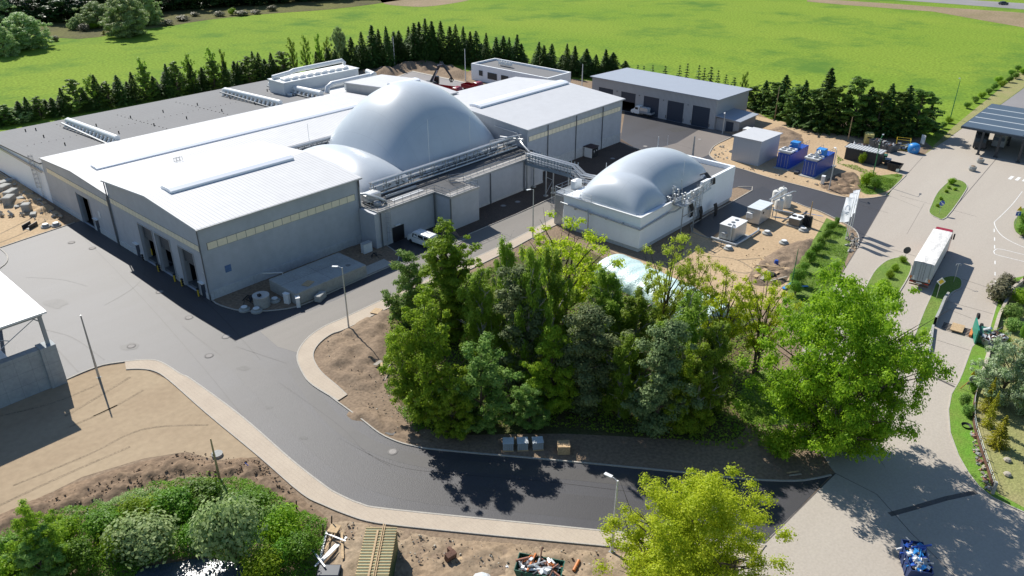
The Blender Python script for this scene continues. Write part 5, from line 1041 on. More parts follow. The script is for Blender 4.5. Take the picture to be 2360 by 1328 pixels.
box_thing('switch_cabinet', 'tall white switch cabinet at the left end of the bunker', 'cabinet', G(663, 700), (.5, .8, 1.5), .3, m_white_p, top=m_white_p)
box_thing('switch_cabinet', 'white cabinet at the front corner of the bunker', 'cabinet', G(688, 706), (.5, 1.0, 1.4), -.5, m_white_p, top=m_white_p)
box_thing('wall_unit', 'white air handling box at the tank corner', 'cabinet', G(846, 582), (1.6, .8, 1.6), 0, m_white_p, top=m_alu)
box_thing('stone_block', 'rough concrete block beside the bunker kerb', 'block', G(739, 690), (1.8, .9, .9), .45, m_conc)
o = thing('shaft_tank', 'round concrete shaft with a pale lid before the front hall', 'shaft', off(G(605, 706))); MB().lathe([(1.05, 0), (1.05, 1.6)], n=24).build('ring', m_conc, o, True); MB().lathe([(1.1, 1.6), (1.1, 1.72), (.05, 1.72)], n=24).build('lid', m_alu, o)
MB().box(-.5, -.1, -.4, 0, 1.72, 2.0).build('hatch', m_black, o)
for x, y, l in ((634, 696, 'stepped concrete manhole cone between the round shaft and the bunker'), (564, 716, 'small manhole cone at the kerb, left one'), (592, 719, 'small manhole cone at the kerb, right one'), (106, 524, 'manhole cone with a brown ring on the sand'), (130, 521, 'low manhole cone at the yard kerb'), (1678, 575, 'round white manhole near the silver tank unit'), (1806, 562, 'square-edged manhole block on the sand'), (1767, 540, 'small manhole lid on the sand'), (1851, 533, 'manhole lid beside the cooler unit')):
    o = thing('manhole_cone', label := l, 'manhole', off(G(x, y)), 0, 'concrete manhole cones'); MB().lathe([(.75, 0), (.75, .25), (.5, .4), (.5, .55)], n=16).build('cone', m_conc, o); MB().lathe([(.4, .55), (.4, .62), (.05, .62)], n=14).build('cover', m_white_p, o)
q = MB(); rr = random.Random(8)
for k in range(9): a = rr.uniform(0, 6); q.tube([(0, 0, .1), (math.cos(a)*.7, math.sin(a)*.7, .5+rr.random()*.3), (math.cos(a+.7)*1.3, math.sin(a+.7)*1.2, .08)], .06, 5)
b = q.build('black_cable_heap', m_black, None, True); b.location = off(G(578, 698), .1); tag(b, 'heap of black cable beside the round shaft', 'cables')
b = dup(b, off(G(868, 592), .1), 1, 'tangle of black cable near the tank corner', sc=.7)
# ---------------- left shed
o = thing('open_shed', 'open steel shed with a white ribbed roof on a concrete wall at the left edge', 'shed', (10, 92, 0)); O = o.location
q = MB(O); q.box(-30, 19.2, 85.8, 86.8, 0, 5.0); q.box(19.2, 20.8, 85.5, 87.0, 0, 5.1); q.build('wall', M('wall_blocks', (.34, .37, .385), .8, col2=(.27, .295, .31), var=.08, scale=.8, fine=3, line=('X', 1.5, .04, .25), lines2=[('Z', 1.5, .04, .25)]), o)
r = MB(O); r.add([(-30, 85.4, 9.0), (20.9, 85.4, 9.0), (20.9, 106, 9.4), (-30, 106, 9.4), (-30, 85.4, 9.2), (20.9, 85.4, 9.2), (20.9, 106, 9.6), (-30, 106, 9.6)], [(0, 3, 2, 1), (4, 5, 6, 7), (0, 1, 5, 4), (1, 2, 6, 5), (2, 3, 7, 6), (3, 0, 4, 7)])
r.build('roof', M('ribbed_white_roof', (.70, .71, .72), .4, var=.02, line=('Y', .33, .09, .35)), o)
for x, y in ((20.3, 86.3), (13.6, 86.3), (7, 86.3), (20.3, 105.5)): MB(O).box(x-.18, x+.18, y-.18, y+.18, 5.0 if y < 90 else 0, 9.05).build('column', m_grey, o)
MB(O).box(-30, 20.5, 85.9, 86.1, 8.6, 8.95).box(20.2, 20.4, 86, 106, 8.6, 9.0).build('beam', m_grey, o)
MB(O).tube([(13.6, 86.3, 5.1), (20.3, 86.3, 8.7)], .05, 4).tube([(13.6, 86.3, 8.7), (17, 86.3, 6.9)], .05, 4).tube([(20.3, 86.3, 7.8), (19.4, 86.3, 8.7)], .06, 4).build('brace', m_alu, o)
MB(O).box(-30, 15.8, 88, 105, .1, 2.6).build('stored_sheet_pile', M('dark_blue_sheet', (.02, .035, .07), .5, var=.1), o)
q = MB().ob((0, 0, 0), (1.3, 7, .8), 0).build('white_sacks', m_white_p); q.location = (17.0, 92, 1.2); tag(q, 'row of white sacks stored under the open shed roof', 'sacks')
q = MB().ob((0, 0, 0), (.35, 5, .4), 0).build('orange_barrier', m_orange); q.location = (18.2, 90.5, 1.0); tag(q, 'orange strip beside the white sacks in the shed', 'barrier')
# ---------------- kiosks, containers
o = thing('grey_kiosk', 'plain pale grey building with a sloping white roof beside the blue containers', 'kiosk', (146, 65, 0)); O = o.location
q = MB(O); q.add([(141.9, 61.9, 0), (150.5, 61.9, 0), (150.5, 67.7, 0), (141.9, 67.7, 0), (141.9, 61.9, 5.0), (150.5, 61.9, 4.7), (150.5, 67.7, 4.7), (141.9, 67.7, 5.0)], [(0, 3, 2, 1), (4, 5, 6, 7), (0, 1, 5, 4), (1, 2, 6, 5), (2, 3, 7, 6), (3, 0, 4, 7)])
q.build('wall', M('kiosk_grey', (.46, .48, .50), .45, var=.03, lines2=[('X', 2.2, .04, .15), ('Y', 2.9, .04, .15)]), o)
r = MB(O); r.add([(141.6, 61.6, 5.02), (150.9, 61.6, 4.7), (150.9, 68, 4.7), (141.6, 68, 5.02), (141.6, 61.6, 5.16), (150.9, 61.6, 4.86), (150.9, 68, 4.86), (141.6, 68, 5.16)], [(0, 3, 2, 1), (4, 5, 6, 7), (0, 1, 5, 4), (1, 2, 6, 5), (2, 3, 7, 6), (3, 0, 4, 7)]); r.build('roof', m_roofy, o)
box_thing('white_cabinet', 'small white box with a gabled lid behind the grey kiosk', 'cabinet', G(1722, 316), (2.0, 1.6, 1.9), 0, m_white_p, top=m_white_p)
def container(label, x, y, fans=True, stack=False):
    o = thing('blue_container', label, 'container', (x, y, 0), 0, 'blue plant containers'); L, W, Hh = 8.6, 2.5, 3.0
    MB().bbox(0, L, -W/2, W/2, .15, Hh, .03).build('body', m_blue, o)
    MB().box(-.9, L+1.0, -W/2-.35, W/2+.3, 0, .15).build('slab', m_conc, o)
    d = MB(); [d.box(-.03, -.004, s*.62-.55, s*.62+.55, .3, Hh-.15) for s in (-1, 1)]; d = d.build('door', m_blue, o)
    h = MB(); [h.tube([(-.06, s, .35), (-.06, s, Hh-.2)], .025, 4) for s in (-.9, -.35, .35, .9)]; h.build('lock_rod', m_alu, d)
    u = MB(); u.bbox(.1, 2.9, -W/2-.1, W/2+.1, Hh+.3, Hh+.6, .04); u = u.build('cooler_frame', m_white_p, o)
    for i in range(2):
        for j in range(2): MB().lathe([(.5, Hh+.6), (.5, Hh+.68), (.42, Hh+.68), (.1, Hh+.62)], (.8+i*1.3, -.6+j*1.2, 0), 14).build('fan', m_gut, u)
    MB().box(.2, .3, -1.1, 1.1, Hh, Hh+.3).box(2.6, 2.7, -1.1, 1.1, Hh, Hh+.3).build('feet', m_alu, u)
    MB().bbox(4.0, 5.6, -.8, .8, Hh, Hh+1.35, .03).build('roof_box', m_blue2, o)
    MB().tube([(3.2, .6, Hh), (3.2, .6, Hh+.7), (4.0, .5, Hh+.8)], .14, 8).build('exhaust', m_alu, o, True)
    if stack: MB().tube([(1.2, -.5, Hh+.6), (1.2, -.5, Hh+1.4), (2.0, -.5, Hh+1.6), (2.6, -.5, Hh+1.1)], .28, 9).build('hood_pipe', m_white_p, o, True)
    rail('', '', [(5.8, 1.2, Hh), (L, 1.2, Hh), (L, -1.2, Hh), (5.8, -1.2, Hh)], parent=type('P', (), {'location': Vector((0, 0, 0))})()) if False else None
    r = MB(); [r.tube([(5.8, s, Hh+z), (L, s, Hh+z)], .03, 4) for s in (-1.2, 1.2) for z in (.5, 1)]; [r.tube([(x_, s, Hh), (x_, s, Hh+1)], .03, 4) for s in (-1.2, 1.2) for x_ in (5.8, 7.2, L)]; r.build('roof_rail', m_steel, o)
container('blue container with a white cooler on top, next to the grey kiosk', 143.9, 57.8)
container('blue container with a curved white hood pipe, right of its twin', 142.9, 52.1, stack=True)
box_thing('small_cabinet', 'small white cabinet in front of the right container', 'cabinet', G(1895, 424), (.8, .6, 1.5), .2, m_white_p, top=m_white_p)
box_thing('dark_pallet', 'dark box lying between the two containers', 'box', G(1836, 400), (1.6, .8, .5), .2, m_dgrey)
# black and white kiosk on the strip
o = thing('meter_kiosk', 'small kiosk with white side and black doors beside the right hall', 'kiosk', off(G(1362, 366)+Vector((1.2, .9, 0)))); MB().bbox(-1.1, 1.1, -.95, .95, 0, 2.1, .03).build('body', m_white_p, o)
d = MB().box(-1.0, 1.0, -1.0, -.952, .1, 2.0).build('door', m_black, o); MB().box(-.5, -.2, -1.03, -1.002, 1.3, 1.5).box(.35, .6, -1.03, -1.002, 1.3, 1.5).box(-.4, -.32, -1.03, -1.002, 1.0, 1.3).build('label_plate', m_white_p, d)
MB().box(-1.25, 1.25, -1.1, 1.1, 2.1, 2.2).build('roof', M('dark_red_brown', (.05, .02, .02), .6), o)
# dark shed, skips, bins
o = thing('dark_shed', 'long anthracite shed with pale striped roof among the bins', 'shed', (159.1, 47.5, 0)); O = o.location
MB(O).box(157.8, 160.4, 44.3, 51.0, 0, 2.5).build('wall', M('dark_planks', (.028, .034, .040), .6, var=.1, line=('Z', .2, .02, .4)), o)
MB(O).box(157.6, 160.7, 44.0, 51.3, 2.5, 2.62).build('roof', M('striped_roof', (.50, .52, .52), .5, var=.05, line=('Y', .55, .2, .6)), o)
def skip(label, g, rz, L=4.0, W=1.8, Hh=1.4, mat=None, fill=True, cols=None, grp='open skips', seed=0):
    o = thing('skip', label, 'skip', off(g), rz, grp); t = .06; s = .5
    p = lambda x, y, z: (x, y, z); b = MB(); x0, x1 = -L/2, L/2
    out = [(x0+s, 0), (x1-s, 0), (x1, Hh), (x0, Hh)]; inn = [(x0+s+.05, t), (x1-s-.05, t), (x1-t, Hh), (x0+t, Hh)]
    vs = [(x, -W/2, z) for x, z in out]+[(x, W/2, z) for x, z in out]+[(x, -W/2+t, z) for x, z in inn]+[(x, W/2-t, z) for x, z in inn]
    b.add(vs, [(0, 1, 2, 3), (7, 6, 5, 4), (0, 4, 5, 1), (1, 5, 6, 2), (3, 7, 4, 0), (11, 10, 9, 8), (12, 13, 14, 15), (9, 13, 12, 8), (10, 14, 13, 9), (8, 12, 15, 11), (3, 2, 10, 11), (2, 6, 14, 10), (6, 7, 15, 14), (7, 3, 11, 15)])
    b.build('body', mat or m_dgrey, o); r = MB()
    for x in (x0*.5, 0, x1*.5): r.box(x-.05, x+.05, -W/2-.06, -W/2, .1, Hh); r.box(x-.05, x+.05, W/2, W/2+.06, .1, Hh)
    r.build('ribs', mat or m_dgrey, o)
    if fill:
        rr = random.Random(seed); q = MB(); cols = cols or [m_dgrey, m_rust, m_alu]
        for k in range(110):
            c = (rr.uniform(x0*.8, x1*.8), rr.uniform(-W*.38, W*.38), Hh*rr.uniform(.55, 1.1)); a = rr.uniform(0, 3.14); mi = rr.randrange(len(cols))
            if k % 3: q.ob(c, (rr.uniform(.15, .7), rr.uniform(.1, .4), rr.uniform(.04, .35)), a, rr.uniform(-.7, .7), rr.uniform(-.6, .6), mi=mi)
            else: v = Vector((math.cos(a), math.sin(a), rr.uniform(-.3, .4)))*rr.uniform(.3, 1.0); q.tube([Vector(c)-v, Vector(c)+v], rr.uniform(.03, .11), 6, mi)
        w_ = q.build('scrap', cols); w_.location = off(g); w_.rotation_euler = (0, 0, rz); tag(w_, kind='stuff')
    return o
skip('rusty dark skip right behind the dark shed', G(1985, 352), 1.5, 5.5, 2.2, 1.5, seed=1)
skip('grey-blue skip with scrap and a raised rusty flap', G(2035, 345), 1.2, 6, 2.3, 1.6, M('slate_paint', (.06, .075, .09), .6, var=.15), seed=2)
skip('small black skip at the corner of the bin yard', G(2060, 392), 1.5, 2.6, 1.8, 1.4, m_black, seed=3, fill=False)
o = thing('green_bin', 'dark green wheeled bin beside the shed', 'bin', off(G(2036, 372)), .3); MB().bbox(-.6, .6, -.5, .5, .2, 1.3, .06).build('body', m_green, o); MB().bbox(-.65, .65, -.55, .55, 1.3, 1.45, .06).build('lid', m_green, o); MB().tube([(-.5, -.55, .15), (-.5, .55, .15)], .14, 8).build('wheel', m_tyre, o)
o = thing('grey_bin', 'grey wheeled bin between green bin and black skip', 'bin', off(G(2044, 380)), .3); MB().bbox(-.7, .7, -.55, .55, .2, 1.2, .06).build('body', m_dgrey, o); MB().bbox(-.75, .75, -.6, .6, 1.2, 1.3, .06).build('lid', m_grey, o)
o = thing('recycling_igloo', 'bright blue recycling bell with a white emblem', 'container', off(G(2104, 352)), .3); MB().lathe([(.95, 0), (1.15, .5), (1.15, 1.3), (.95, 1.75), (.55, 1.95), (.1, 2.0)], n=18).build('body', m_blue2, o, True)
e = MB(); e.tube([(-1.17, .0, 1.2), (-1.12, .25, .8), (-1.12, -.25, .8), (-1.17, 0, 1.2)], .05, 5); e.build('emblem', m_white_p, o)
o = thing('yellow_container', 'pale yellow tilted recycling container behind the skips', 'container', off(G(2000, 330)), .4); MB().bbox(-1, 1, -.9, .9, .1, 2.3, .2).build('body', M('pale_yellow', (.60, .52, .18), .5, var=.1), o); MB().box(-1.02, -1.0, -.4, .4, 1.3, 1.6).build('slot', m_black, o)
o = thing('yellow_cage', 'yellow wire cage full of plastic sheeting', 'cage', off(G(2078, 345)), .3); f = MB()
for x in (-.9, .9):
    for y in (-1.3, 1.3): f.tube([(x, y, 0), (x, y, 2.3)], .05, 4)
for z in (.2, 1.1, 2.3): f.tube([(-.9, -1.3, z), (.9, -1.3, z), (.9, 1.3, z), (-.9, 1.3, z), (-.9, -1.3, z)], .05, 4)
f.build('frame', m_yel, o); q = MB(); rr = random.Random(4); [q.ob((rr.uniform(-.6, .6), rr.uniform(-1, 1), rr.uniform(.3, 1.2)), (.5, .6, .4), rr.random()*3, rr.random(), mi=k % 3) for k in range(14)]; q.build('plastic_waste', [m_film, m_dgrey, m_grey], o)
# boards and signs
def sign(name, label, px, py, cz, parts, post=2.2, lean=0, mat=None, rz=None):
    o = thing(name, label, 'sign', off(G(px, py))); o.rotation_euler = (0, 0, rz if rz is not None else R(41.8+180)); MB().tube([(0, 0, 0), (lean, 0, post)], .035, 6).build('post', mat or m_alu, o); parts(o); return o
def disc(o, z, r, mat, x=.05, n=20, rot=0, name='plate'):
    vs = [(x+d, r*math.cos(6.283*k/n+rot), z+r*math.sin(6.283*k/n+rot)) for d in (0, .02) for k in range(n)]
    return MB().add(vs, [tuple(range(n-1, -1, -1)), tuple(range(n, 2*n))]+[(i, (i+1) % n, (i+1) % n+n, i+n) for i in range(n)]).build(name, mat, o)
m_sblue = M('sign_blue', (.02, .08, .42), .4, var=.03); m_syel = M('sign_yellow', (.75, .50, .03), .4, var=.03); m_sred = M('sign_red', (.5, .03, .02), .4)
def s1(o): p = disc(o, 2.0, .45, m_sblue); MB().ob((.085, 0, 2.0), (.01, .12, .6), rx=.75).ob((.086, .16, 1.82), (.01, .34, .1)).ob((.087, .2, 1.9), (.01, .1, .3)).build('arrow', m_white_p, p)
sign('keep_right_sign', 'round blue sign with a white slanting arrow on the grass island', 2164, 494, 2, s1, 1.9)
def s2(o): disc(o, 2.0, .55, m_dgrey)
sign('round_sign', 'back of a round sign at the tip of the truck island', 2083, 605, 2, s2, 1.9)
def s3(o): disc(o, 2.7, .6, m_white_p, n=4); disc(o, 2.7, .40, m_syel, x=.075, n=4, name='centre')
sign('priority_sign', 'white and yellow diamond sign on the narrow grass island', 2157, 690, 2, s3, 2.6)
def s4(o): disc(o, 2.9, .55, m_syel, n=3, rot=math.pi/2); p = MB().box(.05, .07, -.4, .4, 1.75, 2.45).build('blue_plate', m_sblue, o); MB().box(.072, .08, -.07, .07, 1.85, 2.3).box(.072, .08, -.2, .2, 2.16, 2.3).build('symbol', m_white_p, p)
sign('junction_sign', 'yellow triangle above a blue sign at the right hedge corner', 2338, 520, 2, s4, 3.1)
def s5(o): disc(o, 2.3, .45, m_syel, n=3, rot=math.pi/2); p = disc(o, 1.6, .4, m_white_p); disc(o, 1.6, .3, m_grey, x=.075, name='ring'); MB().box(.05, .07, -.45, .45, .8, 1.15).build('plate', m_grey, o); MB().tube([(-.2, -.9, 0), (0, 0, 1.6)], .04, 5).build('prop', m_orange, o)
sign('warning_sign', 'round white sign under a yellow triangle on the garden verge', 2232, 900, 2, s5, 2.5)
def s6(o): MB().box(.04, .08, -.55, .55, .6, 2.5).build('panel', m_white_p, o)
sign('white_board', 'tilted white notice board beside the blue recycling bell', 2124, 338, 2, s6, 2.2, rz=R(150))
def s7(o): MB().box(.04, .07, -.3, .3, .6, 1.1).build('panel', m_white_p, o)
sign('small_board', 'small white tag on a post before the black skip', 2066, 402, 2, s7, .9)
def s8(o): MB().box(.03, .06, -.28, .28, 1.7, 2.4).build('panel', m_film, o)
sign('tree_notice', 'white notice on a thin post at the left edge of the wood', 900, 825, 2, s8, 2.5, mat=m_gut)
o = thing('twin_post', 'thin post with two small arms behind the truck', 'post', off(G(2197, 652)), 0); MB().tube([(0, 0, 0), (0, 0, 2.9)], .035, 6).build('post', m_alu, o); MB().tube([(-.25, .25, 2.7), (-.2, .2, 2.95), (.2, -.2, 2.95), (.25, -.25, 2.7)], .04, 5).build('arms', m_alu, o)
for px, py, l in ((2240, 394, 'round concrete planter nearer the road'), (2258, 376, 'round concrete planter nearer the canopy')):
    o = thing('planter', l, 'planter', off(G(px, py)), 0, 'concrete planters'); MB().lathe([(.55, 0), (.7, .5), (.65, .95)], n=10).build('pot', m_conc, o); MB().lathe([(.55, .9), (.3, 1.05), (.05, 1.1)], n=8).build('soil', m_soil, o)
# flags
m_flag = M('flag_cloth', (.80, .82, .86), .7, var=.03, trans=.6)
m_ftext = M('flag_print', (.38, .46, .58), .7, var=.05)
for i, (bx, by, ty, l) in enumerate([(1948, 553, 455, 'white banner flag standing lowest, nearest the concrete road'), (1955, 542, 444, 'white banner flag in the middle of the three'), (1962, 531, 436, 'white banner flag standing farthest up the kerb')]):
    Hh = HG(bx, by, ty)*1.0; o = thing('banner_flag', l, 'flag', off(G(bx, by)), R(41.8+90+(-14, 0, 12)[i]), 'white banner flags at the junction')
    MB().tube([(0, 0, 0), (0, 0, Hh)], [.06, .035], 7).build('pole', m_white_p, o); MB().tube([(0, 0, Hh-.1), (1.15, 0, Hh-.1)], .02, 4).build('arm', m_alu, o)
    vs = []; nx, nz = 10, 22; W_, HH = 1.15, 3.9
    for s in (0,):
        for a in range(nx+1):
            for c in range(nz+1): u, v = a/nx, c/nz; vs.append((.06+u*W_*(1+.15*v), s+.12*math.sin(u*7+v*5+i)*(.3+u)+.1*math.sin(v*9)*u, Hh-.12-v*HH-.25*u*v))
    K = (nx+1)*(nz+1); fs = []
    for a in range(nx):
        for c in range(nz): k = a*(nz+1)+c; fs.append((k, k+1, k+nz+2, k+nz+1))
    fl = MB().add(vs, fs).build('cloth', m_flag, o, True)
    e = MB()
    for s in (-.17, .17): e.tube([(.4, s, Hh-2.1), (.4, s, Hh-1.6), (.55, s, Hh-1.35), (.8, s, Hh-1.35), (.95, s, Hh-1.6), (.95, s, Hh-2.1)], .035, 4); e.box(.35, 1.05, s-.01, s+.01, Hh-2.5, Hh-2.4); e.box(.45, .95, s-.01, s+.01, Hh-2.75, Hh-2.66)
    e.build('emblem', m_ftext, fl)
# ---------------- treatment units on the sand
def unit(label, g, L, W, Hh, mat, top, extras):
    o = thing('treatment_unit', label, 'unit', off(g), 0); MB().bbox(0, L, 0, W, .25, Hh, .05).build('casing', mat, o); MB().box(-.06, L+.06, -.06, W+.06, Hh+.002, Hh+.07).build('roof', top, o); MB().box(.1, L-.1, .1, W-.1, 0, .25).build('skid', m_gut, o); extras(o, L, W, Hh); return o
def ex1(o, L, W, Hh):
    for i in range(3): MB().lathe([(.33, Hh+.07), (.33, Hh+.13), (.05, Hh+.15)], (.6+i*1.2, W*.5, 0), 12).build('hatch', m_gut, o)
    MB().tube([(-.15, .5, .3), (-.2, .5, Hh*.9), (.3, .5, Hh+.4), (.9, .6, Hh+.1)], .12, 8).build('pipe', m_alu, o, True)
    MB().bbox(-.35, -.004, 1.2, 2.0, .6, 1.4, .05).build('pump', m_alu, o)
    q = MB(); q.tube([(-.9, W+.8, .3), (-.9, -.9, .3), (L*.6, -.95, .3), (L+2.6, -.95, .3), (L+3.2, -.6, .35)], .17, 9); q.build('ground_pipe', m_alu, o, True)
    MB().box(-1.2, L+.3, -1.0, W+.3, .02, .08).build('slab', m_conc, o)
def ex2(o, L, W, Hh):
    MB().bbox(-.45, -.01, W-1.1, W-.1, 1.1, 2.0, .05).build('cabinet', m_white_p, o)
    MB().lathe([(.2, 0), (.2, .05)], (0, 0, 0), 10); q = MB(); q.ob((L*.25, -.03, Hh*.75), (.35, .04, .35)); q.build('port', m_black, o)
    MB().tube([(L-.2, -.3, .3), (L-.2, -.3, Hh*.8), (L*.6, -.3, Hh*.85), (L*.5, -.05, Hh*.85)], .09, 7).build('pipe', m_alu, o, True)
gA = G(1690.5, 561.7); gB = G(1748, 521.6)
unit('silver tank unit with round hatches on the sand', Vector((gA.x+.1, gA.y+.1, 0)), 4.0, 2.6, 2.5, m_alu, m_white_p, ex1)
unit('silver plant container with a pale ridge roof behind the tank unit', Vector((gB.x, gB.y, 0)), 4.4, 2.3, 2.7, m_alu, M('pale_roof', (.62, .66, .68), .4, var=.03, line=('X', 1.4, .06, .3)), ex2)
for i, (px, py, h, l) in enumerate([(1793, 486, 1.9, 'white vertical tank nearest the plant container'), (1811, 478, 2.1, 'white vertical tank on the right of the group'), (1787, 470, 2.2, 'white vertical tank behind, left'), (1800, 466, 2.4, 'white vertical tank at the back')]):
    o = thing('white_tank', l, 'tank', off(G(px, py)), 0, 'white vertical tanks'); MB().lathe([(.75, .1), (.75, h), (.6, h+.2), (.15, h+.3)], n=18).build('body', M('ivory_plastic', (.66, .65, .60), .45, var=.04), o, True); MB().lathe([(.8, 0), (.8, .1)], n=18).build('base', m_conc, o); MB().tube([(0, 0, h+.3), (0, 0, h+.6)], .1, 6).build('nozzle', m_alu, o)
o = thing('overhead_pipes', 'two silver pipes running above the white tanks', 'pipe', off(G(1790, 480))); O = o.location; g1, g2 = G(1774, 461, 2.9), G(1808, 437, 2.9); MB(O).tube([g1, g2], .14, 8).build('pipe', m_alu, o, True)
g1, g2, g3 = G(1783, 462, 2.9), G(1828, 442, 2.9), G(1834, 442, 2.6); MB(O).tube([g1, g2, g3], .14, 8).build('pipe', m_alu, o, True)
for a in ((1795, 487, 2.9), (1815, 478, 2.9), (1786, 510, 2.8)): g = G(a[0], a[1]); MB(O).tube([g, (g.x, g.y, a[2])], .06, 5).build('stand', m_steel, o)
g1, g2 = G(1780, 483, 2.0), G(1828, 491, 1.9); MB(O).tube([g1, g2], .12, 8).build('pipe', m_alu, o, True); g1, g2 = G(1782, 500, .8), G(1818, 505, .8); MB(O).tube([g1, g2], .12, 8).build('pipe', m_alu, o, True)
o = thing('cooler_unit', 'grey cooler with two round fans on the sand', 'cooler', off(G(1834, 520)), .02); MB().bbox(-1.1, 1.1, -.9, .9, .3, 1.5, .04).build('casing', M('brown_grey', (.20, .185, .165), .5, var=.08, line=('Z', .12, .03, .4)), o); MB().box(-1.15, 1.15, -.95, .95, 1.5, 1.56).build('top', m_white_p, o)
for s in (-.5, .5): MB().lathe([(.4, 1.56), (.4, 1.64), (.34, 1.64), (.1, 1.58)], (0, s, 0), 14).build('fan', m_black, o)
MB().box(-1.3, 1.8, -1.2, 1.2, 0, .3).build('slab', m_conc, o)
o = thing('hose_rack', 'black hoses hanging over a rack beside the wooden pole', 'rack', off(G(1859, 523))); MB().tube([(0, -.7, 0), (0, -.7, 2), (0, .7, 2), (0, .7, 0)], .05, 5).build('frame', m_steel, o)
q = MB(); [q.tube([(-.3, y, .2), (-.15, y, 1.8), (0, y, 2.1), (.15, y, 1.8), (.2, y, .1)], .11, 6) for y in (-.6, -.45, -.2, .1, .35, .5)]; q.build('hoses', m_black, o, True)
b = MB().ob((0, 0, .04), (.12, 3.2, .05), 0).build('blue_pipe_section', m_blue2); b.location = off(G(1874, 495)); b.rotation_euler = (0, 0, .2); tag(b, 'blue plastic pipe length lying on the sand', 'pipe')
for i, (px, py, l_, w_, rz, lb) in enumerate([(1764, 606, 3.0, .35, .9, 'single pale plank lying on the sand'), (1745, 625, 3.4, .3, .4, 'leftmost plank of the timber heap'), (1752, 634, 3.6, .6, 0, 'wide panel in the timber heap'), (1763, 640, 3.2, .5, .1, 'pale panel in the middle of the timber heap'), (1780, 640, 3.0, .4, -.1, 'pale panel right in the timber heap'), (1792, 650, 3.2, .25, -.4, 'plank crossing the right of the timber heap'), (1770, 622, 4.5, .15, 1.9, 'long thin batten behind the timber heap')]):
    b = MB().ob((0, 0, .0), (l_, w_, .09), 0).build('plank', m_wood if i % 2 == 0 else M('grey_timber', (.36, .32, .26), .85, var=.2)); b.location = off(G(px, py), .25+.05*i if i else .1); b.rotation_euler = (0, random.uniform(-.08, .08), rz); tag(b, lb, 'plank', 'planks on the sand')
o = thing('black_crate', 'dark open crate in the timber heap', 'crate', off(G(1775, 640))); MB().bbox(-.6, .6, -.5, .5, 0, .7, .05).build('body', m_black, o)
o = thing('blue_barrel', 'small blue barrel on the sand', 'barrel', off(G(1788, 612))); MB().lathe([(.28, 0), (.31, .3), (.31, .6), (.25, .85), (.05, .87)], n=14).build('body', m_blue, o, True)
b = MB().ob((0, 0, .12), (2.6, .5, .1), .2).ob((1.2, -.9, .1), (2.4, .35, .1), -.5).build('blue_sheet', m_blue2); b.location = off(G(1816, 662), .1); b.rotation_euler = (0, 0, -.3); tag(b, 'crumpled blue plastic strips at the end of the hedge row', 'sheet')
# ---------------- pale film tent behind the trees
g0, g1 = G(1405, 622), G(1655, 748); d = (g1-g0); L_ = d.length; a = math.atan2(d.y, d.x); o = thing('film_tent', 'long stack covered with pale mint film behind the trees', 'tent', (g0.x, g0.y, 0), a)
vs = []; fs = []; nx, ny = 60, 18; Wt = 7.0
for i in range(nx+1):
    for j in range(ny+1):
        t = j/ny; an = math.pi*t; x = i/nx*L_; n_ = noise.fractal(Vector((x*.5, t*5, 1.)), 1, 2, 3)
        vs.append((x+.2*n_, -Wt/2*math.cos(an)*(1+.04*n_), 2.3*math.sin(an)**.75*(1+.06*n_)+.12*abs(math.sin(x*1.6))))
for i in range(nx):
    for j in range(ny): k = i*(ny+1)+j; fs.append((k, k+ny+1, k+ny+2, k+1))
fs += [tuple(range(ny, -1, -1)), tuple(nx*(ny+1)+j for j in range(ny+1))]
MB().add(vs, fs).build('cover', M('mint_film', (.58, .72, .70), .4, col2=(.46, .62, .60), var=.08, scale=1.5, fine=4, bump=2, sharp=.8), o, True)
MB().ob((L_+.3, -1, .7), (.4, 3, 1.4), 0).build('end_panel', m_grey, o)
o = thing('round_slab', 'dark round slab at the end of the film tent', 'slab', off(G(1690, 735), .02)); MB().lathe([(2.9, 0), (2.8, .18), (.1, .2)], n=28).build('plate', M('mossy_slab', (.10, .11, .06), .9, col2=(.15, .14, .10), scale=2, var=.2), o)
# ---------------- canopy
o = thing('vehicle_canopy', 'dark flat canopy with pale roof stripes over the road', 'canopy', (190, 24, 0)); O = o.location
MB(O).box(179, 203.5, 2, 36, 4.75, 5.15).build('roof', M('canopy_edge', (.03, .045, .065), .5, var=.05), o)
q = MB(O)
for x in (179.3, 184.2, 189.1, 194.0, 198.9):
    for y in (2.3, 13.6, 24.9): q.box(x, x+4.2, y, y+11.0, 5.15, 5.19)
q.build('roof_panel', M('canopy_panel', (.055, .075, .10), .35, var=.06, spec=.6, line=('X', 1.05, .03, .3)), o)
q = MB(O); [q.box(x, x+.7, 2.2, 35.8, 5.151, 5.17) for x in (183.52, 188.42, 193.32, 198.22)]; q.build('roof_stripe', M('stripe_grey', (.42, .45, .46), .4, var=.05), o)
for px, py in ((2253, 357), (2269, 342), (2293, 363), (2323, 336), (2345, 375)): g = G(px, py); c = MB(O).box(g.x-.2, g.x+.2, g.y-.2, g.y+.2, .05, 4.75).build('column', m_dgrey, o); MB(O).box(g.x-.35, g.x+.35, g.y-.35, g.y+.35, .05, .2).build('foot', m_dgrey, c)
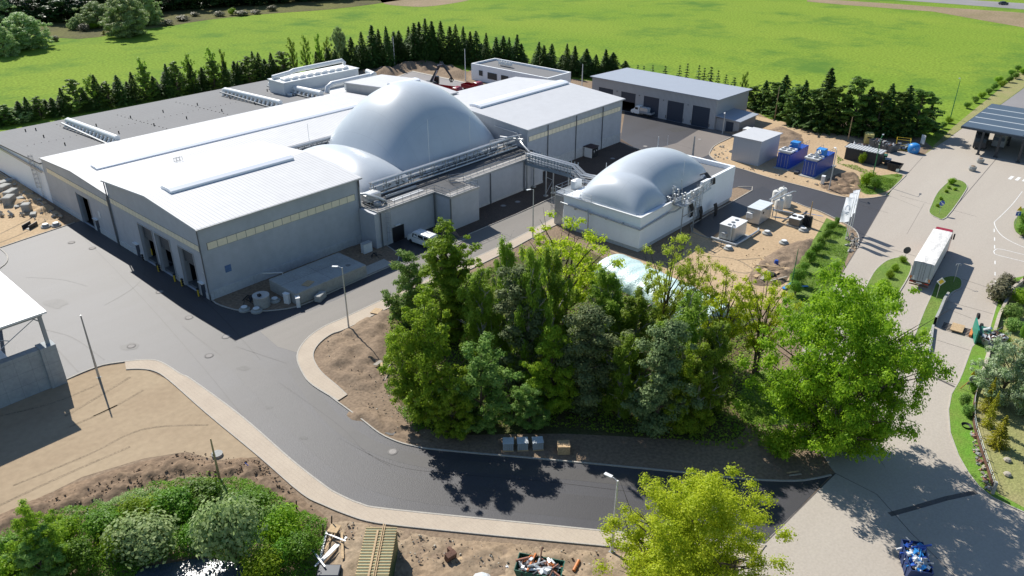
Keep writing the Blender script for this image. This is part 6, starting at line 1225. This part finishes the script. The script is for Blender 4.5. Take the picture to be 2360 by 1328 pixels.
# ---------------- vehicles
def wheel(par, x, y, r=.5, w=.3, name='wheel'):
    t = MB(); s = 1 if y > 0 else -1; t.T = Matrix.Translation((x, y, r)) @ Matrix.Rotation(math.pi/2, 4, 'X'); t.lathe([(r*.6, -w/2), (r*.95, -w/2), (r, -w/4), (r, w/4), (r*.95, w/2), (r*.6, w/2)], n=18); wh = t.build(name, m_tyre, par)
    t = MB(); t.T = Matrix.Translation((x, y, r)) @ Matrix.Rotation(math.pi/2, 4, 'X'); t.lathe([(r*.58, -w*.45), (r*.2, -w*.3), (r*.2, w*.3), (r*.58, w*.45)], n=14); t.build('rim', m_alu, wh)
def loft(secs, mat, name, par, smooth=True):
    "body from cross-sections: (x, halfwidth, z0, z1, topwidth)"
    vs = []; fs = []; n = 8
    for x, hw, z0, z1, tw in secs:
        c = min(.12, hw*.2); vs += [(x, -hw, z0), (x, -hw, z1-(z1-z0)*.45), (x, -tw, z1-c*.6), (x, -tw+c, z1), (x, tw-c, z1), (x, tw, z1-c*.6), (x, hw, z1-(z1-z0)*.45), (x, hw, z0)]
    for i in range(len(secs)-1): fs += [(i*n+j, (i+1)*n+j, (i+1)*n+(j+1) % n, i*n+(j+1) % n) for j in range(n)]
    fs += [tuple(range(n)), tuple((len(secs)-1)*n+j for j in range(n-1, -1, -1))]
    return MB().add(vs, fs).build(name, mat, par, smooth)
# articulated truck
o = thing('articulated_truck', 'articulated lorry with white tarpaulin roof and red cab on the concrete road', 'truck', (108.2, 21.7, .06), R(6.0))
m_trl = M('trailer_side', (.50, .51, .52), .45, var=.05, scale=1); m_tarp = M('tarp_roof', (.74, .71, .66), .55, col2=(.62, .60, .56), var=.04, scale=1.2, fine=2, bump=2, obj=True)
MB().box(0, 13.6, -1.27, 1.27, 1.15, 3.92).build('side_curtain', m_trl, o)
vs = []; fs = []; nx, ny = 60, 12; rr = random.Random(2)
for i in range(nx+1):
    for j in range(ny+1):
        x = 13.6*i/nx; y = -1.29+2.58*j/ny; e = min(1, min(j, ny-j)/1.5); vs.append((x, y, 3.93+e*(.05+.10*math.exp(-((y-.25*math.sin(x*.6)-.1)/.22)**2)*(.6+.4*math.sin(x*1.3)))+.02*noise.noise(Vector((x*2, y*3, 0)))))
for i in range(nx):
    for j in range(ny): k = i*(ny+1)+j; fs.append((k, k+ny+1, k+ny+2, k+1))
MB().add(vs, fs).build('tarpaulin_roof', m_tarp, o, True)
d = MB().box(-.05, -.003, -1.24, 1.24, 1.2, 3.85).build('rear_door', M('rear_grey', (.36, .40, .45), .45, var=.08, scale=2), o)
q = MB(); [q.tube([(-.09, y, 1.25), (-.09, y, 3.8)], .02, 4) for y in (-.95, -.3, .3, .95)]; q.box(-.07, -.052, -.02, .02, 1.25, 3.8); q.build('lock_rod', m_gut, d)
for y in (-.85, .85): MB().ob((-.07, y, 1.75), (.03, .22, .22), rx=R(45)).ob((-.07, y*1.02, 1.45), (.02, .4, .28)).build('placard', m_white_p, d)
for y in (-1.15, 1.15): MB().box(-.08, -.052, y-.12, y+.12, 1.3, 1.75).build('marker', m_orange, d)
q = MB(); q.box(-.12, .1, -1.25, 1.25, .85, 1.1); q.box(-.1, .05, -1.2, 1.2, .5, .62); q.build('bumper', m_rust, o)
for y in (-.95, .95): MB().box(-.15, -.122, y-.22, y+.22, .9, 1.05).build('tail_light', m_sred, o)
MB().box(-.15, -.122, -.35, .35, .88, 1.02).build('number_plate', m_white_p, o)
MB().box(.2, 13, -.5, .5, .85, 1.15).box(3, 12, -1.2, -1.1, .5, 1.1).box(3, 12, 1.1, 1.2, .5, 1.1).build('chassis', m_dgrey, o)
for x in (2.3, 3.6, 4.9): wheel(o, x, 1.05); wheel(o, x, -1.05)
cb = loft([(14.0, 1.2, .6, 3.4, 1.15), (14.3, 1.25, .5, 3.5, 1.2), (15.6, 1.25, .45, 3.55, 1.18), (16.15, 1.22, .4, 3.2, 1.1), (16.3, 1.18, .4, 2.2, 1.1)], m_red, 'cab', o)
MB().add([(16.28, -1.05, 2.15), (16.28, 1.05, 2.15), (16.0, 1.0, 3.05), (16.0, -1.0, 3.05)], [(0, 1, 2, 3)]).build('windscreen', m_glass, cb); MB().ob((15.4, 1.262, 2.4), (.9, .02, .7)).ob((15.4, -1.262, 2.4), (.9, .02, .7)).build('side_window', m_glass, cb)
MB().box(15.9, 16.1, -1.55, -1.35, 2.0, 2.9).box(15.9, 16.1, 1.35, 1.55, 2.0, 2.9).build('mirror', m_black, cb); MB().ob((14.7, 0, 3.6), (1.0, 2.2, .22), ry=-.12).build('wind_deflector', m_red, cb)
MB().box(12.4, 16.2, -.5, .5, .5, .9).build('tractor_chassis', m_dgrey, o)
for x in (12.9, 15.6): wheel(o, x, 1.05); wheel(o, x, -1.05)
# white van
a_, b_g = G(950, 558), G(986, 571); dd = (a_-b_g); o = thing('white_van', 'white minibus van parked by the tank block, half under the tall tree', 'van', off(a_-dd.normalized()*2.6+Vector((.5, .9, 0)), .05), math.atan2(dd.y, dd.x))
loft([(-2.5, .9, .35, 1.9, .78), (-2.4, .95, .3, 2.0, .82), (.9, .96, .3, 2.02, .84), (1.35, .95, .3, 1.85, .8), (1.9, .93, .3, 1.25, .86), (2.45, .88, .32, 1.08, .82), (2.6, .78, .4, .85, .7)], m_white_p, 'body', o)
q = MB(); 
for s in (-1, 1):
    for x0, x1 in ((-2.2, -1.2), (-1.1, .1), (.25, 1.25)): q.add([(x0, s*.968, 1.15), (x1, s*.968, 1.15), (x1-.08, s*.88, 1.72), (x0+.05, s*.88, 1.72)], [(0, 1, 2, 3) if s < 0 else (3, 2, 1, 0)])
q.build('side_window', m_glass, o); MB().add([(1.93, -.78, 1.25), (1.93, .78, 1.25), (1.42, .7, 1.82), (1.42, -.7, 1.82)], [(0, 1, 2, 3)]).build('windscreen', m_glass, o); MB().add([(-2.53, -.7, 1.2), (-2.53, .7, 1.2), (-2.47, .66, 1.8), (-2.47, -.66, 1.8)], [(3, 2, 1, 0)]).build('rear_window', m_glass, o)
for y in (-.7, .7): MB().box(2.5, 2.62, y-.15, y+.15, .62, .8).build('headlight', m_alu, o)
for x in (-1.6, 1.65): wheel(o, x, .85, .33, .2); wheel(o, x, -.85, .33, .2)
# pickup with tanks
a_, b_g = G(1456, 264), G(1503, 274); dd = a_-b_g; o = thing('flatbed_pickup', 'white flatbed pickup loaded with white tanks before the garage', 'pickup', off((a_+b_g)/2+Vector((1.0, .4, 0)), .05), math.atan2(dd.y, dd.x))
loft([(.5, .95, .4, 2.2, .85), (1.2, .97, .4, 2.3, .86), (1.7, .97, .4, 2.1, .82), (2.2, .95, .4, 1.35, .88), (2.9, .88, .45, 1.1, .82)], m_white_p, 'cab', o)
MB().add([(2.22, -.8, 1.38), (2.22, .8, 1.38), (1.76, .7, 2.05), (1.76, -.7, 2.05)], [(0, 1, 2, 3)]).build('windscreen', m_glass, o); MB().ob((1.3, .975, 1.65), (.8, .02, .5)).ob((1.3, -.975, 1.65), (.8, .02, .5)).build('side_window', m_glass, o)
MB().box(-2.9, .45, -1.0, 1.0, .7, .85).box(-2.9, .45, -1.03, -.98, .85, 1.2).box(-2.9, .45, .98, 1.03, .85, 1.2).box(-2.95, -2.9, -1.0, 1.0, .85, 1.2).build('flatbed', m_grey, o)
for x in (-1.9, 1.8): wheel(o, x, .85, .35, .22); wheel(o, x, -.85, .35, .22)
k0 = o
for i, x in enumerate((-.15, -1.2)):
    t = thing('liquid_tank', ['white caged liquid tank behind the pickup cab', 'white liquid tank in the middle of the pickup bed'][i], 'tank', tuple(k0.matrix_basis @ Vector((x, 0, .87))), k0.rotation_euler.z, 'tanks on the pickup'); MB().bbox(-.5, .5, -.85, .85, 0, 1.1, .12).build('body', m_film, t); c = MB(); [c.box(-.52, .52, y-.02, y+.02, .0, 1.13) for y in (-.87, -.4, 0, .4, .87)]; c.build('cage', m_alu, t)
# vehicles under the canopy and beyond
def lorry(label, g, rz, cabm, boxm, L=7.0, name='lorry', H=3.2):
    o = thing(name, label, 'lorry', off(g, .06), rz); cb = loft([(0, 1.2, .5, 2.8, 1.1), (.3, 1.22, .45, 2.95, 1.15), (1.4, 1.22, .45, 2.9, 1.15), (1.9, 1.2, .4, 2.3, 1.05), (2.05, 1.15, .4, 1.6, 1.05)], cabm, 'cab', o)
    MB().add([(2.05, -1.0, 1.62), (2.05, 1.0, 1.62), (1.9, .95, 2.3), (1.9, -.95, 2.3)], [(0, 1, 2, 3)]).build('windscreen', m_glass, cb)
    b = MB(); b.box(-L, -.2, -1.22, -1.14, 1.1, H); b.box(-L, -.2, 1.14, 1.22, 1.1, H); b.box(-L, -L+.08, -1.14, 1.14, 1.1, H); b.box(-.28, -.2, -1.14, 1.14, 1.1, H); b.box(-L, -.2, -1.2, 1.2, 1.0, 1.1); b.build('load_body', boxm, o)
    MB().box(-L+.2, 1.6, -.45, .45, .55, 1.0).build('chassis', m_dgrey, o)
    for x in (-L+1.2, -L+2.4, 1.0): wheel(o, x, 1.0, .48, .28); wheel(o, x, -1.0, .48, .28)
    return o
lorry('dark lorry cab waiting under the left edge of the canopy', G(2256, 340), R(190), m_dgrey, m_dgrey, 8)
lorry('white-fronted lorry in the shade of the canopy', G(2292, 345)+Vector((3, 0, 0)), R(185), m_grey, m_dgrey, 8)
lorry('red tipper lorry being loaded behind the rear hall', G(1048, 226), R(-78), m_red, m_red, 7.5, H=2.6)
lorry('second red vehicle in front of the white office', G(1096, 214), R(-85), m_red, m_red, 4, H=2.0)
o = thing('material_handler', 'black grab excavator with raised folded boom behind the rear hall', 'excavator', off(G(995, 213)), R(-60)); MB().bbox(-1.8, 1.6, -1.3, 1.3, 1.3, 2.9, .15).build('body', m_dgrey, o); MB().bbox(.6, 1.9, .35, 1.3, 2.2, 4.2, .1).build('cab', m_glass, o)
MB().box(-2, 2, -1.4, -1.0, .1, .9).box(-2, 2, 1.0, 1.4, .1, .9).box(-1, 1, -1.1, 1.1, .6, 1.3).build('undercarriage', m_black, o)
def seg(a, b, r0, r1): return MB().tube([a, b], [r0, r1], 6)
bm_ = seg((0, -.2, 2.8), (3.0, -.2, 8.0), .42, .34).build('boom', m_dgrey, o); seg((3.0, -.2, 8.1), (5.6, -.2, 4.4), .34, .22).build('stick', m_dgrey, bm_)
q = MB(); [q.tube([(5.6, -.2, 4.4), (5.6+math.cos(a)*.6, -.2+math.sin(a)*.6, 3.6), (5.6+math.cos(a)*.2, -.2+math.sin(a)*.2, 3.0)], .14, 5) for a in (0, 1.57, 3.14, 4.71)]; q.build('grab', m_black, o)
MB().tube([(.6, -.55, 3.0), (2.0, -.5, 6.0)], .12, 6).tube([(2.0, -.5, 7.2), (3.4, -.45, 7.6)], .1, 6).build('hydraulic_ram', m_alu, bm_)
def car(label, g, rz, mat):
    o = thing('parked_car', label, 'car', off(g, .05), rz); loft([(-2.1, .8, .3, .95, .75), (-1.9, .88, .25, 1.05, .8), (-1.2, .9, .25, 1.42, .65), (.3, .9, .25, 1.45, .65), (1.0, .9, .25, 1.0, .78), (2.0, .85, .28, .85, .75), (2.15, .75, .35, .7, .65)], mat, 'body', o)
    MB().add([(.98, -.7, 1.02), (.98, .7, 1.02), (.36, .6, 1.43), (.36, -.6, 1.43)], [(0, 1, 2, 3)]).ob((-.4, .82, 1.18), (1.5, .02, .28), rx=-.4).ob((-.4, -.82, 1.18), (1.5, .02, .28), rx=.4).build('window', m_glass, o)
    for x in (-1.3, 1.35): wheel(o, x, .78, .32, .2); wheel(o, x, -.78, .32, .2)
car('dark car driving on the far road beyond the meadow', G(2312, 11), R(-35), M('dark_car_paint', (.02, .025, .035), .3, var=.05))
# ---------------- pallets of pavers
for i, (px, py, l) in enumerate([(1172, 1042, 'leftmost film-wrapped paver pallet by the road kerb'), (1205, 1041, 'middle paver pallet with torn film'), (1240, 1040, 'paver pallet nearest the timber stack')]):
    o = thing('paver_pallet', l, 'pallet', off(G(px, py)+Vector((.4, .4, 0)), .02), R(-48+i*3), 'paver pallets'); q = MB()
    for y in (-.5, 0, .5): q.box(-.55, .55, y-.06, y+.06, 0, .12)
    q.build('pallet', m_wood, o); q = MB()
    for k in range(5):
        for j in range(4): q.bbox(-.52+k*.21, -.33+k*.21, -.5+j*.25, -.27+j*.25, .12, .92, .01)
    q.build('pavers', M('paver_grey', (.30, .34, .37), .7, var=.12), o); MB().box(-.55, .55, -.52, .52, .925, .94).build('film', m_film, o)
o = thing('timber_pallet', 'stack of pale wooden boards beside the paver pallets', 'pallet', off(G(1300, 1050)+Vector((.4, .4, 0)), .02), R(-47)); q = MB()
for k in range(8): q.box(-.6, .6, -.55, .55, .1+k*.12, .1+k*.12+.06); [q.box(-.6, .6, y-.04, y+.04, .04+k*.12, .1+k*.12) for y in (-.5, 0, .5)]
q.build('boards', m_wood, o)
# ---------------- foreground site clutter
gA_, gB_ = G(845, 1214.5, 2.6), G(913.6, 1214.5, 2.6); ax = (gB_-gA_); ax.z = 0; wC = ax.length; rzC = math.atan2(ax.y, ax.x)
o = thing('green_container', 'green site container with a corrugated yellowish roof in the foreground', 'container', (gA_.x, gA_.y, 0), rzC); MB().box(0, wC, -6.6, 0, .1, 2.5).build('body', M('container_green', (.05, .10, .035), .55, var=.12, line=('Y', .28, .07, .4)), o)
q = MB(); vs = []; fs = []; n_ = 66
for i in range(n_*2+1): y = .05-6.7*i/(n_*2); z = 2.52+.05*math.sin(i*math.pi*2/6); vs += [(-.06, y, z), (wC+.06, y, z)]
for i in range(n_*2): fs.append((2*i, 2*i+1, 2*i+3, 2*i+2))
fs = [f[::-1] for f in fs]; q.add(vs, fs).build('roof', M('ochre_roof', (.50, .38, .17), .6, col2=(.40, .29, .13), var=.10, scale=1), o)
for x, w_, l0, l1, l in ((wC*.40, .16, -5.8, -.3, 'pale board lying along the container roof'), (wC*.55, .07, -6.6, .4, 'left one of two thin battens on the container roof'), (wC*.61, .07, -6.6, .3, 'right one of two thin battens on the container roof')):
    b = MB().box(x-w_/2, x+w_/2, l0, l1, 2.58, 2.62).build('roof_board', m_wood); b.location = o.location; b.rotation_euler = o.rotation_euler; tag(b, l, 'board', 'boards on the container roof')
def jskip(label, px, py, rz, L, W, mat, seed, cols): return skip(label, G(px, py), rz, L, W, 1.5, mat, True, cols, 'open skips', seed)
m_pink = M('brick_pieces', (.40, .18, .12), .8, var=.2)
jskip('green skip heaped with pipes, cans and brick in the foreground', 1243, 1334, R(-62), 3.8, 1.9, m_green, 11, [m_white_p, m_orange, m_dgrey, m_pink, m_alu, m_rust])
jskip('blue skip heaped with plastic waste at the lower right', 2104, 1312, R(30), 3.4, 1.7, M('skip_blue', (.015, .04, .14), .55, var=.2), 12, [m_white_p, m_blue2, m_dgrey, m_film, m_grey, m_blue])
b = MB().tube([(0, 0, .12), (1.1, .3, .2)], .14, 10).build('orange_pipe', m_orange, None, True); b.location = off(G(1322, 1318)); tag(b, 'short orange pipe beside the green skip', 'pipe')
box_thing('white_sheet', 'small white sheet on the pale dirt by the green skip', 'sheet', G(1176, 1303), (.7, .6, .08), .4, m_white_p)
o = thing('steel_hopper', 'dark steel bracket lying on a wooden pallet', 'bracket', off(G(1040, 1293), .02), R(-20)); MB().box(-.1, .9, -.9, -.1, .0, .14).build('pallet', m_wood, o); MB().ob((0, .1, .45), (.9, .5, .7), .2, .2).ob((.2, .6, .5), (.3, .5, .5), .2).build('frame', m_rust, o)
rr = random.Random(21)
for i, (px, py, L_, w_, rz, mt, l) in enumerate([(745, 1262, 3.2, .18, .55, 0, 'white board leaning left in the timber frame heap'), (770, 1272, 3.4, .2, .05, 0, 'pale plank crossing the timber frame heap'), (765, 1245, 2.8, .14, .35, 1, 'grey batten at the back of the timber frame heap'), (790, 1265, 3.0, .2, .75, 1, 'brown plank on the right of the timber frame heap'), (752, 1290, 2.6, .16, .0, 0, 'white board at the front of the timber frame heap'), (775, 1250, 2.2, .12, 1.6, 0, 'short cross batten in the timber frame heap'), (772, 1232, 1.0, .9, .3, 1, 'square pallet piece on the timber frame heap'), (735, 1300, 2.6, .14, 1.2, 0, 'upright white board at the left of the heap')]):
    b = MB().ob((0, 0, 0), (L_, w_, .07)).build('loose_board', [m_white_p, m_wood][mt]); b.location = off(G(px, py), .15+.09*i); b.rotation_euler = (0, rr.uniform(-.12, .12), rz+.2); tag(b, l, 'board', 'boards of the timber frame heap')
b = MB().bbox(-.9, .9, -.6, .6, 0, .6, .04).build('black_crate', M('dark_navy', (.01, .018, .035), .5, var=.1)); b.location = off(G(760, 1326)); b.rotation_euler = (0, 0, rzC); tag(b, 'dark blue crate at the lower picture edge', 'crate')
b = MB().lathe([(.9, 0), (.6, .25), (.2, .35), (.05, .36)], n=9).build('white_heap', m_film); b.location = off(G(1110, 1338)); tag(b, 'white film heap at the lower picture edge', 'heap')
# boards and stones near the wood
for i, (px, py, L_, w_, rz, l) in enumerate([(868, 720, 1.5, 1.1, .4, 'plywood board lying on the pavement edge'), (872, 845, 1.2, .5, .2, 'grey board in the heap at the foot of the wood'), (880, 850, 1.4, .25, .9, 'pale board in the heap at the foot of the wood'), (893, 858, 1.6, .12, .5, 'thin batten below the board heap'), (885, 866, 1.3, .12, .3, 'second thin batten below the board heap'), (890, 880, 1.0, .1, .6, 'lowest thin batten near the wood'), (1826, 1092, 1.2, .15, -.6, 'first plank near the kerb under the oak'), (1832, 1098, 1.3, .15, -.6, 'second plank near the kerb under the oak')]):
    b = MB().ob((0, 0, 0), (L_, w_, .06)).build('loose_board', m_wood if i % 2 == 0 else MATS['grey_timber']); b.location = off(G(px, py), .5 if 0 < i < 6 else .2); b.rotation_euler = (0, .05, rz); tag(b, l, 'board', 'boards by the wood')
# posts round the undergrowth
for i, (px, py, ty) in enumerate([(206, 1200, 1178), (313, 1174, 1152), (408, 1148, 1126), (500, 1122, 1097), (590, 1150, 1124), (684, 1182, 1158), (765, 1218, 1184), (745, 1238, 1215), (8, 1328, 1312)]):
    b = MB().tube([(0, 0, 0), (.12, -.05, 1.2)], .06, 6).build('fence_post', m_black); b.location = off(G(px, py), .2); tag(b, f'dark leaning post, {nth(i)} from the left round the undergrowth', 'post', 'posts round the undergrowth')
b = MB().tube([(0, 0, .7), (.1, -.7, .5), (.2, -1.2, .2), (-.6, -1.5, .15)], .05, 6).build('blue_hose', m_blue, None, True); b.location = off(G(567, 1080)); tag(b, 'blue hose hanging down the soil bank', 'hose')
# concrete blocks on the left strip
for i, (px, py, d, l) in enumerate([(14, 425, (2.6, 1.4, .8), 'pale concrete block cut by the left edge, farthest'), (12, 442, (2.2, 1.6, 1.3), 'stacked grey block at the left edge'), (28, 455, (2.6, 1.3, 1.4), 'wide pale-topped concrete block'), (24, 470, (2.2, 1.4, 1.5), 'tall grey block with a shadowed foot'), (64, 488, (1.4, 1.3, 1.5), 'tall narrow concrete block with white top'), (78, 497, (1.3, .9, .5), 'low broken slab by the tall block'), (40, 478, (1.2, .8, .3), 'flat white slab on the sand'), (48, 462, (1.2, 1.0, .6), 'small block near the black scrap')]):
    o = box_thing('concrete_block', l, 'block', G(px, py), d, R(20+i*9), m_conc, grp='concrete blocks on the sand strip', part='block')
o = thing('black_trough', 'black open trough lying on the sand', 'trough', off(G(70, 524)), .6); MB().box(-1, 1, -.6, .6, 0, .08).box(-1, 1, -.65, -.55, .08, .7).box(-1, 1, .55, .65, .08, .7).build('body', m_dgrey, o)
q = MB(); [q.ob((rr.uniform(-.9, .9), rr.uniform(-.7, .7), rr.uniform(.1, .6)), (rr.uniform(.3, .9), .15, .1), rr.random()*3, rr.random()) for _ in range(12)]; b = q.build('scrap_heap', m_black); b.location = off(G(60, 470)); tag(b, kind='stuff')
def rubble(name, px, n, smax, mats, seed, zb=.05):
    r_ = random.Random(seed); P = [(p[0], p[1]) for p in GL(px)]; xs = [p[0] for p in P]; ys = [p[1] for p in P]; q = MB(); c = 0
    while c < n:
        x, y = r_.uniform(min(xs), max(xs)), r_.uniform(min(ys), max(ys))
        if inside(x, y, P): s = smax*r_.uniform(.25, 1)**2+.04; q.ob((x, y, zb+s*.2), (s, s*r_.uniform(.5, 1), s*r_.uniform(.4, .8)), r_.random()*3, r_.random(), r_.random(), mi=r_.randrange(len(mats))); c += 1
    return tag(q.build(name, mats), kind='stuff')
m_st = M('stone', (.40, .36, .29), .9, var=.15)
rubble('rubble', [(0, 420), (50, 430), (150, 505), (110, 515), (0, 500)], 110, .6, [m_st, m_conc], 1, .2)
rubble('rubble', [(1945, 555), (1960, 535), (1978, 545), (1975, 570), (1955, 590)], 80, .45, [m_st, m_conc], 2)
rubble('rubble', [(1640, 340), (1690, 330), (1680, 380), (1645, 365)], 30, .4, [m_st, m_conc], 3)
rubble('rubble', [(1700, 390), (1900, 432), (1960, 455), (1960, 440), (1720, 385)], 50, .3, [m_st, m_dirt], 4)
rubble('rubble', [(0, 1200), (430, 1045), (600, 1065), (760, 1210), (690, 1150), (560, 1100), (300, 1130), (100, 1200)], 500, .18, [m_soil, m_soil, m_dirt], 5, .3)
rubble('rubble', [(760, 1200), (1000, 1240), (1420, 1275), (1400, 1320), (950, 1300), (780, 1240)], 230, .14, [m_dirt, m_st], 6, .18)
rubble('rubble', [(740, 790), (900, 710), (900, 850), (960, 980), (1010, 1015), (900, 1000), (800, 900)], 260, .12, [m_dirt, m_dirt, m_st], 7, .25)
rubble('rubble', [(1560, 600), (1840, 560), (1900, 540), (1830, 650), (1700, 700), (1560, 640)], 160, .14, [m_sand, m_dirt], 8, .05)
# ---------------- garden wall and roadside things on the right
gw = GL([(2262, 868), (2300, 735), (2332, 672), (2360, 650), (2420, 600)]); q = MB(); strip(q, gw, .35, 0, .75); w_ = q.build('garden_wall', M('pale_stone_wall', (.46, .40, .32), .85, var=.2, scale=2, fine=3)); tag(w_, 'low pale stone garden wall beside the green verge', 'wall')
fp = GL([tuple(v) for v in sm([(2262, 880), (2245, 920), (2242, 975), (2256, 1030), (2272, 1080), (2288, 1130)], 4)]); o = thing('garden_fence', 'old board and wire fence curving along the garden', 'fence', off(fp[0])); q = MB(o.location); strip(q, fp, .12, .05, .45); q.build('boards', m_rust, o); q = MB(o.location)
for p in fp[::2]: q.box(p.x-.05, p.x+.05, p.y-.05, p.y+.05, 0, 1.1)
q.build('posts', m_wood, o); q = MB(o.location); [q.tube([(p.x, p.y, z) for p in fp], .015, 3) for z in (.7, 1.0)]; q.build('wire', m_steel, o)
o = thing('meter_post', 'white slatted concrete post at the end of the garden fence', 'post', off(G(2286, 1140)), .5); MB().box(-.14, .14, -.1, .1, 0, 1.5).build('post', m_conc, o); q = MB(); [q.box(-.15, .15, -.115, -.102, .15+k*.16, .22+k*.16) for k in range(8)]; q.build('slat', m_white_p, o)
o = thing('black_tub', 'black round tub on the grass verge', 'tub', off(G(2226, 985))); MB().lathe([(.35, 0), (.5, .3), (.48, .3), (.3, .08), (.05, .08)], n=16).build('bowl', m_black, o)
rubble('bed_stones', [(2236, 990), (2246, 1010), (2275, 1110), (2284, 1140), (2278, 1142), (2262, 1108), (2238, 1030)], 90, .35, [m_st, m_pink, m_conc], 14, .14)
o = thing('red_post', 'red and white post at the right picture edge', 'post', off(G(2356, 655))); MB().box(-.12, .12, -.12, .12, 0, 2.0).build('post', M('brick_red', (.30, .05, .03), .7, var=.1), o); MB().box(-.16, .16, -.16, .16, 2.0, 2.15).build('cap', m_white_p, o)
for x, y, l in ((2320, 1065+0, 'pale stone on the dry garden lawn'), (2320, 1098, 'second pale stone on the garden lawn'), (1782, 918, 'white stone on the grass near the oak')):
    b = MB().lathe([(.3, 0), (.38, .15), (.25, .32), (.05, .36)], n=7).build('garden_stone', m_st); b.location = off(G(x, y), .12); tag(b, l, 'stone')
# wall with barrier and formwork in the lane
gw = GL([(2181, 693), (2172, 706), (2160, 735), (2152, 752)]); q = MB(); strip(q, gw, .3, 0, 1.3); tag(q.build('lane_wall', m_conc), 'short concrete wall casting a shadow on the lane', 'wall')
gw = GL([(2149, 756), (2143, 800), (2132, 845), (2112, 880)]); q = MB(); strip(q, gw, .25, 0, .5); tag(q.build('lane_kerb_wall', m_conc), 'low kerb wall running down beside the oak', 'wall')
def orient(px0, py0, px1, py1): a, b = G(px0, py0), G(px1, py1); return a, b, math.atan2((b-a).y, (b-a).x), (b-a).length
a, b, rz, L_ = orient(2172, 752, 2238, 770); o = thing('steel_grate', 'steel bar grate laid across the lane', 'grate', off(a, .06), rz); q = MB(); [q.box(0, L_*.95, y-.05, y+.05, .1, .2) for y in (-.9, -.5, -.1, .3, .7)]; q.build('bars', m_dgrey, o); MB().box(L_*.95, L_*.95+.3, -1.1, 1.0, .05, .35).build('end_beam', m_orange, o)
o = thing('plywood_sheet', 'square light plywood panel on the steel grate', 'panel', off(G(2205, 761), .3), rz); MB().box(-.7, .7, -1.05, 1.05, 0, .1).build('panel', m_wood, o)
a, b, rz, L_ = orient(2240, 765, 2246, 795); o = thing('green_barrier', 'tall green panel standing beside the lane', 'panel', off(a, .05), rz); MB().box(0, max(L_, 3), -.08, .08, .1, 2.0).build('panel', M('teal_green', (.02, .22, .15), .5, var=.1), o)
q = MB(); [q.tube([(x, .08, .1), (x, 1.2, .1)], .05, 4) for x in (.2, 1.6, 2.9)]; q.build('feet', m_steel, o)
for px, py, l in ((2249, 748, 'spare tyre leaning at the top of the green panel'), (2256, 772, 'wheel lying on the green machinery')):
    o = thing('spare_wheel', l, 'wheel', off(G(px, py), .8), .4, 'wheels by the green panel'); wheel(o, 0, .01, .42, .25, 'tyre')
skip('grey skip half hidden by the blossom tree', G(2282, 795), R(-35), 3.0, 1.7, 1.3, m_grey, seed=15, cols=[m_white_p, m_rust, m_dgrey])
o = thing('green_machine', 'dark green machine body behind the panel', 'machine', off(G(2260, 785)), rz); MB().bbox(-1.2, 1.2, -.8, .8, .3, 1.5, .1).build('body', m_green, o); MB().tube([(0, 0, 1.5), (.4, .6, 2.1)], .2, 7).build('hood', m_film, o)
a, b, rz, L_ = orient(2186, 728, 2250, 742)
# ---------------- pond
pw = GL(sm([(250, 1420), (300, 1345), (330, 1312), (400, 1300), (460, 1290), (520, 1296), (560, 1310), (580, 1350), (560, 1420)], 3, True)); sheet('pond', pw, .16, M('pond_water', (.05, .07, .10), .33, var=.1, bump=1.2, fine=3, spec=.9))
# templates never placed are removed
for key, v in TPL.items():
    if 'used' not in v[3:]:
        for o in list(v[0].children_recursive)+[v[0]]: bpy.data.objects.remove(o, do_unlink=True)
